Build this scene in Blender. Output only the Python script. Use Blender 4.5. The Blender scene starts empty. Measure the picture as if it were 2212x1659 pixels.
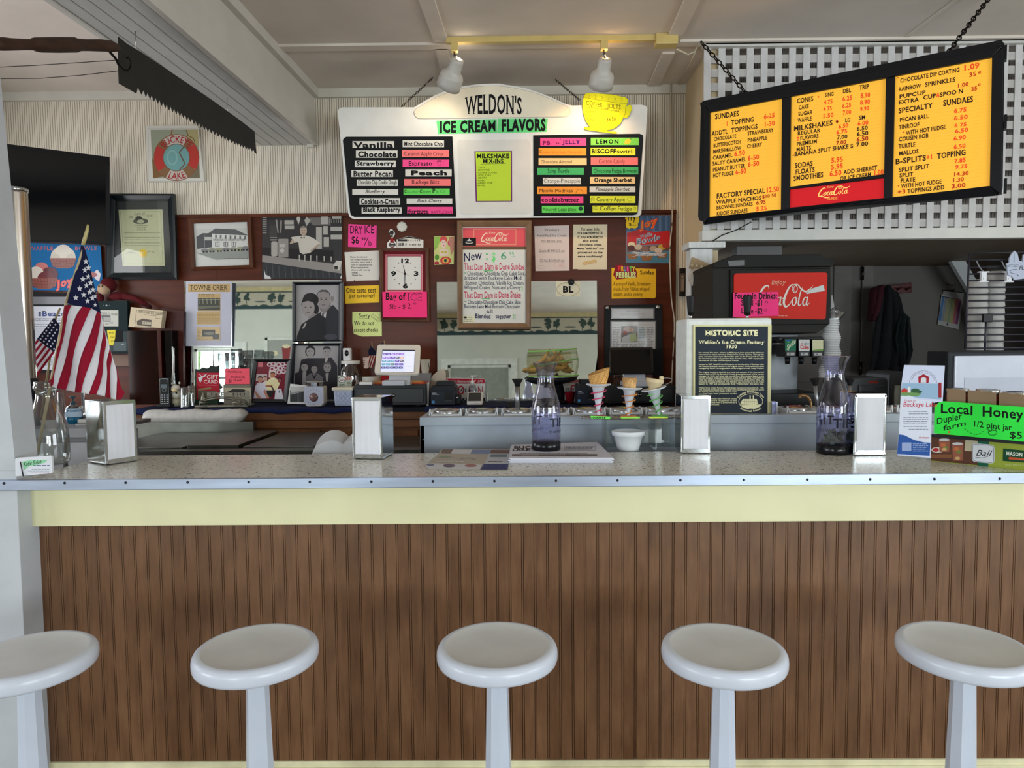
import bpy,bmesh,math,random
from mathutils import Vector,Matrix
SC = bpy.context.scene
COL = SC.collection
rnd = random.Random(11)
pi = math.pi
R = math.radians
# ---------------------------------------------------------------- camera
FPX = 1480.0
H = 1.5
PITCH,YAW,ROLL = 3.2,0.45,-0.5
CM = Matrix.Rotation(R(YAW),3,'Z') @ Matrix.Rotation(R(90 - PITCH),3,'X') @ Matrix.Rotation(R(ROLL),3,'Z')
CO = Vector((0,0,H))
cam = bpy.data.cameras.new('camera')
cam.sensor_width = 36
cam.lens = FPX * 36 / 2212
cam.clip_start = 0.02
camo = bpy.data.objects.new('camera',cam)
COL.objects.link(camo)
camo.matrix_world = Matrix.Translation(CO) @ CM.to_4x4()
SC.camera = camo
SC.view_settings.view_transform = 'Standard'
SC.view_settings.look = 'None'
SC.view_settings.gamma = 1
SC.view_settings.use_curve_mapping = False
SC.view_settings.exposure = 0.0
# ---------------------------------------------------------------- world: bright overcast sky
w = bpy.data.worlds.new('sky')
SC.world = w
w.use_nodes = True
nt = w.node_tree
nt.nodes.clear()
o = nt.nodes.new('ShaderNodeOutputWorld')
b = nt.nodes.new('ShaderNodeBackground')
b.inputs[0].default_value = (0.80,0.90,1.0,1)
b.inputs[1].default_value = 3.0
nt.links.new(b.outputs[0],o.inputs[0])
# ---------------------------------------------------------------- lights: daylight entering by the windows behind the viewer, plus side and aisle lights
def area(name,loc,rot,sx,sy,power,color=(1,1,1)):
 l = bpy.data.lights.new(name,'AREA')
 l.shape = 'RECTANGLE'
 l.size,l.size_y,l.energy,l.color = sx,sy,power,color
 ob = bpy.data.objects.new(name,l)
 COL.objects.link(ob)
 ob.location = loc
 ob.rotation_euler = rot
 return ob
DAY = (0.86,0.93,1.0)
RY = -4.0                                        # rear wall (with the windows), seen in the mirrors
WINS = [(-6.2,-5.3,0.9,2.02),(-3.2,-1.85,0.7,2.2),(-1.33,-0.12,0.3,2.2),(1.78,3.0,0.7,2.2),(3.3,4.4,0.7,2.2),(4.6,5.9,0.7,2.2)]
for k,(x0,x1,z0,z1) in enumerate(WINS):
 if k == 2: continue
 area('window_daylight',((x0 + x1) / 2,RY - 0.45,(z0 + z1) / 2 + 0.1),(R(-90 + 8 + 180),0,0),(x1 - x0) * 1.2,(z1 - z0) * 1.1,150 if k else 55,DAY)
area('side_area_light',(6.6,-0.8,1.6),(0,R(90),0),1.7,3.0,120,DAY)  # side area lights stand inside walls that have no windows
area('side_area_light',(-6.6,-0.8,1.6),(0,R(-90),0),1.7,3.0,120,DAY)
area('aisle_fill_light',(-3.49,3.3,1.75),(0,R(-90),0),1.3,1.38,26,(.95,.95,1.0))  # added fill light brightening the work aisle, with no opening behind it
# ---------------------------------------------------------------- colours and materials
def lin(c):
 c /= 255.0
 return c / 12.92 if c <= 0.04045 else ((c + 0.055) / 1.055) ** 2.4
def rgb(c):
 return (lin(c[0]),lin(c[1]),lin(c[2]),1.0)
_m = {}
KIND = {'paint': (0.55,0,0.10),'matte': (0.85,0,0.05),'gloss': (0.22,0,0.04),'plastic': (0.38,0,0.03),'metal': (0.28,1,0.10),'chrome': (0.10,1,0.02),
  'fabric': (0.95,0,0.18),'wood': (0.38,0,0.25),'paper': (0.75,0,0.03),'enamel': (0.33,0,0.06),'brushed': (0.42,1,0.15)}
def M(kind,col,rough=None,scale=12.0,var=None,bump=0.0,stretch=(1,1,1)):
 key = (kind,col,rough,scale,var,bump,stretch)
 if key in _m:
  return _m[key]
 r0,met,v0 = KIND[kind]
 m = bpy.data.materials.new(kind)
 m.use_nodes = True
 t = m.node_tree
 p = t.nodes['Principled BSDF']
 p.inputs['Roughness'].default_value = r0 if rough is None else rough
 p.inputs['Metallic'].default_value = met
 p.inputs['Specular IOR Level'].default_value = 0.5 if met or kind == 'enamel' else 0.35 if kind == 'gloss' else 0.22
 tc = t.nodes.new('ShaderNodeTexCoord')
 mp = t.nodes.new('ShaderNodeMapping')
 mp.inputs['Scale'].default_value = stretch
 nz = t.nodes.new('ShaderNodeTexNoise')
 nz.inputs['Scale'].default_value = scale
 nz.inputs['Detail'].default_value = 4
 t.links.new(tc.outputs['Object'],mp.inputs[0])
 t.links.new(mp.outputs[0],nz.inputs['Vector'])
 cr = t.nodes.new('ShaderNodeValToRGB')
 v = v0 if var is None else var
 c = rgb(col)
 cr.color_ramp.elements[0].position = 0.3
 cr.color_ramp.elements[1].position = 0.7
 cr.color_ramp.elements[0].color = (c[0] * (1 - v),c[1] * (1 - v),c[2] * (1 - v),1)
 cr.color_ramp.elements[1].color = (min(1,c[0] * (1 + v)),min(1,c[1] * (1 + v)),min(1,c[2] * (1 + v)),1)
 t.links.new(nz.outputs['Fac'],cr.inputs[0])
 t.links.new(cr.outputs[0],p.inputs['Base Color'])
 if bump:
  bp = t.nodes.new('ShaderNodeBump')
  bp.inputs['Strength'].default_value = bump
  bp.inputs['Distance'].default_value = 0.004
  t.links.new(nz.outputs['Fac'],bp.inputs['Height'])
  t.links.new(bp.outputs[0],p.inputs['Normal'])
 _m[key] = m
 return m
def glass(tint=(245,250,250),refl=0.1,rough=0.02,extra=None):
 """clear thin glass or plastic: transparent with a Fresnel reflection"""
 key = ('glass',tint,refl,rough)
 if key in _m:
  return _m[key]
 m = bpy.data.materials.new('clear_glass')
 m.use_nodes = True
 t = m.node_tree
 t.nodes.clear()
 out = t.nodes.new('ShaderNodeOutputMaterial')
 tr = t.nodes.new('ShaderNodeBsdfTransparent')
 tr.inputs[0].default_value = rgb(tint)
 gl = t.nodes.new('ShaderNodeBsdfGlossy')
 gl.inputs['Roughness'].default_value = rough
 lw = t.nodes.new('ShaderNodeLayerWeight')
 lw.inputs[0].default_value = 0.25
 mr = t.nodes.new('ShaderNodeMapRange')
 mr.inputs['To Min'].default_value = refl * 0.5
 mr.inputs['To Max'].default_value = min(0.9,refl * 5)
 mx = t.nodes.new('ShaderNodeMixShader')
 t.links.new(lw.outputs['Facing'],mr.inputs['Value'])
 t.links.new(mr.outputs[0],mx.inputs[0])
 t.links.new(tr.outputs[0],mx.inputs[1])
 t.links.new(gl.outputs[0],mx.inputs[2])
 t.links.new(mx.outputs[0],out.inputs[0])
 _m[key] = m
 return m
def attr_mat(name,rough=0.6,emit=0.0,coat=0.0):
 """flat print: colours come from the mesh's colour attribute"""
 key = ('attr',name)
 if key in _m:
  return _m[key]
 m = bpy.data.materials.new(name)
 m.use_nodes = True
 t = m.node_tree
 p = t.nodes['Principled BSDF']
 p.inputs['Roughness'].default_value = rough
 a = t.nodes.new('ShaderNodeAttribute')
 a.attribute_name = 'Col'
 t.links.new(a.outputs['Color'],p.inputs['Base Color'])
 if emit:
  t.links.new(a.outputs['Color'],p.inputs['Emission Color'])
  p.inputs['Emission Strength'].default_value = emit
 p.inputs['Coat Weight'].default_value = coat
 p.inputs['Specular IOR Level'].default_value = 0.2
 p.inputs['Coat Roughness'].default_value = 0.08
 _m[key] = m
 return m
INK = attr_mat('ink_print',0.65)
GLOSSY = attr_mat('glossy_print',0.3,0,0.22)
BACKLIT = attr_mat('backlit_panel',0.4,0.42)
SCREEN = attr_mat('lit_screen',0.2,0.8)
# ---------------------------------------------------------------- picture views (crop origin and scale) used to read positions off the photograph
VW = dict(F=(0,0,1),A1=(0,0,.25316),A2=(0,400,.18987),A3=(0,660,.24110),A4=(380,440,.18083),A5=(280,700,.22604),A6=(500,0,.22604),
    A7=(720,170,.18682),A8=(1060,170,.18682),B1=(730,440,.18083),B2=(960,460,.18083),B3=(1140,440,.18087),B4=(700,700,.18987),
    B5=(880,740,.18987),B6=(1200,700,.18081),B7=(1460,520,.22904),B8=(1440,660,.20500),C1=(1740,720,.21338),C2=(1900,500,.19283),
    C3=(1500,180,.19293),C4=(1880,90,.23513),C5=(1380,0,.18987),C6=(0,960,.27125),C7=(0,1300,.34358),C8=(1380,1280,.37613),
    D1=(360,740,.13562),D2=(200,600,.18083),D3=(30,790,.12206),D4=(640,740,.09946),D5=(1400,780,.07233),D6=(1660,780,.15371),
    D7=(900,80,.26221),D8=(0,0,.13562))
def vp(view,x,y):
 a,b_,s = VW[view]
 return a + x * s,b_ + y * s
def ray(px,py):
 return CM @ Vector(((px - 1106) / FPX,-(py - 829.5) / FPX,-1))
class PL:
 """a flat surface in the room: origin, direction to the right, outward normal"""
 def __init__(s,o,u=(1,0,0),n=(0,-1,0)):
  s.o,s.u,s.n = Vector(o),Vector(u).normalized(),Vector(n).normalized()
  s.v = s.n.cross(s.u)
 def hit(s,px,py,off=0.0):
  r = ray(px,py)
  return CO + r * (((s.o + s.n * off - CO).dot(s.n)) / r.dot(s.n))
 def mat(s,p):
  m = Matrix((s.u,s.v,s.n)).transposed().to_4x4()
  m.translation = p
  return m
def wall(d):
 return PL((0,d,0))
def at(px,py,d,view='F'):
 return wall(d).hit(*vp(view,px,py))
def atz(px,py,z,view='F'):
 r = ray(*vp(view,px,py))
 return CO + r * ((z - H) / r.z)
def mpp(p):
 return -(CM.transposed() @ (p - CO)).z / FPX
# ---------------------------------------------------------------- objects
def T(ob,label=None,cat=None,group=None,kind=None):
 if label: ob['label'] = label
 if cat: ob['category'] = cat
 if group: ob['group'] = group
 if kind: ob['kind'] = kind
 return ob
def empty(name,loc=(0,0,0),rz=0.0,mw=None):
 ob = bpy.data.objects.new(name,None)
 ob.empty_display_size = 0.05
 COL.objects.link(ob)
 if mw is not None:
  ob.matrix_world = mw
 else:
  ob.location = loc
  ob.rotation_euler = (0,0,rz)
 return ob
class MB:
 def __init__(s):
  s.v,s.f,s.m,s.mi,s.sm,s.smooth = [],[],[],0,[],False
  s.X = None
 def add(s,vs,fs,smooth=None):
  n = len(s.v)
  if s.X is not None:
   vs = [s.X @ Vector(p) for p in vs]
  s.v += [tuple(p) for p in vs]
  s.f += [tuple(i + n for i in f) for f in fs]
  s.m += [s.mi] * len(fs)
  s.sm += [s.smooth if smooth is None else smooth] * len(fs)
 def box(s,x0,x1,y0,y1,z0,z1,b=0.0):
  if b:
   bm = bmesh.new()
   bmesh.ops.create_cube(bm,size=1)
   for q in bm.verts:
    q.co = Vector(((x0 + x1) / 2 + q.co.x * (x1 - x0),(y0 + y1) / 2 + q.co.y * (y1 - y0),(z0 + z1) / 2 + q.co.z * (z1 - z0)))
   bmesh.ops.bevel(bm,geom=list(bm.edges),offset=b,segments=2,profile=0.6,affect='EDGES')
   bm.verts.index_update()
   s.add([q.co.copy() for q in bm.verts],[[q.index for q in f.verts] for f in bm.faces])
   bm.free()
  else:
   s.add([(x,y,z) for x in (x0,x1) for y in (y0,y1) for z in (z0,z1)],
      [(0,1,3,2),(4,6,7,5),(0,4,5,1),(2,3,7,6),(0,2,6,4),(1,5,7,3)])
 def lathe(s,prof,n=32,c=(0,0,0),smooth=True,cap=True):
  vs,fs = [],[]
  for r_,z in prof:
   for k in range(n):
    a = 2 * pi * k / n
    vs.append((c[0] + r_ * math.cos(a),c[1] + r_ * math.sin(a),c[2] + z))
  for i in range(len(prof) - 1):
   for k in range(n):
    k2 = (k + 1) % n
    fs.append((i * n + k,i * n + k2,(i + 1) * n + k2,(i + 1) * n + k))
  s.add(vs,fs,smooth)
  if cap:
   s.add(vs[:n],[tuple(range(n - 1,-1,-1))],False)
   s.add(vs[-n:],[tuple(range(n))],False)
 def tube(s,pts,r=0.003,n=8,smooth=True):
  pts = [Vector(p) for p in pts]
  vs,fs = [],[]
  up = Vector((0,0,1))
  for i,p in enumerate(pts):
   d = (pts[min(i + 1,len(pts) - 1)] - pts[max(i - 1,0)]).normalized()
   a = d.cross(up)
   if a.length < 0.05:
    a = d.cross(Vector((1,0,0)))
   a.normalize()
   b_ = d.cross(a)
   rr = r[i] if isinstance(r,(list,tuple)) else r
   for k in range(n):
    t = 2 * pi * k / n
    vs.append(p + a * (math.cos(t) * rr) + b_ * (math.sin(t) * rr))
  for i in range(len(pts) - 1):
   for k in range(n):
    k2 = (k + 1) % n
    fs.append((i * n + k,i * n + k2,(i + 1) * n + k2,(i + 1) * n + k))
  fs.append(tuple(range(n - 1,-1,-1)))
  fs.append(tuple((len(pts) - 1) * n + k for k in range(n)))
  s.add(vs,fs,smooth)
 def cyl(s,p0,p1,r0,r1=None,n=20,smooth=True):
  s.tube([p0,p1],[r0,r0 if r1 is None else r1],n,smooth)
 def prism(s,poly,d0,d1,axis='y',smooth=False):
  """poly in (x,z) extruded along y, or in (x,y) along z, or (y,z) along x"""
  n = len(poly)
  f = {'y': lambda a,b_,d: (a,d,b_),'z': lambda a,b_,d: (a,b_,d),'x': lambda a,b_,d: (d,a,b_)}[axis]
  vs = [f(a,b_,d0) for a,b_ in poly] + [f(a,b_,d1) for a,b_ in poly]
  s.add(vs,[tuple(range(n)),tuple(range(2 * n - 1,n - 1,-1))],False)
  s.add(vs,[(i,n + i,n + (i + 1) % n,(i + 1) % n) for i in range(n)],smooth)
 def ball(s,c,r,n=12,m=8,sc=(1,1,1)):
  prof = []
  vs,fs = [],[]
  for i in range(m + 1):
   t = pi * i / m
   for k in range(n):
    a = 2 * pi * k / n
    vs.append((c[0] + r * sc[0] * math.sin(t) * math.cos(a),c[1] + r * sc[1] * math.sin(t) * math.sin(a),c[2] + r * sc[2] * math.cos(t)))
  for i in range(m):
   for k in range(n):
    k2 = (k + 1) % n
    fs.append((i * n + k,(i + 1) * n + k,(i + 1) * n + k2,i * n + k2))
  s.add(vs,fs,True)
 def build(s,name,mats,parent=None,loc=None,rz=0.0,bevel=0.0,kind=None,label=None,mw=None):
  me = bpy.data.meshes.new(name)
  me.from_pydata(s.v,[],s.f)
  if not isinstance(mats,(list,tuple)):
   mats = [mats]
  for q in mats:
   me.materials.append(q)
  me.polygons.foreach_set('material_index',s.m)
  me.polygons.foreach_set('use_smooth',s.sm)
  bm = bmesh.new()
  bm.from_mesh(me)
  bmesh.ops.remove_doubles(bm,verts=bm.verts,dist=1e-6)
  bmesh.ops.recalc_face_normals(bm,faces=bm.faces)
  bm.to_mesh(me)
  bm.free()
  ob = bpy.data.objects.new(name,me)
  COL.objects.link(ob)
  if parent: ob.parent = parent
  if mw is not None: ob.matrix_world = mw
  if loc is not None: ob.location = loc
  if rz: ob.rotation_euler = (0,0,rz)
  if bevel:
   q = ob.modifiers.new('bevel','BEVEL')
   q.width,q.segments,q.limit_method = bevel,2,'ANGLE'
  if kind: ob['kind'] = kind
  if label: ob['label'] = label
  return ob
def rrect(x0,y0,x1,y1,r,n=4):
 out = []
 for cx,cy,a0 in ((x1 - r,y1 - r,0),(x0 + r,y1 - r,90),(x0 + r,y0 + r,180),(x1 - r,y0 + r,270)):
  for k in range(n + 1):
   a = R(a0 + 90 * k / n)
   out.append((cx + r * math.cos(a),cy + r * math.sin(a)))
 return out
def crom(pts,n=6):
 out = []
 P = [pts[0]] + list(pts) + [pts[-1]]
 for i in range(1,len(P) - 2):
  for k in range(n):
   t = k / n
   q = []
   for d in range(len(pts[0])):
    a,b_,c,e = P[i - 1][d],P[i][d],P[i + 1][d],P[i + 2][d]
    q.append(0.5 * (2 * b_ + (c - a) * t + (2 * a - 5 * b_ + 4 * c - e) * t * t + (3 * b_ - a - 3 * c + e) * t ** 3))
   out.append(tuple(q))
 out.append(tuple(pts[-1]))
 return out
# ---------------------------------------------------------------- lettering
_g = {}
def _raw(txt,off):
 cu = bpy.data.curves.new('g','FONT')
 cu.body = txt
 cu.resolution_u = 2
 cu.offset = off
 ob = bpy.data.objects.new('g',cu)
 me = bpy.data.meshes.new_from_object(ob)
 vs = [(q.co.x,q.co.y) for q in me.vertices]
 fs = [tuple(p.vertices) for p in me.polygons]
 bpy.data.meshes.remove(me)
 bpy.data.objects.remove(ob)
 bpy.data.curves.remove(cu)
 return vs,fs
_cap = max(y for x,y in _raw('H',0)[0])
_xh = max(y for x,y in _raw('x',0)[0])
_HH = max(x for x,y in _raw('HH',0)[0])
def glyph(ch,off,serif):
 if ch in 'MWmw&' and off > .016: off = .016
 key = (ch,off,serif)
 if key not in _g:
  vs,fs = _raw(ch,off) if ch != ' ' else ([],[])
  adv = max(x for x,y in _raw('H' + ch + 'H',0)[0]) - _HH
  if serif and vs:
   ed = {}
   for f in fs:
    for i in range(len(f)):
     a,b_ = f[i],f[(i + 1) % len(f)]
     k = (min(a,b_),max(a,b_))
     ed[k] = ed.get(k,0) + 1
   th = 0.045 if serif == 1 else 0.13
   ex = 0.05 if serif == 1 else 0.07
   for (a,b_),n in ed.items():
    if n != 1: continue
    (xa,ya),(xb,yb) = vs[a],vs[b_]
    if abs(ya - yb) > 0.012 or not (0.03 < abs(xa - xb) < 0.24): continue
    for yy,sg in ((-off,1),(_cap + off,-1),(_xh + off,-1)):
     if abs(ya - yy) < 0.03:
      x0,x1 = min(xa,xb) - ex,max(xa,xb) + ex
      n0 = len(vs)
      vs = vs + [(x0,ya),(x1,ya),(x1,ya + sg * th),(x0,ya + sg * th)]
      fs = fs + [(n0,n0 + 1,n0 + 2,n0 + 3)]
  _g[key] = (vs,fs,adv)
 return _g[key]
COKE = [([(2.3,2.55),(2.15,2.95),(1.5,2.85),(.75,2.0),(.4,1.1),(.75,.55),(1.45,.8),(1.95,1.3)],[.05,.2,.3,.34,.3,.24,.16,.06]),
  ([(.2,.55),(.9,.5),(1.7,.42),(2.6,.05),(3.4,.0),(3.9,.3)],[.04,.22,.3,.3,.2,.04]),
  ([(2.55,1.65),(2.2,1.5),(2.05,1.0),(2.3,.7),(2.6,.85),(2.75,1.3),(2.55,1.65),(2.9,1.5)],[.12,.16,.24,.16,.2,.22,.12,.06]),
  ([(3.6,1.5),(3.4,1.7),(3.1,1.4),(3.05,.9),(3.3,.68),(3.7,1.0)],[.14,.14,.24,.26,.18,.06]),
  ([(4.35,1.6),(4.0,1.6),(3.8,1.1),(3.95,.7),(4.25,.85),(4.4,1.3)],[.12,.16,.24,.2,.14,.1]),
  ([(4.5,1.7),(4.4,1.1),(4.5,.72),(4.8,.95)],[.2,.24,.2,.06]),([(4.75,1.5),(5.1,1.6)],[.2,.18]),
  ([(6.75,2.2),(6.6,2.75),(7.0,3.0),(7.2,2.5),(6.8,2.15),(6.3,2.6),(6.5,3.1),(5.9,2.9),(5.3,2.0),(5.05,1.1),(5.4,.55),(6.0,.8),(6.5,1.4)],
   [.06,.1,.14,.14,.12,.12,.12,.24,.34,.36,.3,.16,.06]),
  ([(6.5,3.1),(7.2,3.1),(7.9,2.6),(8.7,2.3),(9.4,2.6),(9.9,3.0)],[.1,.16,.22,.26,.16,.03]),
  ([(7.0,1.65),(6.65,1.5),(6.5,1.0),(6.75,.7),(7.05,.85),(7.2,1.3),(7.0,1.65),(7.5,1.5)],[.12,.16,.24,.16,.2,.22,.12,.06]),
  ([(8.1,2.75),(7.9,2.5),(7.65,1.6),(7.6,.9),(7.8,.68),(8.1,.95)],[.06,.16,.22,.24,.2,.06]),
  ([(8.95,1.6),(8.6,1.6),(8.35,1.1),(8.5,.7),(8.85,.85),(9.0,1.3)],[.12,.16,.24,.2,.14,.1]),
  ([(9.1,1.7),(9.0,1.1),(9.1,.72),(9.5,1.0)],[.2,.24,.2,.06])]
class Art:
 """flat print made of thin coloured shapes laid on a surface; positions are read in a picture view and carried onto the surface"""
 def __init__(s,pl,org,view='F',off=0.0,step=0.00006):
  s.pl,s.org,s.view,s.off,s.step = pl,org,view,off,step
  s.v,s.f,s.c = [],[],[]
  s.lay = 0
 def loc(s,x,y):
  p = s.pl.hit(*vp(s.view,x,y),s.off) - s.org
  return (p.dot(s.pl.u),p.dot(s.pl.v),p.dot(s.pl.n) + s.lay * s.step)
 def up(s,k=1):
  s.lay += k
 def mesh(s,pts,fs,col):
  n = len(s.v)
  s.v += [s.loc(x,y) for x,y in pts]
  s.f += [tuple(i + n for i in f) for f in fs]
  s.c += [rgb(col)] * len(fs)
 def poly(s,pts,col):
  s.lay += 1
  n = len(pts)
  if n > 4:
   try:
    from mathutils.geometry import tessellate_polygon
    fs = [t for t in tessellate_polygon([[Vector((x,y,0)) for x,y in pts]])]
    s.mesh(pts,fs,col)
    return s
   except Exception:
    pass
  s.mesh(pts,[tuple(range(n))],col)
  return s
 def rect(s,x0,y0,x1,y1,col,r=0):
  return s.poly(rrect(x0,y0,x1,y1,r) if r else [(x0,y0),(x1,y0),(x1,y1),(x0,y1)],col)
 def ell(s,cx,cy,rx,ry=None,col=(0,0,0),n=20,rot=0):
  ry = rx if ry is None else ry
  c,q = math.cos(R(rot)),math.sin(R(rot))
  return s.poly([(cx + rx * math.cos(a) * c - ry * math.sin(a) * q,cy + rx * math.cos(a) * q + ry * math.sin(a) * c) for a in [2 * pi * k / n for k in range(n)]],col)
 def line(s,pts,w_,col,close=False):
  s.lay += 1
  if close: pts = list(pts) + [pts[0]]
  L,Q = [],[]
  for i,p in enumerate(pts):
   a,b_ = pts[max(i - 1,0)],pts[min(i + 1,len(pts) - 1)]
   dx,dy = b_[0] - a[0],b_[1] - a[1]
   d = math.hypot(dx,dy) or 1
   ww = (w_[i] if isinstance(w_,(list,tuple)) else w_) / 2
   L += [(p[0] - dy / d * ww,p[1] + dx / d * ww),(p[0] + dy / d * ww,p[1] - dx / d * ww)]
  s.mesh(L,[(2 * i,2 * i + 1,2 * i + 3,2 * i + 2) for i in range(len(pts) - 1)],col)
  return s
 def ring(s,cx,cy,rx,ry,w_,col,n=28,a0=0,a1=360):
  return s.line([(cx + rx * math.cos(R(a0 + (a1 - a0) * k / n)),cy + ry * math.sin(R(a0 + (a1 - a0) * k / n))) for k in range(n + 1)],w_,col)
 def frame(s,x0,y0,x1,y1,w_,col):
  for q in ((x0,y0,x1,y0 + w_),(x0,y1 - w_,x1,y1),(x0,y0,x0 + w_,y1),(x1 - w_,y0,x1,y1)):
   s.rect(*q,col)
  return s
 def text(s,t,x,y,h,col=(20,20,22),w=None,bold=0,serif=0,it=0,jit=0,end=None,warp=None,align=0,mono=0):
  """t at baseline start (x,y) with capital height h; w or end fix its full width"""
  s.lay += 1
  q = h / _cap
  cur,lay = 0.0,[]
  for ch in t:
   g = glyph(ch,bold,serif)
   lay.append((g,cur))
   cur += g[2] + bold * 1.2 + mono
  tot = max(cur,0.01)
  if end is not None:
   w = math.hypot(end[0] - x,end[1] - y)
   ux,uy = (end[0] - x) / w,(end[1] - y) / w
  else:
   ux,uy = 1,0
  kx = (w / tot) if w else q
  if align and not w:
   x -= tot * q * align
  for g,c in lay:
   jy = rnd.uniform(-jit,jit) * h
   ja = rnd.uniform(-jit,jit)
   js = 1 + rnd.uniform(-jit,jit)
   pts = []
   for gx,gy in g[0]:
    gy2 = gy * js
    xx = (c + gx + it * gy2 + ja * gy2 * 0.6) * kx
    yy = gy2 * q + jy + ja * gx * q * 0.5
    if warp:
     pts.append(warp(xx,yy))
    else:
     pts.append((x + ux * xx,y + uy * xx - yy))
   if pts:
    s.mesh(pts,g[1],col)
  return s
 def lines(s,x0,y0,x1,n,dy,th,col,rag=0.3,seed=1):
  """rows of print too small to read"""
  rr = random.Random(seed)
  for i in range(n):
   x = x0
   xe = x1 - (rr.random() * rag * (x1 - x0) if i % 4 == 3 else 0)
   s.lay += 1
   while x < xe - th * 2:
    wl = min(rr.uniform(2,7) * th,xe - x)
    s.mesh([(x,y0 + i * dy),(x + wl,y0 + i * dy),(x + wl,y0 + i * dy + th),(x,y0 + i * dy + th)],[(0,1,2,3)],col)
    x += wl + th * 0.9
  return s
 def coke(s,x,y,wd,col,ht=None,slope=0.0):
  """the flowing two-word script, x,y its lower left corner"""
  k = wd / 10.0
  kh = (ht / 3.2) if ht else k
  for pts,ws in COKE:
   pw = crom([(a,b_,c) for (a,b_),c in zip(pts,ws)],5)
   s.line([(x + a * k + b_ * k * 0.12,y - b_ * kh + slope * a * k) for a,b_,c in pw],[c * k * 1.05 for a,b_,c in pw],col)
  return s
 def build(s,parent,name='lettering',mat=None,label=None):
  me = bpy.data.meshes.new(name)
  me.from_pydata(s.v,[],s.f)
  at_ = me.color_attributes.new('Col','FLOAT_COLOR','CORNER')
  buf = []
  for p,c in zip(me.polygons,s.c):
   buf += list(c) * p.loop_total
  at_.data.foreach_set('color',buf)
  me.materials.append(mat or INK)
  ob = bpy.data.objects.new(name,me)
  COL.objects.link(ob)
  ob.parent = parent
  if label: ob['label'] = label
  return ob
def slab(name,pl,pts,thick,mat,view='F',off=0.0,parent=None,curl=0.0,org=None):
 """a sheet, card or board whose outline pts is read in a picture view, standing on surface pl"""
 P = [pl.hit(*vp(view,x,y),off) for x,y in pts]
 if org is None:
  org = sum(P,Vector()) / len(P)
 L = [((p - org).dot(pl.u),(p - org).dot(pl.v),(p - org).dot(pl.n)) for p in P]
 n = len(L)
 b_ = MB()
 b_.add([(a,c,e) for a,c,e in L] + [(a,c,e + thick) for a,c,e in L],[tuple(range(n)),tuple(range(2 * n - 1,n - 1,-1))] + [(i,n + i,n + (i + 1) % n,(i + 1) % n) for i in range(n)])
 if parent is None:
  ob = b_.build(name,mat,mw=pl.mat(org))
 else:
  ob = b_.build(name,mat,parent)
 return ob,org
def Q(x0,y0,x1,y1):
 return [(x0,y0),(x1,y0),(x1,y1),(x0,y1)]
def sheet(name,label,cat,pl,view,pts,col,fn=None,thick=0.0012,off=0.0,group=None,kind='paper',mat=None,ink=None):
 if len(pts) == 2:
  pts = Q(pts[0][0],pts[0][1],pts[1][0],pts[1][1])
 ob,org = slab(name,pl,pts,thick,M(kind,col),view,off)
 T(ob,label,cat,group)
 if fn:
  a = Art(pl,org,view,off + thick + 0.0001)
  fn(a)
  a.build(ob,'lettering' if ink is None else ink[0],mat)
 return ob
def picture_frame(name,label,cat,pl,view,outer,inner,depth,fmat,fn,group=None,off=0.0,pmat=None,glassy=False,back=(30,30,30),pname='picture',fh=0.004):
 """moulded frame (four bars) around a flat print"""
 O = [pl.hit(*vp(view,x,y),off) for x,y in outer]
 I = [pl.hit(*vp(view,x,y),off) for x,y in inner]
 org = sum(O,Vector()) / 4
 root = empty(name,mw=pl.mat(org))
 T(root,label,cat,group)
 lo = lambda p,n: ((p - org).dot(pl.u),(p - org).dot(pl.v),(p - org).dot(pl.n) + n)
 b_ = MB()
 for i in range(4):
  j = (i + 1) % 4
  a,c,d,e = O[i],O[j],I[j],I[i]
  mo = [a.lerp(e,.3),c.lerp(d,.3),c.lerp(d,.72),a.lerp(e,.72)]
  vs = [lo(a,0),lo(c,0),lo(c,depth * .8),lo(a,depth * .8),lo(mo[0],depth),lo(mo[1],depth),lo(mo[2],depth * .75),lo(mo[3],depth * .75),lo(e,depth * .55),lo(d,depth * .55),lo(d,0),lo(e,0)]
  b_.add(vs,[(0,1,2,3),(3,2,5,4),(4,5,6,7),(7,6,9,8),(8,9,10,11),(0,3,4,7,8,11),(1,10,9,6,5,2)])
 b_.build('frame',fmat,root)
 n = MB()
 n.add([lo(p,0.001) for p in I] + [lo(p,0.004) for p in I],[(0,1,2,3),(7,6,5,4),(0,4,5,1),(1,5,6,2),(2,6,7,3),(3,7,4,0)])
 pic = n.build(pname,M('paper',back),root)
 a = Art(pl,org,view,off + 0.0042)
 fn(a)
 a.build(pic,'print',pmat)
 if glassy:
  g = MB()
  g.add([lo(p,depth * .5) for p in I] + [lo(p,depth * .5 + 0.002) for p in I],[(0,1,2,3),(7,6,5,4),(0,4,5,1),(1,5,6,2),(2,6,7,3),(3,7,4,0)])
  g.build('glass_pane',glass((250,252,250),0.05),root)
 return root
def kit(view,x,y,d,z=None):
 """point on the vertical plane at distance d under picture point x,y (dropped to height z), and metres per view unit there"""
 p = at(x,y,d,view)
 if z is not None: p.z = z
 return p,mpp(p) * VW[view][2]
def struct(ob,name=None):
 ob['kind'] = 'structure'
 return ob
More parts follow.
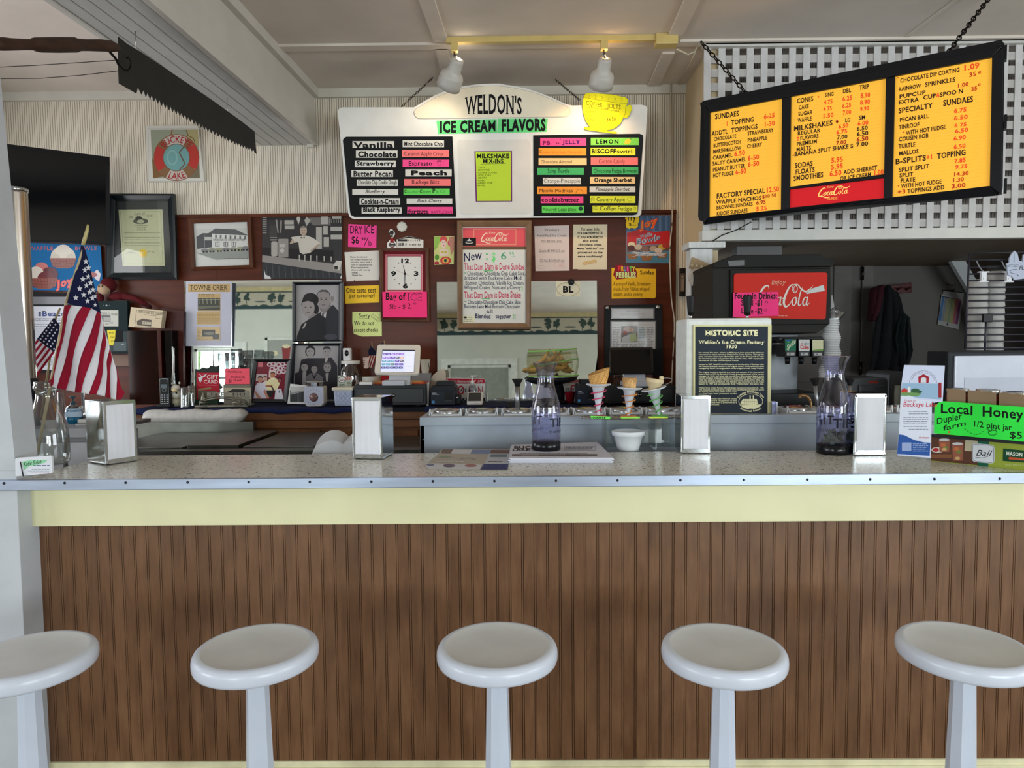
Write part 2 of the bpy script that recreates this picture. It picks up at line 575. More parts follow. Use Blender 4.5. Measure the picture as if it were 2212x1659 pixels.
# ================================================================ the room
CEIL = 3.19
WY = 4.6           # back wall face
LY = 3.98          # lattice plane
PY = 4.575         # wood panelling face
CR = M('paint',(205,198,184),scale=5,var=0.06)
CEILM = M('paint',(222,212,202),scale=2.5,var=0.07,rough=0.7)
TRIMW = M('paint',(214,210,200),scale=6,var=0.06)
WHITEP = M('paint',(205,206,208),scale=9,var=0.05)
def sbox(name,m,*a,**k):
 b_ = MB()
 b_.box(*a)
 o_ = b_.build(name,m,k.get('parent'))
 if not k.get('parent'): struct(o_)
 return o_
floor = sbox('floor',M('wood',(120,100,82),scale=3,stretch=(1,8,1)),-7.1,7.1,-4.2,5.6,-0.05,0)
ceiling = sbox('ceiling',CEILM,-7.1,7.1,-4.2,5.6,CEIL,CEIL + 0.06)
# back wall: cream beadboard, narrow strips with dark joints between
wb = MB()
wb.box(-3.6,1.16,WY + 0.004,WY + 0.1,0,CEIL)
wall_back = struct(wb.build('wall_back',M('matte',(96,86,72))))
bs = MB()
px0 = -3.5
STR = 0.0153
k = 0
while px0 + k * STR < 1.13:
 x = px0 + k * STR
 bs.box(x,x + STR * 0.78,WY - 0.004,WY + 0.006,0,CEIL)
 k += 1
o = bs.build('bead_strips',M('paint',(232,222,206),scale=3,var=0.05),wall_back,kind='stuff')
# left wall and partition
sbox('wall_left',CR,-3.6,-3.5,2.3,WY,0,CEIL)
# left post / wall end nearest the viewer
CF0 = atz(1106,1031,1.09).y
pb = MB()
pb.box(-1.92,-1.585,CF0 + 0.014,2.235,0,1.12,0.002)
pb.prism([(-1.92,1.12),(-1.585,1.12),(-1.69,CEIL),(-2.02,CEIL)],CF0 + 0.014,2.235)
wall_front = struct(pb.build('wall_front_left',M('paint',(196,200,206),scale=7,var=0.06)))
# wood panelling on the lower wall
PANEL = M('wood',(86,40,24),rough=0.34,scale=7,var=0.24,bump=0.06,stretch=(0.35,1,3.2))
wl = wall(PY)
def zat(px,py,d): return at(px,py,d).z
def xat(px,py,d): return at(px,py,d).x
ptop = zat(1106,457,PY)
panel = empty('wall_panelling')
struct(panel)
panel['label'] = 'dark red brown varnished wood panelling on the lower back wall'
seams = [xat(20,600,PY),xat(222,600,PY),xat(469,600,PY),xat(745,600,PY),xat(1100,600,PY),xat(1460,600,PY)]
for a,c in zip(seams[:-1],seams[1:]):
 b_ = MB()
 b_.box(a + 0.001,c - 0.001,PY,WY + 0.02,0.9,ptop - 0.02)
 b_.build('panel',PANEL,panel)
b_ = MB()
b_.box(seams[0],seams[-1],PY - 0.012,WY,ptop - 0.022,ptop,0.003)
b_.build('top_rail',M('wood',(88,44,27),scale=8,var=0.3,stretch=(0.3,1,1)),panel)
# trim at wall top
sbox('trim_1',TRIMW,-3.5,1.12,WY - 0.03,WY + 0.01,CEIL - 0.055,CEIL)
# beam (boxed), running from the viewer to the back wall, a little askew
def skew_box(name,x4,wx,y0,y1,z0,z1,m,sk=-0.048,struct_=True,parent=None):
 """x4: x of left edge at y=WY, wx width, sk: dx per metre towards viewer"""
 b2 = MB()
 f = lambda x,y: x + (WY - y) * sk
 vs = [(f(x,y),y,z) for x in (x4,x4 + wx) for y in (y0,y1) for z in (z0,z1)]
 b2.add(vs,[(0,1,3,2),(4,6,7,5),(0,4,5,1),(2,3,7,6),(0,2,6,4),(1,5,7,3)])
 q = b2.build(name,m,parent,bevel=0.003)
 if struct_ and not parent: struct(q)
 return q
BX0,BX1 = xat(556,300,4.56),xat(678,300,4.56)
BZ = zat(670,312,4.56)
BMAT = M('paint',(206,202,194),scale=4,var=0.05)
beam = skew_box('trim_2',BX0,BX1 - BX0,-3.9,WY,BZ + 0.02,CEIL,BMAT)
nb = 5
bw = (BX1 - BX0 - 0.035) / nb
for i in range(nb):
 skew_box('board',BX0 + 0.02 + i * bw,bw - 0.004,-3.9,WY,BZ + 0.006,BZ + 0.022,M('paint',(188,188,184),scale=5,var=0.05),parent=beam)
skew_box('edge_board',BX1 - 0.012,0.03,-3.9,WY - 0.02,BZ,BZ + 0.065,BMAT,parent=beam)
skew_box('edge_board',BX0 - 0.012,0.03,-3.9,WY - 0.02,BZ,BZ + 0.05,BMAT,parent=beam)
skew_box('corner_moulding',BX1 - 0.002,0.04,-3.9,WY - 0.03,CEIL - 0.055,CEIL,BMAT,parent=beam)
skew_box('corner_moulding',BX0 - 0.045,0.045,-3.9,WY - 0.03,CEIL - 0.05,CEIL,BMAT,parent=beam)
# wall post that carries the beam
sbox('trim_3',TRIMW,xat(662,250,4.57),xat(676,250,4.57),WY - 0.035,WY,zat(670,318,4.57),CEIL)
# ceiling battens
sbox('trim_4',CEILM,BX1,7.0,3.91,3.975,CEIL - 0.014,CEIL)
def batten(n,pa,pb_,w_,t=0.014):
 """from picture point pa to pb_ on the ceiling"""
 A = atz(*pa,CEIL - t)
 B = atz(*pb_,CEIL - t)
 d = (B - A).normalized()
 s_ = Vector((d.y,-d.x,0)) * w_ / 2
 A2 = A - d * 1.5 if pa[1] <= 5 else A
 b2 = MB()
 vs = [p + q + Vector((0,0,h_)) for p in (A2,B) for q in (-s_,s_) for h_ in (0,t)]
 b2.add(vs,[(0,1,3,2),(4,6,7,5),(0,4,5,1),(2,3,7,6),(0,2,6,4),(1,5,7,3)])
 return struct(b2.build(n,CEILM))
batten('trim_5',(921,0),(953,92),0.075)
batten('trim_6',(1496,0),(1453,92),0.075)
batten('trim_7',(1444,117),(1412,186),0.07)
batten('trim_8',(953,106),(975,190),0.07)
batten('trim_9',(2065,2),(1962,79),0.02,0.006)
# right return wall between the back wall and the lattice
sbox('wall_return',M('paint',(206,186,152),scale=3,var=0.05),1.115,1.165,LY + 0.02,WY + 0.05,0,CEIL)
# lattice screen
lat = empty('lattice_screen',(1.7,LY,2.6))
T(lat,'white painted wooden lattice screen above the kitchen opening','lattice')
LW = M('paint',(206,204,204),scale=20,var=0.07)
LW2 = M('paint',(190,186,184),scale=20,var=0.07)
zr = zat(1600,500,LY)
ztop = zat(1700,96,LY)
def lbox(n,x0,x1,y0,y1,z0,z1,m):
 b2 = MB()
 b2.box(x0 - 1.7,x1 - 1.7,y0 - LY,y1 - LY,z0 - 2.6,z1 - 2.6)
 return b2.build(n,m,lat)
x = xat(1524,300,LY)
xs = [1524,1552,1583,1613,1641,1668,1695,1719,1743,1768,1796]
k = 0
base = xat(1553,300,LY)
X0l = xat(1519,300,LY)
lbox('slat',X0l,X0l + 0.04,LY - 0.006,LY,zr,CEIL,LW)
step = 0.0795
xx = X0l + 0.0825
while xx < 3.6:
 lbox('slat',xx,xx + 0.038,LY - 0.006,LY,zr,CEIL,LW)
 xx += step
 k += 1
zz = CEIL - 0.02
row = 0
zz = zat(1600,109,LY)
for i in range(15):
 z1_ = zat(1600,119 + i * 29.8,LY)
 if z1_ - 0.044 < zr: break
 lbox('slat',X0l,3.6,LY,LY + 0.006,z1_ - 0.044,z1_,LW2)
tr = empty('lattice_rail')
struct(tr); tr['label'] = 'white painted rail along the foot and head of the lattice'
for (z0_,z1_,y0_,y1_) in ((zat(1600,521,LY),zat(1600,498,LY),LY - 0.03,LY + 0.05),(zat(1700,104,LY),CEIL,LY - 0.035,LY + 0.01)):
 b2 = MB()
 b2.box(X0l - 0.01,3.7,y0_,y1_,z0_,z1_,0.003)
 b2.build('rail',M('paint',(214,211,206),scale=10,var=0.06),tr)
b2 = MB()
b2.box(X0l,3.7,LY - 0.05,LY - 0.028,CEIL - 0.014,CEIL)
b2.build('rail',TRIMW,tr)
# wall behind the lattice (grooved boards)
b2 = MB()
b2.box(1.17,3.7,LY + 0.24,LY + 0.3,zr,CEIL)
wl_ = struct(b2.build('wall_behind_lattice',M('matte',(90,82,80))))
b2 = MB()
for i in range(160):
 x = 1.17 + i * 0.0158
 b2.box(x,x + 0.0125,LY + 0.234,LY + 0.242,zr,CEIL)
b2.build('bead_strips',M('paint',(176,168,164)),wl_,kind='stuff')
# kitchen beyond the opening
KY = 5.35
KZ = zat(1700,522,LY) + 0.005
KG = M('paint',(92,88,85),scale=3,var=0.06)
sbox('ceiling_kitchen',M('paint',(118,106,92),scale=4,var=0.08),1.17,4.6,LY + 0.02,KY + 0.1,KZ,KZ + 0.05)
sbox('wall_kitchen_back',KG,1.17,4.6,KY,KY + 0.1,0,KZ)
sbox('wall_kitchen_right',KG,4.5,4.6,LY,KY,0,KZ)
sbox('wall_right',CR,7.0,7.1,RY - .1,LY,0,CEIL)
sbox('wall_right_return',CR,3.6,7.1,LY,LY + 0.1,0,CEIL)
sbox('wall_left_front',CR,-7.1,-7.0,RY - .1,2.235,0,CEIL)
# door in the kitchen back wall
kd = struct(empty('door_1',(0,0,0)))
dx0,dx1 = xat(1692,700,KY - 0.03),xat(1858,700,KY - 0.03)
dz = zat(1780,541,KY - 0.03)
DM = M('paint',(86,82,80),scale=6,var=0.05)
def dbox(n,m,*a):
 b2 = MB(); b2.box(*a,0.003); return b2.build(n,m,kd)
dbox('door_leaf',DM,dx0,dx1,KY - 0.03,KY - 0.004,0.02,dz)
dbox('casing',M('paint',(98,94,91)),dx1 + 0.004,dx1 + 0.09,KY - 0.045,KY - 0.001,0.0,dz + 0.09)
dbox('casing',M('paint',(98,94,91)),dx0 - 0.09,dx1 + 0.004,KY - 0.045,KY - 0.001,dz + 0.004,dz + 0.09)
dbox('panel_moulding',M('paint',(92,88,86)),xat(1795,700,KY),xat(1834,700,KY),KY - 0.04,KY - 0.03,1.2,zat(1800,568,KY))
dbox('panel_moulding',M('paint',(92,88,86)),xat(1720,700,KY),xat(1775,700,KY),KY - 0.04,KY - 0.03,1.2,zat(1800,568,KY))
for py in (592,795):
 b2 = MB(); z_ = zat(1862,py,KY); b2.cyl((dx1 + 0.002,KY - 0.052,z_ - 0.05),(dx1 + 0.002,KY - 0.052,z_ + 0.05),0.009); b2.build('hinge',M('metal',(60,55,50)),kd)
# white weathered post at the kitchen corner with a little cap
pp = struct(empty('trim_10'))
pp['label'] = 'chipped white wooden post at the corner of the kitchen opening'
xa,xb = xat(1491,640,LY - 0.06),xat(1539,640,LY - 0.06)
WP = M('paint',(214,214,214),scale=30,var=0.12,bump=0.3,stretch=(3,3,0.4))
b2 = MB(); b2.box(xa,xb,LY - 0.06,LY + 0.05,0.0,zat(1515,538,LY - .06),0.003); b2.build('post',WP,pp)
b2 = MB(); b2.box(xa - 0.02,xb + 0.06,LY - 0.10,LY + 0.05,zat(1515,537,LY - .06),zat(1515,524,LY - .06),0.004); b2.build('cap',WP,pp)
# stair stringer and a dark slab painted as the shaded stair void at the right of the kitchen
KP = wall(KY - 0.25)
st,_ = slab('trim_11',KP,[(2024,525),(2055,525),(2110,621),(2160,720),(2128,720),(2088,634)],0.04,M('paint',(176,178,182),scale=14,var=0.06))
struct(st)
st,_ = slab('stair_shade_slab',wall(KY - 0.2),[(2056,524),(2131,524),(2131,690),(2120,640)],0.01,M('matte',(46,34,28)))
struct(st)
# ---------------------------------------------------------------- rear wall of the customer room (lights the place, seen in the mirrors)
RWM = M('paint',(206,208,196),scale=3,var=0.04)
segs = sorted(WINS)
rw = struct(empty('wall_rear'))
def rbox(n,m,x0,x1,y0,y1,z0,z1,par=rw):
 b2 = MB(); b2.box(x0,x1,y0,y1,z0,z1); return b2.build(n,m,par)
xprev = -7.1
for (x0,x1,z0,z1) in segs:
 rbox('wall_section',RWM,xprev,x0,RY - 0.1,RY,0,CEIL)
 rbox('wall_section',RWM,x0,x1,RY - 0.1,RY,z1,CEIL)
 rbox('wall_section',RWM,x0,x1,RY - 0.1,RY,0,z0)
 xprev = x1
rbox('wall_section',RWM,xprev,7.1,RY - 0.1,RY,0,CEIL)
for wi,(x0,x1,z0,z1) in enumerate(segs):
 wn = struct(empty('window_%d' % (wi + 1) if wi != 2 else 'door_2'))
 WTM = M('paint',(222,224,216))
 for a in ((x0 - .12,x0,z0 - .05,z1 + .12),(x1,x1 + .12,z0 - .05,z1 + .12),(x0,x1,z1,z1 + .12),(x0 - .15,x1 + .15,z0 - .1,z0 - .03)):
  rbox('casing',WTM,a[0],a[1],RY,RY + 0.025,a[2],a[3],wn)
 mids = [(x0,x0 + .05),(x1 - .05,x1)] + ([((x0 + x1) / 2 - .02,(x0 + x1) / 2 + .02)] if wi in (1,3,4,5) else [])
 for a,c in mids:
  rbox('sash',WTM,a,c,RY - .06,RY - .02,z0,z1,wn)
 for zc in (z0 + .03,(z0 + z1) / 2,z1 - .03):
  rbox('sash',WTM,x0,x1,RY - .06,RY - .02,zc - .025,zc + .025,wn)
 if wi == 2:
  rbox('door_panel',M('paint',(150,154,144)),x0,x1,RY - .05,RY - .03,z0,z1,wn)
 else:
  rbox('glass_pane',glass((250,252,250),0.06),x0,x1,RY - .045,RY - .04,z0,z1,wn)
# wallpaper border and picture rail on the rear wall
bd = empty('wallpaper_border',(0,RY,3.0))
T(bd,'wallpaper border of dark trees by a lake around the room behind the viewer, seen in the mirrors','wallpaper border')
struct(bd)
b2 = MB(); b2.box(-7,7,0.0,0.004,-0.19,0.10); b2.build('paper_strip',M('paper',(188,180,160)),bd)
b2 = MB(); b2.box(-7,7,0.0,0.008,0.085,0.105); b2.box(-7,7,0.0,0.008,-0.23,-0.17); b2.build('green_band',M('paper',(52,72,74)),bd)
b2 = MB(); b2.box(-7,7,0.0,0.02,0.105,0.19); b2.build('top_band',M('paint',(200,186,140)),bd)
tb = MB()
rr = random.Random(3)
for i in range(-18,19):
 cx = i * 0.66
 for (dx,h_,w_) in ((-.07,.17,.10),(.10,.15,.085)):
  for q in range(24):
   a = rr.uniform(0,2 * pi); r_ = rr.uniform(.2,1.25)
   X = cx + dx + math.cos(a) * w_ * .55 * r_; Z = -.03 + h_ * .1 + math.sin(a) * h_ * .45 * r_
   s_ = rr.uniform(.015,.035)
   tb.add([(X + s_ * math.cos(t),0.006 + q * .0001,Z + s_ * math.sin(t)) for t in [2 * pi * e / 7 for e in range(7)]],[tuple(range(7))])
  tb.add([(cx + dx - .006,.006,-.17),(cx + dx + .006,.006,-.17),(cx + dx + .006,.006,0),(cx + dx - .006,.006,0)],[(0,1,2,3)])
 tb.add([(cx - .3 + .6 * e / 10,.0055,-.155 + .018 * math.sin(e * 1.3)) for e in range(11)] + [(cx + .3,.0055,-.17),(cx - .3,.0055,-.17)],[tuple(range(13))])
 tb.add([(cx + .36 + .12 * math.cos(t),.0057,-.09 + .014 * math.sin(t)) for t in [2 * pi * e / 10 for e in range(10)]],[tuple(range(10))])
tb.build('tree_print',M('paper',(62,78,72),var=0.3,scale=30),bd)
# framed milkshake picture on the rear wall (seen in the left mirror)
def ms(a): pass
fr = empty('milkshake_picture',(-4.5,RY + 0.02,1.92))
T(fr,'white framed picture of a layered milkshake, reflected in the left mirror','picture')
b2 = MB()
for q in ((-.32,.32,.30,.25),(-.32,.32,-.30,-.25),):
 b2.box(q[0],q[1],-.015,.015,min(q[2],q[3]),max(q[2],q[3]))
b2.box(-.32,-.27,-.015,.015,-.3,.3); b2.box(.27,.32,-.015,.015,-.3,.3)
b2.build('frame',M('paint',(214,216,206)),fr)
b2 = MB(); b2.box(-.27,.27,-.012,0,-.25,.25); b2.build('print',M('paper',(158,160,152)),fr)
b2 = MB(); b2.prism([(.02,-.15),(.14,-.15),(.17,.12),(.0,.12)],0.001,0.003); b2.build('glass_print',M('paper',(140,60,62)),fr)
b2 = MB(); b2.ball((.085,0.002,.13),.08,sc=(1,.05,.45)); b2.ball((-.14,0.002,-.0),.07,sc=(1,.05,.7)); b2.build('cream_print',M('paper',(220,208,170)),fr)
# trees outside
hd = MB()
rr = random.Random(5)
for i in range(70):
 hd.ball((rr.uniform(-9,9),RY - rr.uniform(2.6,4.5),rr.uniform(0.2,1.9)),rr.uniform(.5,.9),7,5)
T(hd.build('hedge',M('matte',(120,150,84),scale=6,var=0.5)),'green hedge outside the windows behind the viewer','hedge')
sbox('ground_outside',M('matte',(150,160,140)),-14,14,-14,RY - .12,-0.3,-0.05)
# ---------------------------------------------------------------- mirrors
def mirror(view,x0,y0,x1,y1,tilt,label):
 a,c = at(x0,y0,PY - 0.02,view),at(x1,y1,PY - 0.02,view)
 b2 = MB()
 hw,hh = (c.x - a.x) / 2,(a.z - c.z) / 2
 b2.box(-hw,hw,0,0.005,-hh,hh)
 m = bpy.data.materials.new('mirror_glass')
 m.use_nodes = True
 p = m.node_tree.nodes['Principled BSDF']
 p.inputs['Metallic'].default_value = 1
 p.inputs['Roughness'].default_value = 0.015
 p.inputs['Base Color'].default_value = (0.80,0.86,0.84,1)
 ob = b2.build('wall_mirror',m)
 ob.location = ((a.x + c.x) / 2,PY - 0.012 - hh * math.sin(R(tilt)),(a.z + c.z) / 2)
 ob.rotation_euler = (R(-tilt),0,0)
 T(ob,label,'mirror')
 return ob
MR1 = mirror('F',397,607,743,872,1.76,'frameless wall mirror behind the cups and portraits on the left')
MR2 = mirror('F',943,609,1290,880,3.54,'frameless wall mirror behind the printer and the bag of bananas')

# unseen frame added on the left wall around the aisle fill light
fill_frame = struct(empty('window_7'))
for a in ((2.55,2.63,1.0,2.5),(4.02,4.1,1.0,2.5),(2.55,4.1,2.42,2.5),(2.55,4.1,1.0,1.08)):
 b2 = MB(); b2.box(-3.5,-3.47,*a); b2.build('casing',TRIMW,fill_frame)
# ================================================================ the serving counter
CZ = 1.09
CF = atz(1106,1031,CZ).y           # front edge
CB = atz(1106,978,CZ).y            # back edge
def counter_mat():
 m = bpy.data.materials.new('speckled_laminate')
 m.use_nodes = True
 t = m.node_tree
 p = t.nodes['Principled BSDF']
 p.inputs['Roughness'].default_value = 0.22
 tc = t.nodes.new('ShaderNodeTexCoord')
 def vor(sc,stretch,th,rot):
  mp = t.nodes.new('ShaderNodeMapping')
  mp.inputs['Scale'].default_value = stretch
  mp.inputs['Rotation'].default_value = (0,0,rot)
  v = t.nodes.new('ShaderNodeTexVoronoi')
  v.inputs['Scale'].default_value = sc
  r_ = t.nodes.new('ShaderNodeMath'); r_.operation = 'LESS_THAN'; r_.inputs[1].default_value = th
  n = t.nodes.new('ShaderNodeTexNoise'); n.inputs['Scale'].default_value = 55; n.inputs['Detail'].default_value = 3
  ad = t.nodes.new('ShaderNodeMath'); ad.operation = 'MULTIPLY_ADD'; ad.inputs[1].default_value = 0.9
  t.links.new(tc.outputs['Object'],mp.inputs[0]); t.links.new(mp.outputs[0],v.inputs[0]); t.links.new(tc.outputs['Object'],n.inputs['Vector'])
  t.links.new(n.outputs['Fac'],ad.inputs[0]); t.links.new(v.outputs['Distance'],ad.inputs[2])
  t.links.new(ad.outputs[0],r_.inputs[0])
  return r_
 a = vor(1,(74,52,60),0.60,0.2)
 b_ = vor(1,(105,74,60),0.555,-0.5)
 c_ = vor(1,(55,40,40),0.61,1.1)
 n = t.nodes.new('ShaderNodeTexNoise'); n.inputs['Scale'].default_value = 90
 cr = t.nodes.new('ShaderNodeValToRGB')
 cr.color_ramp.elements[0].color = rgb((214,211,200)); cr.color_ramp.elements[1].color = rgb((236,234,224))
 cr.color_ramp.elements[0].position = .4; cr.color_ramp.elements[1].position = .6
 t.links.new(tc.outputs['Object'],n.inputs['Vector']); t.links.new(n.outputs['Fac'],cr.inputs[0])
 last = cr.outputs[0]
 for q,c in ((c_,(168,160,148)),(b_,(104,92,80)),(a,(44,38,36))):
  mx = t.nodes.new('ShaderNodeMix'); mx.data_type = 'RGBA'
  t.links.new(q.outputs[0],mx.inputs[0]); t.links.new(last,mx.inputs[6]); mx.inputs[7].default_value = rgb(c)
  last = mx.outputs[2]
 t.links.new(last,p.inputs['Base Color'])
 return m
ct = empty('serving_counter',(0,CF,0))
T(ct,'long bar counter with pale yellow fascia over brown beadboard, faced by white stools','counter')
XL,XR = -1.583,2.75
# countertop: rear outline slightly worn
b2 = MB()
TOP_L = atz(0,1040,CZ).x - 0.25
b2.box(XL,XR,0.002,CB - CF,CZ - 0.03,CZ)
b2.box(TOP_L,XL,0.002,0.012,CZ - 0.03,CZ)
b2.build('countertop',counter_mat(),ct)
b2 = MB()
b2.box(TOP_L,XR,-0.004,0.004,CZ - 0.031,CZ + 0.0015,0.002)
b2.box(TOP_L,XR,-0.005,0.012,CZ,CZ + 0.002)
edge = b2.build('metal_edge',M('brushed',(176,186,206),rough=0.38,scale=40,var=0.12,stretch=(.1,1,1)),ct)
for px_ in (8,139,271,405,537,669,802,935,1068,1201,1334,1470,1607,1744,1880,2019,2160):
 p = at(px_,1044 - (px_ - 8) * 0.0045 - 0.0,CF - 0.005)
 b2 = MB(); b2.lathe([(0.0,0.003),(0.003,0.0022),(0.0042,0)],10)
 s_ = b2.build('screw',M('metal',(60,62,70),rough=0.4),edge)
 s_.location = (p.x,-0.0048,p.z); s_.rotation_euler = (R(90),0,0)
FY = 0.075
zf = at(1106,1131,CF + FY).z
xf0 = at(60,1100,CF + FY).x
b2 = MB(); b2.box(xf0,XR,FY,FY + 0.02,zf,CZ - 0.032,0.003)
b2.build('fascia_board',M('enamel',(232,228,186),rough=0.28,scale=5,var=0.04),ct)
BYo = FY + 0.03
zb = at(1106,1641,CF + BYo).z
def plank_mat():
 m = bpy.data.materials.new('varnished_beadboard')
 m.use_nodes = True
 t = m.node_tree; p = t.nodes['Principled BSDF']; p.inputs['Roughness'].default_value = 0.36
 tc = t.nodes.new('ShaderNodeTexCoord'); oi = t.nodes.new('ShaderNodeObjectInfo')
 mp = t.nodes.new('ShaderNodeMapping'); mp.inputs['Scale'].default_value = (1,1,0.09)
 ad = t.nodes.new('ShaderNodeVectorMath'); ad.operation = 'ADD'
 cm = t.nodes.new('ShaderNodeCombineXYZ'); mu = t.nodes.new('ShaderNodeMath'); mu.operation = 'MULTIPLY'; mu.inputs[1].default_value = 40
 t.links.new(oi.outputs['Random'],mu.inputs[0]); t.links.new(mu.outputs[0],cm.inputs[2]); t.links.new(mu.outputs[0],cm.inputs[0])
 t.links.new(tc.outputs['Object'],ad.inputs[0]); t.links.new(cm.outputs[0],ad.inputs[1]); t.links.new(ad.outputs[0],mp.inputs[0])
 n = t.nodes.new('ShaderNodeTexNoise'); n.inputs['Scale'].default_value = 70; n.inputs['Detail'].default_value = 6; n.inputs['Distortion'].default_value = 0.6
 t.links.new(mp.outputs[0],n.inputs['Vector'])
 n2 = t.nodes.new('ShaderNodeTexNoise'); n2.inputs['Scale'].default_value = 4.5; n2.inputs['Detail'].default_value = 5
 t.links.new(ad.outputs[0],n2.inputs['Vector'])
 cr = t.nodes.new('ShaderNodeValToRGB')
 cr.color_ramp.elements[0].position = .3; cr.color_ramp.elements[1].position = .72
 cr.color_ramp.elements[0].color = rgb((84,54,33)); cr.color_ramp.elements[1].color = rgb((132,93,62))
 mixf = t.nodes.new('ShaderNodeMath'); mixf.operation = 'MULTIPLY_ADD'; mixf.inputs[1].default_value = 0.45
 hm = t.nodes.new('ShaderNodeMath'); hm.operation = 'MULTIPLY'; hm.inputs[1].default_value = 0.55
 t.links.new(n2.outputs['Fac'],hm.inputs[0]); t.links.new(n.outputs['Fac'],mixf.inputs[0]); t.links.new(hm.outputs[0],mixf.inputs[2])
 t.links.new(mixf.outputs[0],cr.inputs[0])
 hs = t.nodes.new('ShaderNodeHueSaturation'); mr = t.nodes.new('ShaderNodeMapRange'); mr.inputs['To Min'].default_value = .93; mr.inputs['To Max'].default_value = 1.06
 t.links.new(oi.outputs['Random'],mr.inputs['Value']); t.links.new(mr.outputs[0],hs.inputs['Value']); t.links.new(cr.outputs[0],hs.inputs['Color'])
 t.links.new(hs.outputs[0],p.inputs['Base Color'])
 mr2 = t.nodes.new('ShaderNodeMapRange'); mr2.inputs['To Min'].default_value = .28; mr2.inputs['To Max'].default_value = .5
 t.links.new(n2.outputs['Fac'],mr2.inputs['Value']); t.links.new(mr2.outputs[0],p.inputs['Roughness'])
 return m
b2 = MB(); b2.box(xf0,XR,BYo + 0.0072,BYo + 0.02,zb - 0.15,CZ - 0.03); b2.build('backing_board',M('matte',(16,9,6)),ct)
b2 = MB(); b2.box(XL + .001,xf0,BYo + .001,BYo + .012,.02,CZ - .032); b2.build('gap_shade',M('matte',(30,20,16)),ct)  # dark strip added for the shade in the gap beside the post
PW = (at(1201,1400,CF + BYo).x - at(1099,1400,CF + BYo).x) / 102 * 26.9
b2 = MB()
hgt = zf + 0.02 - zb
b2.prism([(0.0006,.007),(0.0007,0.0005),(0.0014,0),(PW - .0078,0),(PW - .0071,.0005),(PW - .0070,.007)],0,hgt,'z')
b2.prism([(PW - .0056,.007),(PW - .0055,0.0005),(PW - .0049,0),(PW - .0015,0),(PW - .0008,.0005),(PW - .0007,.007)],0,hgt,'z')
n = int((XR - xf0) / PW)
pl0 = b2.build('plank',plank_mat(),ct)
pl0.location = (xf0,BYo,zb)
for i in range(1,n):
 q = pl0.copy(); COL.objects.link(q); q.location = (xf0 + i * PW,BYo + rnd.uniform(0,.0008),zb)
b2 = MB(); b2.box(xf0,XR,BYo - 0.006,BYo + 0.012,zb - 0.03,zb - 0.001,.002); b2.box(xf0,XR,BYo - 0.012,BYo + 0.012,0.0,zb - 0.02,.003)
b2.build('base_board',M('paint',(226,220,182),scale=14,var=0.10),ct)
b2 = MB(); b2.box(XL + .05,XR,BYo + 0.03,CB - CF - 0.03,0.0,CZ - 0.03); b2.build('carcass',M('matte',(60,48,40)),ct)
b2 = MB(); b2.box(XL + .3,XR,CB - CF - .03,2.84 - CF,.72,.745); b2.build('work_shelf',M('metal',(130,132,134)),ct)
# ================================================================ stools
SZ = 0.72
SEAT = M('enamel',(212,218,232),rough=0.25,scale=6,var=0.03)
SEATT = M('enamel',(210,210,212),rough=0.42,scale=9,var=0.05)
POST = M('enamel',(204,212,228),rough=0.3,scale=6,var=0.04)
r0 = 0.1575
stools = [(60,1414,'white round-seated bar stool at the left edge of the photo, seat cut off'),(554,1397,'white round-seated bar stool second from the left'),
    (1074,1393,'white round-seated bar stool in the middle of the row'),(1563,1397,'white round-seated bar stool second from the right'),
    (2083,1392,'white round-seated bar stool at the right edge of the photo')]
for i,(sx,sy,lb) in enumerate(stools):
 p = atz(sx,sy,SZ)
 if i == 0:
  root = empty('bar_stool')
  b2 = MB()
  b2.lathe([(0.0,-.038),(r0 * .80,-.040),(r0 * .95,-.040),(r0 * .982,-.037),(r0 * .998,-.030),(r0,-.018),(r0 * .993,-.009),(r0 * .97,-.002),(r0 * .935,.002),(r0 * .89,.0035),(r0 * .86,.003)],64,cap=False)
  seat = b2.build('seat',SEAT,root,(0,0,0))
  b2 = MB(); b2.lathe([(r0 * .862,.003),(r0 * .8,.0005),(r0 * .6,-.003),(r0 * .3,-.0045),(0,-.005)],64,cap=False)
  b2.build('worn_top',SEATT,seat)
  b2 = MB(); b2.lathe([(.028,-.039),(.0285,-.10),(.042,-SZ + .10),(.046,-SZ + .03),(.06,-SZ + .02)],8,smooth=False)
  col_ = b2.build('column',POST,root,(0,0,0),rz=R(12))
  b2 = MB(); b2.lathe([(.12,-SZ),(.12,-SZ + .01),(.07,-SZ + .022),(.05,-SZ + .03)],32)
  b2.build('base_plate',POST,root,(0,0,0))
  first = root
  parts = list(root.children)
 else:
  root = first.copy(); COL.objects.link(root)
  for ch in parts:
   c2 = ch.copy(); COL.objects.link(c2); c2.parent = root
   for g in ch.children:
    d2 = g.copy(); COL.objects.link(d2); d2.parent = c2
 root.location = (p.x,p.y,SZ)
 T(root,lb,'stool','bar stools along the counter')
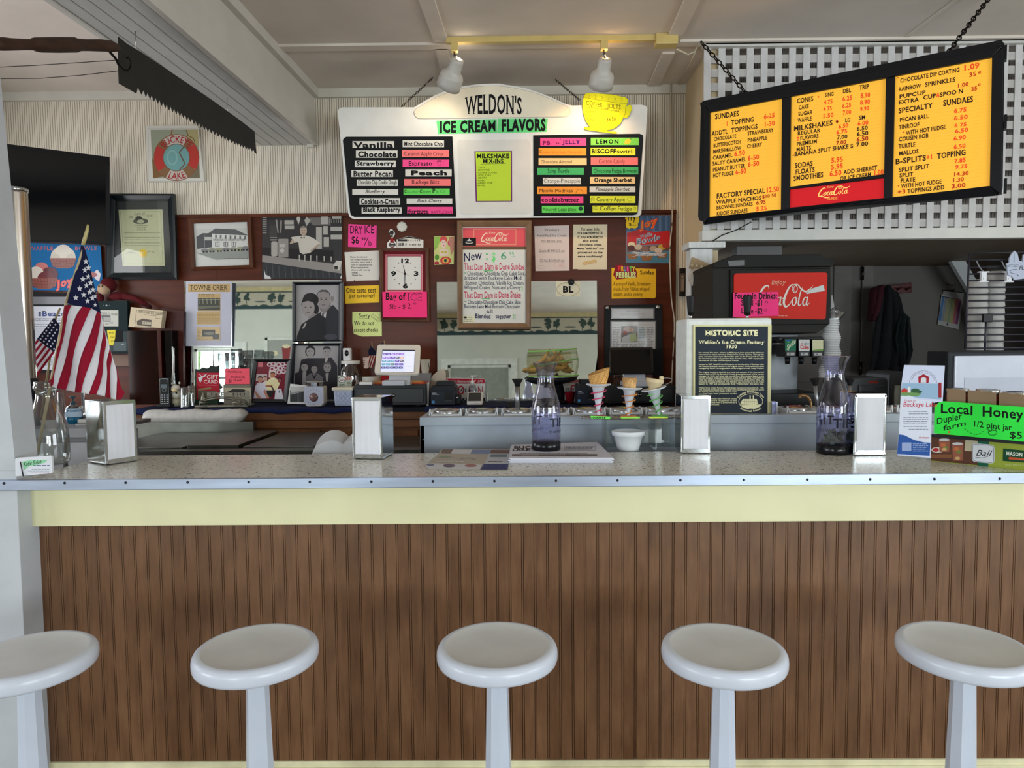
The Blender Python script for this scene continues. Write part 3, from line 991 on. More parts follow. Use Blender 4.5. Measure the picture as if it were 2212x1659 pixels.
# ================================================================ hanging flavour board
fy0,fy1 = 4.50,4.27
z0_,z1_ = zat(1080,470,fy0),zat(1080,228,fy1)
a_,c_ = fy1 - fy0,z1_ - z0_
FB = PL((0,fy0,z0_),(1,0,0),(0,-c_,a_))
def chain(name,label,pa,pb_,r=0.0022,link=0.02,col=(60,55,50),sag=0.0,group=None):
 pa,pb_ = Vector(pa),Vector(pb_)
 L = (pb_ - pa).length
 n = max(4,int(L / (link * .78)))
 b2 = MB()
 for i in range(n):
  t = (i + .5) / n
  c = pa.lerp(pb_,t) - Vector((0,0,sag * 4 * t * (1 - t)))
  d = (pb_ - pa).normalized()
  s1 = d.cross(Vector((0,1,0))).normalized(); s2 = d.cross(s1)
  s = s1 if i % 2 else s2
  pts = [c + d * (math.cos(q) * link * .5) + s * (math.sin(q) * link * .28) for q in [2 * pi * e / 8 for e in range(9)]]
  b2.tube(pts,r,5)
 ob = b2.build(name,M('metal',col,rough=.5))
 return T(ob,label,'chain',group,'stuff')
WH = M('plastic',(236,234,230),rough=0.35)
out = [(60,380),(75,345),(110,330),(940,330),(1050,262),(1180,190),(1330,130),(1480,92),(1640,68),(1800,58),(1950,56)]
R8 = [(x,y) for x,y in [(100,60),(230,78),(400,110),(560,160),(720,225),(860,290),(940,308),(1740,300),(1790,315),(1805,350),(1800,420),(1740,1480),(1735,1555),(1710,1585),(1680,1592)]]
to_f = lambda v,pts: [vp(v,x,y) for x,y in pts]
outline = to_f('A7',out) + to_f('A8',R8) + to_f('A7',[(240,1618),(200,1595),(180,1550)])
fb,forg = slab('flavor_board',FB,outline,0.02,WH)
T(fb,'white arched hanging menu sign listing the ice cream flavors on coloured strips','sign')
am = [(930,385),(955,350),(1060,285),(1190,215),(1340,155),(1490,115),(1640,92),(1800,82),(1950,82)]
am8 = [(100,85),(230,100),(400,135),(560,182),(720,248),(860,315),(915,345),(925,395),(900,430),(860,440)]
arch,_ = slab('arched_panel',FB,to_f('A7',am) + to_f('A8',am8) + to_f('A7',[(1100,462),(980,460),(945,430)]),0.004,M('plastic',(240,230,208),rough=0.4),'F',0.02,fb,org=forg)
q = Art(FB,forg,'F',0.0245)
c0 = vp('A7',1940,1140)
W0 = vp('A7',1530,415)
def warpW(xx,yy):
 x = W0[0] + xx
 t = (x - 1066) / 62.0
 return (x,245.5 + 0.5 * t - yy * (1 + 0.24 * (1 - t * t)) )
q.text("WELDON'S",0,0,33,(16,14,18),w=122,bold=.022,serif=1,warp=warpW)
q.line(to_f('A7',am) + to_f('A8',am8) + to_f('A7',[(1100,462),(980,460),(945,430),(930,385)]),.5,(150,140,125))
q.build(arch,'lettering')
# black panels
bpL,_ = slab('black_panel',FB,to_f('A7',[(112,715),(120,690),(150,672),(1378,668),(1422,1595),(245,1597),(205,1575),(195,1540)]),0.003,M('plastic',(14,14,16),rough=.45),'F',0.02,fb,org=forg)
bpR,_ = slab('black_panel',FB,to_f('A8',[(492,655),(1720,636),(1755,650),(1763,690),(1700,1545),(1680,1570),(1640,1578),(495,1588)]),0.003,M('plastic',(14,14,16),rough=.45),'F',0.02,fb,org=forg)
cp,_ = slab('centre_panel',FB,to_f('A7',[(1430,730),(1460,708)]) + to_f('A8',[(420,700),(450,725),(462,760),(462,1530),(440,1556)]) + to_f('A7',[(1500,1562),(1470,1540)]),0.003,M('plastic',(226,222,216),rough=.35),'F',0.02,fb,org=forg)
WHT,PNK,SAL,GRN,YEL,ORG,CRM,BLK = (226,222,214),(255,84,150),(255,128,128),(112,222,98),(238,240,70),(255,160,62),(246,208,150),(18,16,18)
def strip(v,x0,y0,x1,y1,col,txt,tx0=None,tx1=None,base=None,h=None,extra=None,lab=None,**k):
 s_,_ = slab('name_strip',FB,Q(x0,y0,x1,y1),0.0012,M('paper',col),v,0.0235,fb,org=forg)
 a = Art(FB,forg,v,0.0249)
 a.text(txt,tx0 or x0 + 12,base or y1 - 14,h or (y1 - y0) * .62,k.pop('tc',BLK),w=(tx1 or x1 - 12) - (tx0 or x0 + 12),**k)
 if extra: extra(a)
 a.build(s_,'lettering')
 if lab: s_['label'] = lab
B_ = .025
strip('A7',222,722,705,800,WHT,'Vanilla',240,695,797,60,bold=.04)
strip('A7',262,828,742,914,WHT,'Chocolate',285,735,905,62,bold=.045)
strip('A7',248,946,722,1022,WHT,'Strawberry',266,705,1003,48,bold=.045)
strip('A7',210,1057,690,1136,WHT,'Butter Pecan',230,680,1130,62,bold=.03)
strip('A7',272,1166,745,1240,WHT,'Chocolate Chip Cookie Dough',286,735,1220,48,bold=.02)
strip('A7',220,1277,750,1343,WHT,'BlueBerry',366,592,1322,38,it=.3,bold=.01)
strip('A7',304,1380,772,1457,WHT,'Cookies-n-Cream',320,762,1450,62,bold=.04)
strip('A7',328,1487,790,1560,WHT,'Black Raspberry',343,775,1537,50,bold=.045)
strip('A7',802,712,1280,792,WHT,'Mint Chocolate Chip',818,1268,778,50,bold=.03)
strip('A7',794,822,1338,906,SAL,'Caramel Apple Crisp',818,1268,890,48,jit=.06,bold=-.004,lab='salmon pink name strip')
def cupd(a):
 a.line([(1200,955),(1210,1003),(1240,1003),(1250,955)],3,BLK,True); a.ring(1225,952,27,9,3,BLK)
strip('A7',802,936,1338,1020,PNK,'Espresso',868,1145,1005,52,extra=cupd,bold=.015,jit=.03,lab='hot pink name strip')
strip('A7',832,1048,1368,1130,WHT,'Peach',895,1325,1115,50,bold=.05)
strip('A7',820,1160,1356,1240,SAL,'Buckeye Blitz',905,1225,1216,46,jit=.06,bold=.005,lab='salmon pink name strip')
def cocx(a):
 for t,x0,x1,h in (('C',820,850,36),('OCONUT',852,985,24),('C',998,1030,36),('REAM',1032,1130,24),('P',1145,1180,50),('IE',1186,1220,24)):
  a.text(t,x0,1320,h,BLK if len(t) == 1 else (60,120,60),w=x1 - x0,serif=1,bold=.02 if len(t) == 1 else 0)
 a.ring(1260,1303,22,18,2.5,(50,110,50),a0=-60,a1=260)
strip('A7',812,1270,1345,1344,GRN,' ',extra=cocx,lab='green name strip')
strip('A7',848,1383,1376,1447,WHT,'Black Cherry',968,1252,1427,36,it=.3,bold=.01)
strip('A7',855,1482,1383,1560,PNK,'fortnite',868,1105,1558,46,bold=.02,serif=2,extra=lambda a: a.text('BATTLE BUS',1130,1556,28,(150,30,80),w=245),lab='hot pink name strip')
def pbx(a):
 a.text('n',755,757,30,(60,20,60),w=42,serif=1); a.text('JELLY',836,752,44,(70,20,110),w=200,bold=.04); a.text('PB',600,765,44,(120,20,90),w=92,bold=.04)
 a.text("'",795,752,60,(70,20,70))
strip('A8',573,685,1104,776,PNK,' ',extra=pbx,lab='hot pink name strip')
strip('A8',555,803,1104,888,ORG,'C',562,598,862,38,serif=1,extra=lambda a: a.text('aramel Butterfinger Cheesecake',600,860,26,(214,110,24),w=455),lab='orange name strip')
strip('A8',553,918,1110,1000,CRM,'Chocolate Almond',577,940,978,36,serif=1,lab='cream name strip')
GR2 = (76,184,110)
strip('A8',540,1030,1077,1112,GR2,'Salty Turtle',655,912,1090,46,jit=.05,lab='dark green name strip')
strip('A8',604,1146,1040,1220,WHT,'Orange-Pineapple',610,1035,1204,50,bold=-.01)
def mm(a):
 a.ring(1027,1330,42,52,3,BLK,a0=180,a1=360)
strip('A8',538,1248,1113,1333,ORG,'Minion Madness',558,950,1312,42,jit=.06,extra=mm,lab='orange name strip')
strip('A8',578,1360,1071,1440,PNK,'cookiebutter',583,1025,1422,44,serif=2,bold=.02,jit=.04,lab='hot pink name strip')
strip('A8',592,1470,1077,1550,GRN,'Minecraft Grass Block',600,990,1532,42,jit=.05,extra=lambda a: a.ell(1040,1503,25,25,(30,70,60)),lab='green name strip')
def lem(a):
 a.ell(1583,727,40,28,(250,214,70),rot=-30); a.line([(1610,705),(1630,690)],5,(60,120,50))
strip('A8',1157,683,1713,768,(136,226,92),'LEMON',1215,1490,750,46,bold=.035,mono=.1,jit=.02,extra=lem,lab='lime green name strip')
strip('A8',1155,798,1672,885,YEL,'BISCOFF',1165,1452,862,48,bold=.04,serif=1,extra=lambda a: a.text('swirl',1455,860,42,BLK,w=185,serif=1,jit=.05),lab='yellow name strip')
strip('A8',1157,912,1702,998,SAL,'Cotton Candy',1247,1552,978,52,jit=.05,bold=-.008,lab='salmon pink name strip')
strip('A8',1168,1020,1706,1105,GR2,'Chocolate Fudge Brownie',1188,1690,1088,46,jit=.05,lab='dark green name strip')
strip('A8',1147,1136,1668,1214,CRM,'Orange Sherbet',1196,1634,1192,44,bold=.045,lab='cream name strip')
strip('A8',1143,1246,1671,1312,WHT,'Pineapple Sherbet',1210,1602,1294,36,it=.3,bold=.01)
def arrows(x,y):
 def f(a):
  for i in range(3):
   a.line([(x + 4,y - 36 + i * 16),(x + 30,y - 46 + i * 14),(x + 52,y - 40 + i * 16)],4,(90,110,20))
 return f
def apx(a):
 arrows(1150,1422)(a); a.ring(1605,1393,27,24,3,(120,150,30))
strip('A8',1147,1355,1671,1438,YEL,'Country Apple',1220,1552,1418,46,jit=.04,extra=apx,lab='yellow name strip')
strip('A8',1177,1468,1698,1545,YEL,'Coffee Fudge',1258,1632,1523,46,jit=.04,extra=lambda a: (arrows(1180,1523)(a),a.ring(1665,1497,16,14,3,(120,150,30))),lab='yellow name strip')
# green title strips
for (v,pts,t,x0,x1,y0,y1) in (('A7',[(1192,485),(1890,466),(1896,628),(1212,640)],'ICE CREAM',1230,1888,620,606),('A8',[(82,462),(660,462),(646,615),(80,630)],'FLAVORS',125,640,604,596)):
 s_,_ = slab('title_strip',FB,pts,0.001,M('paper',(112,226,138)),v,0.0205,fb,org=forg)
 a = Art(FB,forg,v,0.0216)
 a.text(t,x0,y0,122 if v == 'A7' else 128,BLK,end=(x1,y1),bold=.05)
 a.build(s_,'lettering')
# yellow coffee cup sign clipped on the board
cup = [(1080,190),(1100,170),(1170,165),(1400,182),(1560,215),(1588,240),(1580,285),(1565,325),(1600,300),(1632,310),(1630,360),(1600,430),(1570,458),(1535,450),(1500,520),(1440,570),(1380,592),(1340,600),(1345,607),(1440,612),(1468,625),(1450,636),(1390,634),(1100,592),(1078,575),(1085,560),(1120,556),(1150,564),(1100,490),(1070,400),(1060,310),(1066,240)]
def cupart(a):
 BK = (70,66,20)
 a.line([(1085,215),(1200,240),(1400,270),(1540,290),(1582,280)],2.5,BK)
 a.line(cup,2.5,BK,True)
 a.line([(1535,450),(1555,400),(1562,320)],3,BK)
 for k in range(6):
  x = 1130 + k * 75
  a.line([(x,185 + k * 8),(x + 18,200 + k * 8),(x,222 + k * 8)],3,BK)
 a.text('COFFEE',1100,305,48,BK,end=(1290,330),jit=.05,bold=-.005)
 a.text('JOLTS',1350,340,52,BK,end=(1505,358),jit=.05,bold=-.005)
 a.text('a frozen coffee shake',1130,335,22,BK,end=(1485,385),jit=.06)
 for i,t in enumerate(('-caramel','-oreo','-Toffee')):
  a.text(t,1090,392 + i * 48,26,BK,jit=.06)
 a.text('$6.50',1340,492,48,BK,w=105,jit=.05)
cs = sheet('cup_sign','yellow cutout coffee cup sign on the top right of the flavor board','sign',FB,'A8',cup,(250,244,40),cupart,thick=0.002,off=0.028)
# milkshake mix-ins card
MC = sheet('mix_in_card','lime green milkshake mix-ins card with purple edge in the middle of the flavor board','sign',FB,'F',[vp('A7',1632,838),vp('A8',246,833),vp('A8',248,1420),vp('A7',1648,1422)],(110,30,110),None,thick=.001,off=.0235)
def mix(a):
 a.poly([vp('A7',1645,846),vp('A8',234,840),vp('A8',236,1412),vp('A7',1662,1414)],(196,224,62))
 a.text('MILKSHAKE',1030,341.5,9,BLK,w=70,bold=.04)
 a.text('MIX-INS',1043,352.5,9,BLK,w=45,bold=.04)
 a.line([(1038,354.5),(1093,353.3)],.6,BLK)
 for i,t in enumerate(('TWIX','BROWNIE','COOKIE DOUGH','SNICKERS','HEATH','OREO','REESE CUP','M+MS')):
  a.text('-' + t,1031,363.5 + i * 5.6,3.8,(70,84,20),w=(5 + len(t) * 3.1))
a = Art(FB,MC.matrix_world.translation,'F',.0247); mix(a); a.build(MC,'lettering')
# ceiling hooks and chains of the flavour board
for (x0,y0,x1,y1,lb) in ((935,168,866,230,'small chain holding up the left side of the flavor board'),(1200,172,1252,214,'small chain holding up the right side of the flavor board')):
 A = atz(x0,y0,CEIL - .003); Bp = FB.hit(x1,y1 + 2,.01)
 chain('hanging_chain',lb,A,Bp,0.0018,0.022,(92,84,76))
# ================================================================ lit menu board, hung askew before the lattice
mu = Vector((1.10,-0.77,0)).normalized()
L0p = at(1521,360,3.88)
MP = PL((L0p.x,L0p.y,0),mu,(-mu.y * -1 * -1,-mu.x,0)) if False else PL((L0p.x,L0p.y,0),mu,(mu.y,-mu.x,0))
oc = [(1524,238),(1522,232),(1530,226),(2152,101),(2164,100),(2170,108),(2166,408),(2162,418),(2150,423),(1530,482),(1521,480),(1518,472)]
mb = empty('lightbox_menu',mw=MP.mat(MP.hit(1840,300)))
T(mb,'black framed amber backlit price board hanging on chains before the lattice','menu board')
morg = mb.matrix_world.translation.copy()
BKP = M('plastic',(24,24,28),rough=.35)
body,_ = slab('housing',MP,oc,0.075,BKP,'F',-0.09,mb,org=morg)
rim = [(1533,240),(2155,113),(2156,408),(1531,473)]
# front frame bars
F_ = lambda p,w: ((p - morg).dot(MP.u),(p - morg).dot(MP.v),w)
def bar(pts,w0=-.016,w1=.006):
 b2 = MB(); P = [MP.hit(x,y) for x,y in pts]
 b2.add([F_(p,w0) for p in P] + [F_(p,w1) for p in P],[(0,1,2,3),(7,6,5,4),(0,4,5,1),(1,5,6,2),(2,6,7,3),(3,7,4,0)])
 return b2.build('frame',BKP,mb,bevel=.003)
p1 = [(1534,243),(1689.5,213),(1687,454),(1532,469)]
p2 = [(1709,210),(1913.5,170.5),(1910,376),(1705,404)]
p3 = [(1934,166),(2143,124),(2138,402),(1928,427)]
pr = [(1706.5,409),(1910,384.5),(1909,428),(1706,449)]
bar([(1524,227),(2167,100),(2143,124),(1534,243)]); bar([(1532,469),(1928,427),(2138,402),(2164,421),(1519,484)])
bar([(1522,228),(1534,243),(1532,469),(1519,484)]); bar([(2143,124),(2168,101),(2164,421),(2138,402)])
bar([(1689.5,213),(1709,209),(1706,452),(1687,454)]); bar([(1913.5,170),(1934,166),(1928,428),(1909,431)])
bar([(1706,449),(1909,428),(1909,431),(1706,451.5)]); bar([(1706,404),(1910,376.5),(1910,384.5),(1706,409)],-.016,.002)
AM,RD,BK2 = (250,186,62),(222,66,34),(34,22,18)
def lp(pts,col,fn,name):
 s_,_ = slab(name,MP,pts,.004,attrless(col),'F',-.014,mb,org=morg)
 a = Art(MP,morg,'F',-.0095,.00003)
 a.poly(pts,col)
 fn(a)
 a.build(s_,'lettering',BACKLIT)
def attrless(col):
 m = M('plastic',col,rough=.5)
 p = m.node_tree.nodes['Principled BSDF']
 p.inputs['Emission Color'].default_value = rgb(col); p.inputs['Emission Strength'].default_value = .36
 return m
def ridges(a,p,n):
 for i in range(1,n):
  t = i / n
  A = (p[0][0] + (p[3][0] - p[0][0]) * t,p[0][1] + (p[3][1] - p[0][1]) * t); B = (p[1][0] + (p[2][0] - p[1][0]) * t,p[1][1] + (p[2][1] - p[1][1]) * t)
  a.line([A,B],.45,(238,170,50))
def tx(a,v,t,x0,y0,x1,y1,h,col=BK2,**k):
 ov = a.view; a.view = v
 a.text(t,x0,y0,h,col,end=(x1,y1),bold=k.pop('bold',.026),**k)
 a.view = ov
def m1(a):
 ridges(a,p1,30)
 for t,x0,y0,x1,y1,h,c in (('SUNDAES',232,402,500,364,56,0),('1',355,478,378,474,50,1),('TOPPING',413,467,668,428,52,0),('6-25',778,400,902,380,50,1),('ADDTL',196,588,375,562,48,0),
           ('TOPPINGS',413,553,710,505,50,0),('1-30',778,487,902,468,50,1),('CHOCOLATE',218,648,470,610,40,0),('STRAWBERRY',595,585,886,543,42,0),('BUTTERSCOTCH',214,720,520,674,42,0),
           ('PINEAPPLE',596,660,818,628,40,0),('MARSHMALLOW',210,788,523,742,42,0),('CHERRY',590,728,758,704,42,0),('CARAMEL',208,856,430,824,42,0),('6.50',446,818,570,800,52,1),
           ('SALTY CARAMEL',203,922,580,870,42,0),('6-50',597,866,727,848,52,1),('PEANUT BUTTER',208,990,570,942,42,0),('6-50',600,936,727,920,52,1),('HOT FUDGE',210,1056,440,1026,44,0),
           ('6-50',460,1022,583,1004,52,1),('FACTORY SPECIAL',248,1292,793,1226,54,0),('12.50',803,1224,950,1206,52,1),('WAFFLE NACHOS',243,1356,750,1304,44,0),('$10 50',760,1288,920,1268,36,2),
           ('BROWNIE SUNDAES',248,1414,655,1368,40,0),('6.95',692,1362,803,1346,42,2),('KIDDIE SUNDAES',250,1482,597,1444,42,0),('5.25',692,1432,815,1416,46,1)):
  tx(a,'C3',t,x0,y0,x1,y1,h,(BK2,RD,(150,30,20))[c])
lp(p1,AM,m1,'lit_panel')
def m2(a):
 ridges(a,p2,28)
 for t,x0,y0,x1,y1,h,c in (('CONES',1150,226,1333,196,52,0),('+',1375,168,1405,164,30,1),('SING',1462,152,1562,138,42,0),('DBL',1662,112,1756,98,46,0),('TRIP',1848,76,1956,60,50,0),
           ('CAKE',1168,296,1284,278,44,0),('4.75',1450,238,1550,224,44,1),('6.25',1658,200,1770,184,48,1),('8.90',1860,166,1970,152,50,1),
           ('SUGAR',1164,366,1322,344,44,0),('4 75',1445,312,1543,300,44,1),('6.25',1656,278,1758,264,46,1),('8.90',1856,242,1968,228,48,1),
           ('WAFFLE',1158,440,1314,418,46,0),('5.50',1440,392,1560,374,46,1),('7.00',1662,356,1758,342,48,1),('9.90',1856,314,1958,300,44,1),
           ('MILKSHAKES',1113,536,1550,466,54,0),('LG',1688,438,1748,428,44,0),('SM',1842,410,1918,400,46,0),('REGULAR',1156,584,1410,546,42,0),('6.50',1616,508,1725,492,44,1),('6.00',1828,476,1950,460,46,1),
           ('2',1146,645,1175,640,42,1),('FLAVORS',1185,640,1392,608,44,0),('6.75',1588,572,1716,554,44,1),('6.50',1818,534,1944,518,44,0),('PREMIUM',1146,704,1376,670,44,0),('7.00',1596,630,1716,614,42,0),('6.50',1818,594,1950,578,46,0),
           ('MALTS',1142,766,1310,740,44,0),('7.00',1588,692,1702,676,42,2),('6.50',1816,654,1950,638,46,2),('-BANANA SPLIT SHAKE $',1100,822,1780,720,44,0),('7.00',1812,712,1948,694,44,0),
           ('SODAS',1126,952,1328,924,56,0),('5.95',1532,892,1668,876,54,1),('FLOATS',1132,1022,1350,992,54,0),('5.95',1530,968,1668,950,54,1),('SMOOTHIES',1112,1094,1445,1050,56,0),
           ('6.50',1514,1042,1650,1026,56,1),('ADD SHERBET',1672,1020,2050,966,46,0),('OR ICE CREAM',1632,1090,1980,1040,44,0),('1.00',2006,1034,2120,1020,58,1)):
  tx(a,'C3',t,x0,y0,x1,y1,h,(BK2,RD,(150,30,20))[c])
 a.view = 'C3'; a.poly([(1580,425),(1600,408),(1616,430),(1598,452)],(120,20,20)); a.view = 'F'
lp(p2,AM,m2,'lit_panel')
def m3(a):
 ridges(a,p3,36)
 for t,x0,y0,x1,y1,h,c in (('+',245,345,262,342,22,2),('CHOCOLATE DIP COATING',275,378,822,276,38,0),('1.09',850,270,1005,240,50,1),('RAINBOW',262,458,466,422,36,0),('SPRINKLES',502,416,785,364,38,0),('35',908,326,975,314,38,2),
           ('c',990,296,1020,290,30,2),('PUPCUP',266,524,510,482,36,0),('1.00',796,424,905,406,36,2),('c',988,406,1016,400,28,2),('EXTRA',260,578,446,548,36,0),('CUP',486,534,605,514,38,0),('&',606,512,640,506,34,1),('SPOO N',640,508,856,470,38,0),('35',925,456,985,446,36,2),
           ('SPECIALTY',260,660,572,608,46,0),('SUNDAES',670,592,946,552,52,0),('PECAN BALL',270,738,538,700,36,0),('6.75',768,658,888,640,38,1),('TINROOF',262,806,452,778,38,0),('6.50',768,722,898,706,36,1),
           ('+',298,846,316,842,22,2),('WITH HOT FUDGE',328,858,696,802,38,0),('6 75',772,790,888,774,34,1),('COUSIN BOB',262,918,535,880,38,0),('6.50',778,842,902,826,36,1),('TURTLE',260,982,416,962,38,0),('6.90',764,910,880,894,36,1),
           ('MALLOS',263,1048,445,1024,38,0),('6.50',766,988,878,974,38,1),('B-SPLITS',230,1128,515,1090,48,0),('+1',515,1086,578,1078,44,1),('TOPPING',614,1078,880,1040,50,0),('SPLIT SPLIT',262,1200,542,1162,38,0),('7.85',772,1118,880,1104,38,1),
           ('SPLIT',268,1248,396,1236,36,0),('9.75',780,1172,896,1158,34,1),('PLATE',278,1298,414,1284,38,0),('14.30',760,1240,906,1224,36,2),('+',250,1338,268,1334,20,2),('WITH HOT FUDGE',284,1348,656,1304,38,0),('1.30',752,1294,862,1280,36,2),
           ('+3',250,1402,328,1392,36,2),('TOPPINGS ADD',342,1394,682,1356,38,0),('3.00',745,1350,878,1334,38,2)):
  tx(a,'C4',t,x0,y0,x1,y1,h,(BK2,RD,(176,50,24))[c])
lp(p3,AM,m3,'lit_panel')
def m4(a):
 a.view = 'C3'
 a.text('Enjoy',1480,1172,20,(250,200,90),end=(1558,1162),it=.25)
 a.coke(1372,1290,365,(255,214,120),120,slope=-.10)
 a.text('CLASSIC',1490,1310,28,(250,200,90),end=(1614,1296),serif=1)
 a.view = 'F'
lp(pr,(206,28,36),m4,'cola_panel')
# hinges on the right edge
for py in (112,262,400):
 b2 = MB(); P = MP.hit(2168,py,.0); l_ = F_(P,0); b2.box(l_[0],l_[0] + .012,l_[1] - .03,l_[1] + .03,-.05,-.005); b2.build('latch',BKP,mb)
A = atz(1512,100,CEIL - .04); chain('hanging_chain','dark heavy chain from the ceiling corner to the left of the lit price board',(xat(1514,100,3.9),3.9,CEIL - .02),MP.hit(1616,206,-.04),.0036,.036,(48,42,38))
Bp = MP.hit(2042,122,-.04)
chain('hanging_chain','dark heavy chain rising off the photo from the right of the lit price board',Bp,CO + ray(2141,-10) * ((CEIL - H) / ray(2141,-10).z),.0036,.036,(48,42,38))
# black cord under the board
b2 = MB(); b2.tube([MP.hit(1622,480,-.05),at(1590,497,3.9),at(1560,508,3.93),at(1538,522,3.94)],.003); T(b2.build('power_cord',M('plastic',(24,22,22))),'short black power cord under the lit price board','cord')
# ================================================================ ceiling track with two spot heads
TRY = 3.86
BR = M('enamel',(206,182,116),rough=.35)
tk = empty('ceiling_track',(0,TRY,CEIL))
T(tk,'brass coloured ceiling track rail with a connector box at its right end','track light')
xa,xb = xat(964,104,TRY),xat(1420,104,TRY)
b2 = MB(); b2.box(xa,xb,-.018,.018,-.03,0,.002); b2.build('rail',BR,tk)
b2 = MB(); b2.box(xat(1415,104,TRY),xat(1462,104,TRY),-.035,.035,-.058,0,.003); b2.build('connector_box',BR,tk)
for (sx,hx,hy,bx_,by_,lb) in ((982,988,132,968,188,'left grey spot head on the ceiling track aimed down left'),(1305,1307,131,1297,188,'right grey spot head on the ceiling track above the yellow cup sign')):
 s_ = empty('spot_light',(xat(sx,110,TRY),TRY,CEIL - .03))
 T(s_,lb,'spotlight','spot heads on the ceiling track')
 o0 = s_.location.copy()
 b2 = MB(); b2.box(-.019,.019,-.017,.017,-.045,0,.002); b2.build('adapter',BR,s_)
 H0 = at(hx,hy,TRY) - o0
 b2 = MB(); b2.tube([(0,0,-.045),(0,0,-.06),H0],.007,8); b2.build('stem',M('chrome',(130,125,120)),s_)
 H1 = at(bx_,by_,TRY + .10) - o0
 d = (H1 - H0); Lh = d.length; d.normalize()
 m4_ = d.to_track_quat('Z','Y').to_matrix().to_4x4(); m4_.translation = H0
 k_ = 1.0
 prof = [(.004,-.012),(.034,-.010),(.036,0),(.0375,.065),(.046,.085),(.060,.098),(.0665,.115),(.068,.16),(.0685,Lh * 1.0),(.0655,Lh),(.063,.15),(.05,.11)]
 prof = [(r_ * 1.0,z_ * (Lh / .2) if z_ > 0 and z_ != Lh else z_) for r_,z_ in prof]
 b2 = MB(); b2.X = m4_; b2.lathe(prof,36,cap=False)
 b2.build('lamp_shade',M('enamel',(196,192,186),rough=.4),s_)
 b2 = MB(); b2.X = m4_
 for a in range(7):
  c = (math.cos(a * .9) * .022,math.sin(a * .9) * .022) if a else (0,0)
  b2.lathe([(0.0,-.0125),(.0035,-.0122)],8,(c[0],c[1],0),cap=False)
 b2.build('vent_hole',M('matte',(30,28,28)),s_,kind='stuff')
 b2 = MB(); b2.X = m4_; b2.ball((0,0,Lh * .62),.045,16,10)
 mm_ = M('paper',(255,226,180)); pz = mm_.node_tree.nodes['Principled BSDF']; pz.inputs['Emission Color'].default_value = (1,.8,.52,1); pz.inputs['Emission Strength'].default_value = 12
 b2.build('bulb',mm_,s_)
 l = bpy.data.lights.new('spot_lamp','SPOT'); l.energy = 12 if sx > 1100 else 4.5; l.color = (1,.62,.30) if sx > 1100 else (1,.84,.62); l.spot_size = R(115); l.spot_blend = .8; l.shadow_soft_size = .03
 lo_ = bpy.data.objects.new('spot_lamp',l); COL.objects.link(lo_)
 l2_ = bpy.data.lights.new('lamp_leak','POINT'); l2_.energy = 1.0 if sx > 1100 else .5; l2_.color = l.color; l2_.shadow_soft_size = .03; l3_ = bpy.data.objects.new('lamp_leak',l2_); COL.objects.link(l3_); l3_.location = o0 + H0 - d * .03 + Vector((0,.03,.0))
 lo_.location = o0 + H0 + d * (Lh + .004); lo_.rotation_euler = (-d).to_track_quat('Z','Y').to_euler()
# thin cord running along the ceiling edge to the corner
b2 = MB(); b2.tube([at(1462,106,TRY),at(1486,118,3.9),at(1500,112,3.93),at(1508,96,3.95)],.004); b2.tube([at(1502,112,3.93),at(1490,140,4.2),at(1466,182,4.55)],.004)
T(b2.build('ceiling_cord',M('plastic',(206,196,170))),'cream cord running from the track light along the ceiling corner','cord',kind='stuff')
# white cable down the panelling at the right
b2 = MB(); b2.tube([at(x,y,PY - .012) for x,y in crom([(1449,180),(1451,400),(1452,480),(1447,540),(1450,640),(1457,700),(1453,780),(1451,830)],6)],.0045)
T(b2.build('wall_cable',M('plastic',(196,186,170))),'cream cable running down the right edge of the wood panelling','cable')
# ================================================================ saw hung under the beam
SP0,SP1 = Vector((-1.60,2.87,0)),Vector((-1.51,4.12,0))
su = (SP1 - SP0).normalized()
SPL = PL(SP0,su,(su.y,-su.x,0))
sw = empty('hand_saw',mw=SPL.mat(SPL.hit(400,190)))
T(sw,'large old pit saw with black blade and dark wooden handle under the ceiling beam','saw')
sorg = sw.matrix_world.translation.copy()
top = [(1005,312),(1080,375),(1200,445),(1520,660),(1800,850),(2050,1030),(2165,1120),(2182,1310)]
bot_a,bot_b = (1160,795),(2182,1310)
pts = [(1005,312),(1080,375),(1200,445),(1520,660),(1800,850),(2050,1030),(2168,1122),(2184,1312)]
nT = 33
edge_ = []
def be(t):   # lower edge, tips
 P = [(1200,805),(1400,918),(1600,1030),(1800,1138),(2000,1232),(2170,1300)]
 k = t * 5; i = min(int(k),4); f = k - i
 return (P[i][0] + (P[i + 1][0] - P[i][0]) * f,P[i][1] + (P[i + 1][1] - P[i][1]) * f)
for i in range(nT,-1,-1):
 t = (i / nT) ** .93
 x,y = be(t)
 d_ = 62 * (1 - t) + 30 * t
 w_ = 1030 / nT * (1.15 - .3 * t) / 2
 edge_ += [(x + w_ * .2,y),(x - w_,y - d_)]
pts += edge_[:-1] + [(1172,738),(1160,797),(1012,712),(1005,560)]
bl,_ = slab('blade',SPL,[vp('A1',*p) for p in pts],.003,M('metal',(38,38,38),rough=.55,scale=8,var=.2),'F',0,sw,org=sorg)
bl.data.materials[0].node_tree.nodes['Principled BSDF'].inputs['Metallic'].default_value = .3
def hloc(x,y,w=0):
 p = SPL.hit(*vp('D8',x,y)) - sorg
 return Vector((p.dot(su),p.dot(SPL.v),w))
sect = [(-120,700,92),(0,700,98),(90,700,98),(200,706,90),(400,708,82),(540,712,80),(562,712,102),(620,716,110),(900,716,114),(1200,714,112),(1235,712,92),(1400,720,86),(1600,722,90),(1760,735,88),(1860,758,60),(1895,772,34)]
b2 = MB()
hp = [hloc(x,y) for x,y,r_ in sect]
hr = [(hloc(x,y - r_) - hloc(x,y)).length for x,y,r_ in sect]
b2.tube(hp,hr,16)
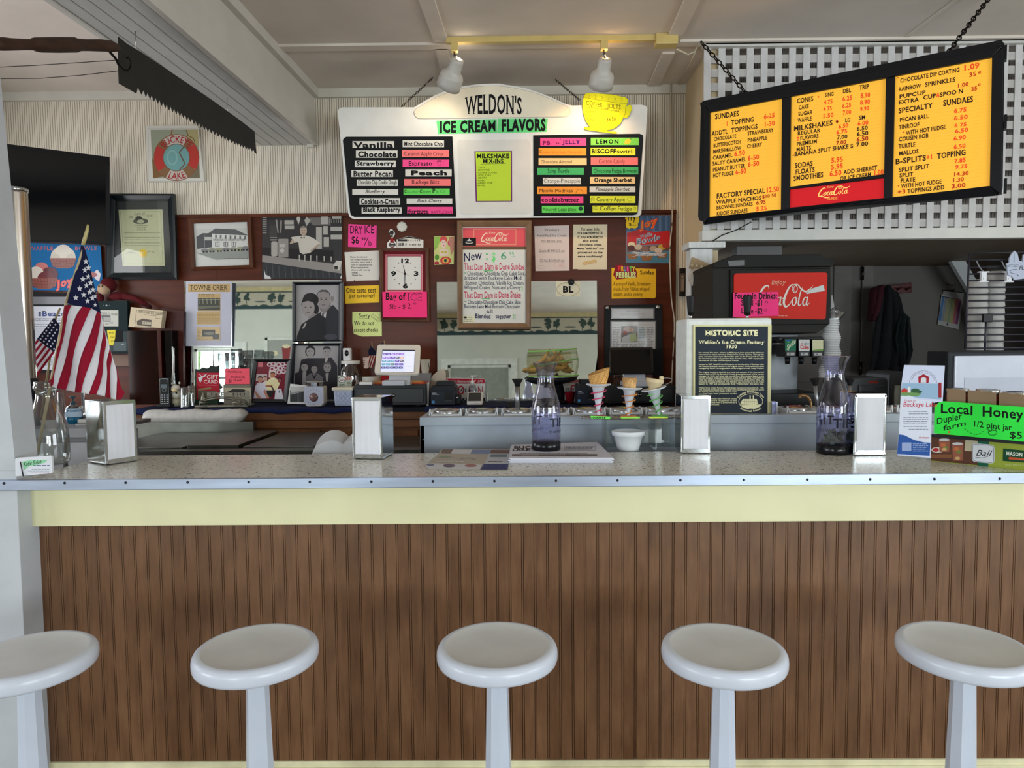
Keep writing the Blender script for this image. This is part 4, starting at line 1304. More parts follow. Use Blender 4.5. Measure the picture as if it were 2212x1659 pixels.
b2.build('handle',M('wood',(66,46,36),rough=.6,scale=16,var=.3,stretch=(.5,2,2)),sw)
b2 = MB()
b2.tube([hloc(1750,830),hloc(1840,930),hloc(1890,1040),hloc(1960,1110),hloc(2020,1130),hloc(2060,1080),hloc(2075,1000),hloc(2040,910),hloc(2000,930)],.005,8)
b2.build('handle_bracket',M('metal',(34,34,34),rough=.6),sw)
for (x,y) in ((1160,360),(1942,940)):
 P = SPL.hit(*vp('A1',x,y + 60)); Z = Vector((P.x,P.y,BZ + .008))
 b2 = MB(); b2.tube([P,Z],.0018,6)
 T(b2.build('hanging_wire',M('metal',(190,186,176))),'thin wire tying the saw to the beam, %s' % ('nearer its handle' if x < 1500 else 'nearer the blade tip'),'wire')
# hanging wires at the upper left
for pts_,lb in (([(-60,148),(0,145),(80,141),(160,136),(250,130)],'upper thin dark wire strung behind the saw handle'),([(-60,170),(0,170),(90,169),(170,163),(256,153)],'lower thin dark wire strung behind the saw handle')):
 b2 = MB(); b2.tube([at(x,y,3.6) for x,y in pts_ + [(300,pts_[-1][1] - 9)]],.0018,6)
 T(b2.build('strung_wire',M('matte',(50,46,44))),lb,'wire')
# ================================================================ signs and pictures on the panelling
WP_ = wall(PY - 0.001)
PAP = (226,220,212)
def dry(a):
 a.text('DRY ICE',140,355,92,BLK,w=290,jit=.04,bold=.004); a.text('$6',160,475,82,BLK,w=92,bold=.012,jit=.04)
 a.text('99',280,440,36,BLK,w=52,bold=.012); a.line([(362,400),(312,508)],7,BLK); a.text('lb',358,502,58,BLK,w=46,bold=.01)
sheet('price_card','hot pink card reading DRY ICE on the panelling','sign',WP_,'B1',[(125,243),(463,262),(458,530),(121,515)],(255,76,156),dry)
def adv(a):
 for i,(t,w_) in enumerate((('Please Be Advised:',205),('Ice Cream Portions are',262),('priced as either with a',252),('cone or cup and spoon.',258),('If you require both,',215),('there is a 35 cent up',222),('charge.',78),('Thank You',128))):
  a.text(t,146 + i * 3,645 + i * 31,17,BLK,w=w_,bold=.015,serif=1)
sheet('notice','white typed notice below the DRY ICE card','notice',WP_,'B1',[(78,580),(488,558),(505,800),(488,915),(205,922),(195,912),(185,928),(103,930)],PAP,adv)
def taste(a):
 a.text('One taste test',95,1062,58,BLK,w=360,bold=.01,jit=.05); a.text('per customer!',138,1120,48,BLK,w=305,bold=.01,jit=.05)
sheet('price_card','golden yellow card about one taste test per customer','sign',WP_,'B1',[(82,985),(494,973),(495,1180),(88,1193)],(255,204,60),taste)
def sorry(a):
 a.text('Sorry',250,1360,48,BLK,w=132,bold=.01,jit=.05); a.line([(250,1376),(382,1366)],3,BLK)
 a.text('We do not',192,1450,48,BLK,w=240,bold=.01,jit=.05); a.text('accept checks',190,1528,46,BLK,w=290,bold=.01,jit=.05)
 a.line([(395,1345),(415,1316),(496,1376),(478,1410)],3,BLK,True); a.line([(415,1350),(470,1390)],2,BLK)
sheet('price_card','pale green card saying sorry, no checks accepted','sign',WP_,'B1',[(173,1290),(523,1294),(525,1582),(290,1586),(190,1556),(172,1420)],(222,232,152),sorry)
# clock in a brown frame with the pink ice card on its lower half
def clk(a):
 a.rect(548,575,1050,1390,(112,22,30)); a.rect(568,606,1010,1056,(238,150,160)); a.rect(580,620,998,1040,(150,40,44)); a.rect(592,630,990,1030,(226,222,216))
 a.text('12',740,708,50,BLK,w=116,bold=.05); a.text('3',905,860,50,BLK,w=66,bold=.05); a.text('6',775,1008,50,BLK,w=66,bold=.05); a.text('9',636,860,50,BLK,w=66,bold=.05)
 for x,y in ((726,709),(869,709),(674,762),(922,762),(678,906),(925,906),(732,958),(875,958)): a.rect(x - 6,y - 6,x + 6,y + 6,(90,86,84))
 a.line([(690,792),(850,857)],2,(170,70,70)); a.line([(778,732),(792,790),(806,845)],[3,9,12],BLK); a.line([(800,835),(799,965)],[9,6],BLK); a.ell(801,838,14,14,BLK)
ck = picture_frame('wall_clock','square clock in a tall brown wooden frame, hands near half past eleven','clock',WP_,'B1',[(500,540),(1088,535),(1100,1415),(522,1410)],[(545,572),(1050,570),(1056,1378),(552,1378)],.04,M('wood',(104,72,58),scale=9,var=.2),clk,back=(120,30,36),pname='clock_face')
def bag(a):
 a.text('Bag of',568,1150,78,BLK,w=235,bold=.03,jit=.04); a.text('ICE',832,1156,82,(120,20,70),w=172,bold=.02,serif=1); a.text('ICE',838,1152,74,(255,76,140),w=160,bold=-.012,serif=0)
 a.text('5lb - $',612,1255,50,BLK,w=195,bold=.004,jit=.04); a.text('2.',830,1252,62,BLK,w=58,jit=.02); a.text('00',900,1204,20,BLK,w=38)
sheet('price_card','large hot pink card reading Bag of ICE over the clock frame','sign',WP_,'B1',[(530,1053),(1062,1050),(1067,1360),(536,1356)],(255,60,128),bag,off=.044)
# round-ish white octagon, football shaped landmark stickers
b2 = MB(); P,s_ = kit('B1',768,278,PY - .001); b2.X = Matrix.Translation(P) @ Matrix.Rotation(R(90),4,'X'); b2.lathe([(62 * s_,0),(63 * s_,.012),(50 * s_,.02),(0,.022)],8,smooth=False,cap=False)
T(b2.build('wall_button',M('plastic',(226,220,206))),'small white eight-sided knob on the panelling above the clock','knob')
def twr(a):
 a.poly([(605,365),(625,320),(660,318),(668,345),(658,375),(640,372)],(60,50,48)); a.rect(635,375,656,400,(40,40,40)); a.poly([(630,405),(662,405),(668,455),(622,455)],(150,30,36))
 a.ring(648,490,38,26,9,(90,88,90)); a.ring(648,490,24,36,7,(150,30,36)); a.rect(615,480,682,500,(70,70,72))
sheet('tower_magnet','small white cutout tower shaped magnet standing on the clock frame','magnet',WP_,'B1',[(608,345),(625,306),(648,304),(680,340),(682,372),(662,400),(664,430),(698,470),(704,530),(590,534),(590,470),(628,430),(638,395)],(232,228,222),twr,thick=.006,off=.004)
def bld(a):
 a.poly([(702,428),(850,390),(1010,430),(850,412)],(46,44,46)); a.rect(715,425,828,450,(60,56,56)); 
 for i in range(6): a.rect(842 + i * 26,428,850 + i * 26,448,(60,56,56))
 for i in range(3): a.rect(718 + i * 14,470,726 + i * 14,508,(60,56,56))
 a.rect(760,468,785,502,(90,86,84)); a.rect(806,472,818,500,(80,76,74))
 for i in range(8): a.rect(850 + i * 18,478 + (i % 3) * 3,858 + i * 18,500,(70,60,58))
sheet('building_magnet','cutout picture of a long white building on top of the clock frame','magnet',WP_,'B1',[(702,430),(850,388),(1022,435),(1022,528),(708,530)],(224,218,208),bld,thick=.006,off=.004)
def mer(a):
 a.poly([(1150,395),(1240,395),(1190,520),(1150,560)],(150,190,90)); a.ell(1350,470,40,44,(216,80,110)); a.ell(1360,430,24,20,(240,150,170)); a.ell(1183,640,26,34,(90,150,60))
 a.poly([(1325,400),(1388,395),(1386,560),(1350,620)],(200,140,120)); a.ell(1262,430,46,42,(222,90,90)); a.ell(1262,480,34,50,(240,206,190)); a.rect(1250,518,1274,560,(240,206,190)); a.poly([(1212,548),(1320,548),(1318,620),(1216,624)],(238,210,196))
 a.ell(1247,578,18,14,(200,190,80)); a.ell(1285,578,18,14,(200,190,80)); a.ell(1286,680,66,48,(206,76,70)); a.ell(1286,680,38,32,(240,180,90)); a.ell(1284,680,18,20,(40,90,70)); a.ell(1180,708,30,18,(180,50,70))
 a.rect(1246,462,1256,468,(60,40,40)); a.rect(1272,462,1282,468,(60,40,40)); a.rect(1256,494,1270,502,(190,40,60))
sheet('painted_card','small colourful painted card of a pink-haired figure with flowers','picture',WP_,'B1',[(1148,390),(1392,388),(1386,722),(1152,732)],(214,214,140),mer,thick=.006)
# menu whiteboard with a red cola header
def wbart(a):
 NV,MG,GN = (34,26,74),(206,50,96),(70,190,90)
 a.rect(222,178,970,402,(232,92,100)); a.frame(350,194,856,382,4,(240,200,150)); a.text('Enjoy',530,245,26,(245,220,190),w=78,it=.25); a.coke(425,362,340,(250,226,196),130)
 a.rect(220,298,377,392,(22,22,24)); a.poly([(278,330),(296,306),(314,330),(330,336),(262,336)],(230,228,224)); a.ell(296,356,46,12,(200,198,194)); a.ell(296,352,34,6,(22,22,24))
 a.rect(208,402,985,440,(112,88,66)); a.rect(222,440,970,1312,(224,222,216))
 a.text('New',228,580,104,NV,end=(446,548),jit=.05,bold=.01); a.ell(507,492,11,11,GN); a.ell(507,550,11,11,GN)
 a.text('$',562,572,96,(120,226,130),w=52,bold=.03); a.text('6',668,556,88,(60,160,110),w=78); a.ell(770,549,4,4,NV); a.text('95',772,506,40,(60,180,110),w=62); a.line([(795,524),(845,517)],3,(60,180,110))
 a.text('That Dam Dam is Done Sundae',236,680,76,MG,end=(958,676),bold=.01,jit=.04); a.line([(470,692),(582,692)],9,GN)
 for t,x0,x1,y,h in (('Chocolate-Chocolate Chip Cake Slice,',272,968,746,48),('drizzled with Buckeye Lake Mud',232,922,800,48),('Bottom Chocolate, Vanilla Ice Cream,',250,956,858,46),('Whipped Cream, Nuts and a Cherry',234,912,912,46)):
  a.text(t,x0,y,h,NV,w=x1 - x0,jit=.05,bold=.004)
 a.line([(238,718),(260,716)],7,(60,150,100)); a.text('!',918,930,56,GN,w=22,bold=.03)
 a.text('That Dam Dam is Done Shake',236,1018,76,MG,end=(914,1016),bold=.01,jit=.04); a.line([(446,1024),(548,1026)],8,GN); a.line([(240,1058),(264,1056)],7,(60,150,100))
 for t,x0,x1,y,h in (('Chocolate-Chocolate Chip Cake Slice.',276,922,1088,48),('Buckeye Lake Mud Bottom Chocolate',234,900,1138,44)):
  a.text(t,x0,y,h,NV,w=x1 - x0,jit=.05,bold=.008)
 a.text('all',500,1198,46,NV,w=80,bold=.012); a.text('Blended',366,1258,50,NV,w=186,bold=.02,jit=.05); a.text('together',612,1258,46,NV,w=182,bold=.02,jit=.05); a.text('!!',812,1262,54,GN,w=42,bold=.02)
 a.rect(220,1226,364,1310,(226,222,192)); a.ell(250,1248,20,13,(50,44,42)); a.lines(284,1248,345,1,10,5,(150,146,130)); a.lines(232,1274,340,2,20,6,(150,146,130))
wbd = picture_frame('menu_whiteboard','brown framed whiteboard with red cola header and handwritten sundae specials','whiteboard',wall(PY - .05),'B2',[(156,98),(1040,96),(1032,1388),(158,1384)],[(218,172),(975,170),(972,1318),(218,1318)],.035,M('wood',(126,98,74),scale=9,var=.2),wbart,pmat=GLOSSY,back=(220,218,212),pname='board')
def hand(a):
 a.text("Weldon's",198,328,30,(80,70,76),w=178,serif=1); a.text('Hand Pack Ice Cream',112,392,27,(90,80,86),w=352,serif=1)
 for t,x0,x1,y in (('Pint: $9.00 (16oz)',160,410,458),('Quart: $14.80 (32 oz)',132,440,574),('1/2 Gal: $18.80 (64 oz)',142,438,690)):
  a.text(t,x0,y,25,(100,90,96),w=x1 - x0,serif=1); a.line([(x0,y + 6),(x1,y + 6)],2,(110,100,104))
 for q in ([(320,715),(345,705),(438,712),(438,765),(320,772)],): a.line(q,3,(216,130,140),True)
 a.text('CAKE',358,750,20,(216,130,140),w=62); a.line([(108,745),(150,738),(198,742),(198,768),(135,775)],2.5,(150,150,150),True)
sheet('notice',"pinkish white price sheet for hand pack ice cream beside the whiteboard",'notice',WP_,'B3',[(78,268),(494,258),(498,800),(93,806)],(226,206,200),hand)
def nuts(a):
 for i,(t,x0,x1) in enumerate((('For your Info:',636,865),('We use PEANUTS!',590,905),('If you are allergic',595,900),('also avoid',660,835),('chocolate chips.',603,890),('Many "add-ins" are',583,910),('processed on the',597,895),('same machinery!',598,895))):
  a.text(t,x0,314 + i * 46.5,24,BLK,w=x1 - x0,bold=.035)
  if i in (0,2): a.line([(x0,320 + i * 46.5),(x1,320 + i * 46.5)],3,BLK)
 for x,y in ((690,712),(740,700),(790,690)): a.ell(x,y,36,20,(222,184,130),rot=-15); a.ring(x,y,34,18,2,(196,150,96))
sheet('notice','cream notice warning about peanuts, right of the hand pack price sheet','notice',WP_,'B3',[(545,250),(951,247),(946,785),(605,786),(590,780),(538,782)],(230,214,184),nuts)
def blc(a):
 a.ring(482,1022,136,84,3,(60,56,50)); a.text('BL',418,1058,70,BLK,w=130,bold=.05)
 for i in range(24):
  an = R(200 + i * 6 if i < 12 else 20 + (i - 12) * 12); a.rect(482 + 124 * math.cos(an) - 3,1022 + 74 * math.sin(an) - 2,482 + 124 * math.cos(an) + 3,1022 + 74 * math.sin(an) + 2,(90,84,76))
sheet('oval_sticker','white card with the oval BL emblem on the top edge of the mirror','sticker',WP_,'B3',[(335,925),(626,930),(625,1115),(480,1122),(336,1120)],(224,216,190),blc,off=.016)
b2 = MB(); P,s_ = kit('B3',519,936,PY - .02); b2.X = Matrix.Translation(P) @ Matrix.Rotation(R(90),4,'X'); b2.lathe([(38 * s_,0),(38 * s_,.004),(34 * s_,.012),(30 * s_,.014),(0,.015)],24)
T(b2.build('magnet_clip',M('plastic',(26,26,30))),'round black magnet holding the BL card','magnet')
def joy(a):
 a.rect(1178,142,1700,330,(66,92,130)); 
 for i in range(7): a.rect(1190 + i * 75,142,1220 + i * 75,320,(86,116,156))
 a.poly([(1185,350),(1350,300),(1520,340),(1697,320),(1697,480),(1185,500)],(196,40,44)); a.rect(1185,500,1697,706,(110,80,70))
 a.poly([(1185,580),(1697,560),(1697,706),(1185,708)],(80,134,160))
 a.text('Joy',1350,300,86,(240,60,40),end=(1550,240),bold=.08); a.text('Joy',1356,296,76,(250,190,60),end=(1540,240),bold=.03); a.text('Joy',1358,294,74,(220,40,40),end=(1538,240),bold=.0)
 a.text('Waffle',1340,420,44,(150,160,176),end=(1490,380),bold=.04); a.text('Bowls',1298,490,66,(170,184,200),end=(1585,430),bold=.06); a.text('Bowls',1302,488,60,(60,80,110),end=(1580,430),bold=-.01)
 for x,y,c in ((1240,490,(226,206,170)),(1235,530,(90,40,36)),(1320,520,(200,180,160)),(1400,540,(140,100,90)),(1500,540,(190,160,140)),(1600,520,(206,170,60)),(1650,500,(180,60,50)),(1560,560,(216,196,180))): a.ell(x,y,46,34,c)
 for x,y,r_ in ((1250,625,70),(1420,640,80),(1600,610,70)):
  a.poly([(x - r_,y - 25),(x + r_,y - 25),(x + r_ * .6,y + 40),(x - r_ * .6,y + 40)],(160,108,66))
  for i in range(5): a.line([(x - r_ + i * r_ * .45,y - 25),(x - r_ * .6 + i * r_ * .35,y + 40)],3,(120,74,44))
 for i in range(26): a.line([(1200 + rnd.random() * 460,560 + rnd.random() * 60),(1230 + rnd.random() * 440,580 + rnd.random() * 60)],3,(226,220,224))
sheet('snack_poster','blue and red glossy poster for waffle bowls at the right end of the panelling','poster',WP_,'B3',[(1175,140),(1705,137),(1697,712),(1170,708)],(120,130,150),joy,mat=GLOSSY)
def trya(a): a.text('Try',1178,205,74,BLK,end=(1292,196),bold=.015,jit=.05); a.text('a...',1205,262,44,BLK,w=92,bold=.01,jit=.04)
sheet('speech_card','small yellow wavy card reading Try a...','sign',WP_,'B3',[(1172,135),(1200,115),(1290,112),(1328,140),(1330,210),(1315,240),(1316,280),(1280,296),(1240,288),(1212,298),(1175,285),(1168,235),(1182,205),(1160,175)],(255,210,50),trya,off=.01)
def fru(a):
 a.poly([(1020,850),(1050,735),(1120,728),(1200,765),(1280,770),(1306,820),(1300,880),(1200,890),(1060,905)],(150,30,50))
 for i,(ch,c) in enumerate(zip('FRUiTY',((240,60,60),(250,200,60),(90,180,230),(240,90,160),(120,210,90),(250,230,90)))):
  a.text(ch,1080 + i * 34,800 + i * 2,56 if ch != 'i' else 60,c,w=32,bold=.05)
 a.text('PEBBLES',1052,882,62,(226,236,160),w=242,bold=.05); a.text('Sundae',1340,846,50,BLK,w=166,bold=.015,jit=.05)
 for t,x1,y in (('A scoop of Vanilla, Strawberry',1470,978),('drizzle, Fruity Pebbles, whipped',1452,1040),('cream, and a cherry.',1380,1102)): a.text(t,1022,y,44,(90,60,20),w=x1 - 1022,jit=.05)
sheet('price_card','golden card advertising a cereal sundae with bubble lettering','sign',WP_,'B3',[(1000,768),(1060,768),(1532,780),(1530,1110),(1515,1132),(1440,1128),(1002,1135)],(255,196,46),fru)
# newspaper display in a dark mount with chrome studs
def ne(a):
 a.rect(990,1240,1515,1380,(40,44,48)); a.frame(995,1244,1512,1376,6,(210,212,214)); a.rect(1006,1256,1500,1366,(196,198,204)); a.text('LANCASTER',1165,1292,20,(150,154,164),w=170,serif=1); a.text('EAGLE-GAZETTE',1100,1336,26,(170,174,186),w=310,serif=1)
 a.frame(988,1398,1532,2000,7,(214,216,218)); a.rect(1000,1410,1520,1990,(214,214,218)); a.line([(1010,1446),(1500,1446)],6,(150,150,156))
 a.lines(1010,1478,1100,24,20,8,(150,150,156),seed=2); a.rect(1115,1462,1310,1655,(120,110,110)); a.ell(1200,1500,60,30,(176,150,140)); a.ell(1245,1510,22,26,(180,146,120)); a.poly([(1210,1560),(1290,1545),(1305,1640),(1220,1650)],(170,184,140)); a.poly([(1120,1600),(1215,1560),(1215,1650),(1125,1650)],(190,190,194)); a.ell(1160,1540,26,24,(150,60,56))
 a.rect(1320,1470,1400,1620,(186,200,206)); a.lines(1325,1480,1395,7,19,7,(140,150,156),seed=3); a.lines(1320,1640,1400,16,20,8,(150,150,156),seed=4); a.lines(1415,1478,1500,24,20,8,(150,150,156),seed=5); a.lines(1115,1680,1200,14,20,8,(150,150,156),seed=6); a.lines(1215,1680,1305,14,20,8,(150,150,156),seed=7)
nw = sheet('framed_newspaper','black mounted newspaper page under clear plastic with round chrome studs','picture',wall(PY - .004),'B3',[(918,1215),(1600,1200),(1612,2060),(912,2060)],(34,38,42),ne,thick=.012,mat=GLOSSY)
for x,y in ((950,1244),(1553,1234)):
 P = WP_.hit(*vp('B3',x,y),.022); b2 = MB(); b2.X = Matrix.Translation(P - nw.matrix_world.translation) ; l = P - nw.matrix_world.translation
 b2.X = Matrix.Translation((l.x,l.z,-l.y)); b2.lathe([(24 * s_,-.008),(24 * s_,.002),(18 * s_,.006),(0,.007)],16); b2.build('stud',M('chrome',(200,204,208)),nw)
# three framed pictures to the left
def cert(a):
 a.rect(1345,272,1850,275,(60,62,64)); a.rect(1345,272,1850,275,(60,62,64))
 a.poly([(1348,278),(1848,274),(1876,918),(1395,920)],(206,202,170)); a.line([(1372,302),(1826,298),(1852,895),(1412,896)],3,(120,118,100),True)
 x0 = 1468
 for i,(t,yy) in enumerate((('THE',368),('STATE',345),('OF',340),('OHIO',356))): a.text(t,1465 + (0,60,152,202)[i],yy + (8,0,0,6)[i],26,(80,78,70),w=(50,80,36,70)[i],serif=1)
 a.ell(1600,410,86,34,(90,92,84)); a.ell(1580,375,40,22,(60,62,58)); a.ell(1600,415,40,24,(190,188,160)); a.line([(1535,462),(1685,462)],5,(140,138,118))
 for y_ in (482,505,540,590,620,655,685): a.lines(1415 if y_ > 530 else 1560,y_,1825 if y_ > 530 else 1670,1,10,5,(130,128,110),seed=int(y_))
 a.ell(1628,772,44,46,(236,196,70)); a.line([(1435,780),(1480,760),(1550,776)],4,(110,110,100)); a.line([(1680,762),(1720,750),(1760,770)],4,(110,110,100))
picture_frame('framed_certificate','cream state certificate with gold seal in a wide black frame beside the television','picture',wall(PY - .03),'A2',[(1225,105),(2005,108),(2035,1075),(1232,1078)],[(1330,185),(1925,182),(1968,998),(1312,1000)],.035,M('enamel',(24,30,34),rough=.3),cert,glassy=True,back=(62,64,66))
def bphoto(a):
 a.poly([(218,240),(858,220),(888,735),(243,758)],(206,208,204)); a.poly([(235,300),(865,290),(880,545),(240,590)],(196,198,194))
 a.poly([(385,355),(470,295),(715,308),(865,380)],(96,98,100)); a.poly([(245,395),(320,352),(430,355),(430,520),(255,540)],(84,86,88)); a.poly([(430,360),(865,382),(878,545),(432,520)],(214,214,210))
 a.rect(345,398,425,438,(190,190,186)); a.line([(338,365),(342,520)],5,(180,180,176))
 for i in range(7): a.rect(468 + i * 58,372 + i * 2,488 + i * 58,415 + i * 2,(110,110,112))
 a.text("WELDON'S ICE CREAM FACTORY",445,446,26,(60,60,62),end=(825,446),serif=1)
 for x in (470,572,668): a.frame(x,456,x + 50,512,6,(90,90,92)); a.rect(x + 20,456,x + 26,512,(90,90,92))
 for i,x in enumerate((350,430,520,600,690,770,830)): a.ell(x,560 - i * 4,48,26,(130 + 14 * (i % 3),132 + 14 * (i % 3),132)); a.ell(x - 18,575 - i * 4,12,12,(50,50,52)); a.ell(x + 20,575 - i * 4,12,12,(50,50,52))
 a.poly([(245,590),(882,560),(886,650),(480,670)],(150,154,150)); a.lines(575,652,865,1,10,8,(110,110,108))
picture_frame('framed_photograph','wood framed black and white photo of a long white building with old cars','picture',WP_,'A4',[(158,178),(908,170),(938,775),(198,800)],[(216,240),(860,220),(890,735),(242,758)],.03,M('wood',(92,54,36),scale=9,var=.2),bphoto,back=(206,208,204),pmat=GLOSSY)
def man(a):
 a.rect(1030,120,1985,900,(58,56,58)); a.poly([(1030,125),(1980,112),(1982,180),(1030,200)],(44,42,44)); a.poly([(1560,170),(1850,160),(1850,260),(1640,260)],(112,108,106)); a.poly([(1440,180),(1465,118),(1488,180),(1465,250)],(190,188,182)); a.poly([(1535,200),(1560,155),(1610,200),(1560,270)],(170,168,162))
 for i in range(8): a.rect(1035,160 + i * 26,1085,172 + i * 26,(140,136,132))
 for x0,y0,x1,y1 in ((1298,198,1408,248),(1300,262,1412,305),(1735,135,1818,245),(1865,120,1975,180),(1848,275,1982,325),(1850,370,1985,425),(1760,268,1815,370),(1765,400,1830,515),(1675,280,1745,540)): a.rect(x0,y0,x1,y1,(176,172,166))
 for i in range(6): a.rect(1832 + i * 26,190,1842 + i * 26,232,(150,146,142))
 for i in range(5): a.rect(1130,290 + i * 34,1210,304 + i * 34,(160,156,150))
 a.rect(1120,260,1210,400,(70,68,68)); a.poly([(1190,195),(1210,190),(1230,350),(1215,350)],(150,146,142)); a.poly([(1245,200),(1270,200),(1262,350),(1245,350)],(140,136,132))
 a.poly([(1030,520),(1880,560),(1880,690),(1030,620)],(40,38,40)); a.rect(1140,450,1215,630,(176,172,166),20); a.rect(1225,420,1345,640,(150,146,142),10); a.ell(1270,560,26,26,(196,192,186)); a.rect(1245,480,1305,520,(190,186,180))
 a.poly([(1380,400),(1480,385),(1560,380),(1640,410),(1730,475),(1640,560),(1600,590),(1520,605),(1480,580),(1465,460),(1400,470)],(206,200,190)); a.poly([(1730,475),(1710,505),(1620,575),(1605,560),(1690,490)],(170,150,136)); a.poly([(1400,420),(1370,455),(1360,480),(1395,475),(1420,460)],(186,166,150))
 a.ell(1525,325,42,58,(184,164,150)); a.poly([(1484,300),(1490,275),(1560,272),(1568,300),(1555,290),(1500,290)],(120,116,114)); a.poly([(1492,398),(1518,408),(1540,396),(1540,415),(1518,410),(1494,416)],(30,28,30)); a.rect(1505,318,1518,324,(80,70,66)); a.rect(1535,318,1548,324,(80,70,66)); a.line([(1512,352),(1538,352)],4,(120,96,86))
 a.poly([(1035,615),(1980,730),(1982,835),(1030,695)],(150,144,140)); a.poly([(1035,695),(1982,838),(1985,898),(1060,898)],(54,56,60))
 for i in range(12): a.line([(1080 + i * 75,720 + i * 10),(1090 + i * 75,890)],12,(76,78,82))
 for x in (1470,1535,1605,1680,1765,1850): a.poly([(x,610 + (x - 1470) * .06),(x + 14,610 + (x - 1470) * .06),(x + 12,690),(x + 2,690)],(190,186,180))
 a.poly([(1885,730),(1920,680),(1985,685),(1960,800),(1885,790)],(200,196,190)); a.rect(1895,745,1935,785,(40,40,42))
 a.poly([(1055,780),(1075,850),(1130,870),(1140,898),(1062,898)],(214,214,212)); a.poly([(1985,840),(1985,895),(1962,892)],(220,222,224))
sheet('photo_print','large unframed black and white print of a bow-tied man at a bar','picture',WP_,'A4',[(1025,122),(1982,110),(1988,895),(1058,900)],(60,58,60),man,thick=.008,mat=GLOSSY)
# town newspaper in a plastic sleeve
def tc(a):
 TN = (196,166,116)
 a.rect(145,958,648,1055,TN); a.text('TOWNE CRIER',168,1032,60,(40,32,24),w=445,serif=1); a.rect(168,1040,622,1047,(50,42,34)); a.rect(262,1075,532,1285,TN); a.lines(268,1082,460,2,18,9,(70,60,44)); a.rect(262,1126,528,1275,(72,74,66))
 for i in range(6): a.line([(275 + i * 48,1135),(278 + i * 48,1200)],5,(176,172,150))
 a.line([(265,1150),(525,1142)],5,(176,172,150)); a.poly([(265,1225),(525,1215),(525,1240),(265,1260)],(110,110,96)); a.rect(252,1295,530,1445,TN); a.lines(262,1305,522,9,15,5,(140,116,74),seed=5)
 a.rect(252,1475,530,1635,TN); a.rect(314,1505,470,1588,(50,46,40)); a.rect(440,1555,520,1620,(66,60,52)); a.ell(400,1550,60,18,(120,112,96)); a.lines(262,1510,305,6,15,5,(140,116,74)); a.lines(262,1600,430,2,15,5,(140,116,74))
tcx = sheet('news_clipping','TOWNE CRIER newspaper clipping in a clear sleeve over the left mirror','newspaper',wall(PY - .03),'A4',[(122,930),(668,935),(660,1700),(118,1700)],(196,196,212),tc,off=.016,mat=GLOSSY)
b2,_ = slab('plastic_sleeve',wall(PY - .03),[(112,926),(676,930),(672,1706),(104,1700)],.001,glass((248,248,252),.35,.12),'A4',.020,tcx)
# portrait frames
def face(a,cx,cy,rx,ry,tone,hair,eyes=True,hy=.35):
 a.ell(cx,cy,rx,ry,tone)
 a.poly([(cx - rx * 1.05,cy - ry * .2),(cx - rx * .95,cy - ry * .8),(cx - rx * .4,cy - ry * 1.12),(cx + rx * .5,cy - ry * 1.1),(cx + rx,cy - ry * .75),(cx + rx * 1.05,cy - ry * .1),(cx + rx * .8,cy - ry * hy * 1.4),(cx,cy - ry * (hy + .35)),(cx - rx * .8,cy - ry * hy * 1.5)],hair)
 if eyes:
  d = tuple(int(c * .45) for c in tone); l = tuple(int(c * .8) for c in tone)
  for s in (-1,1): a.ell(cx + s * rx * .38,cy - ry * .06,rx * .15,ry * .06,d); a.line([(cx + s * rx * .6,cy - ry * .2),(cx + s * rx * .2,cy - ry * .23)],ry * .05,d)
  a.line([(cx,cy),(cx - rx * .06,cy + ry * .25),(cx + rx * .1,cy + ry * .27)],rx * .06,l); a.line([(cx - rx * .28,cy + ry * .52),(cx,cy + ry * .56),(cx + rx * .28,cy + ry * .52)],ry * .06,d)
def couple(a):
 a.poly([(1440,975),(1950,970),(1948,1628),(1440,1635)],(168,164,166)); a.poly([(1760,1260),(1880,1210),(1948,1290),(1948,1628),(1600,1630),(1690,1330)],(50,50,56)); a.poly([(1725,1230),(1800,1290),(1790,1360),(1740,1400)],(190,186,186)); a.poly([(1745,1310),(1765,1300),(1770,1400),(1745,1410)],(80,78,84)); a.poly([(1710,1180),(1850,1170),(1850,1230),(1770,1320),(1720,1270)],(132,126,126))
 face(a,1765,1150,76,110,(150,142,142),(86,82,84),hy=.55); a.ell(1868,1135,20,36,(136,128,128))
 a.poly([(1448,1580),(1500,1440),(1560,1400),(1700,1310),(1780,1360),(1800,1630),(1444,1632)],(40,40,44)); a.poly([(1600,1310),(1665,1280),(1650,1350),(1580,1380)],(140,132,132)); a.poly([(1505,1495),(1548,1420),(1562,1428),(1530,1490)],(176,172,172)); a.ell(1610,1150,96,84,(38,36,38)); a.ell(1675,1260,34,60,(38,36,38)); face(a,1580,1245,78,105,(158,150,150),(40,38,40),hy=.45)
 a.ell(1590,1110,60,40,(46,44,46)); a.ell(1850,1590,200 * .4,36,(70,72,80))
picture_frame('portrait_frame','black framed sepia-grey portrait of a seated couple hanging over the mirror edge','picture',wall(PY - .03),'A4',[(1402,940),(2012,938),(2008,1640),(1402,1650)],[(1440,972),(1952,970),(1950,1628),(1440,1635)],.03,M('enamel',(20,24,30),rough=.3),couple,back=(168,164,166),pmat=GLOSSY)
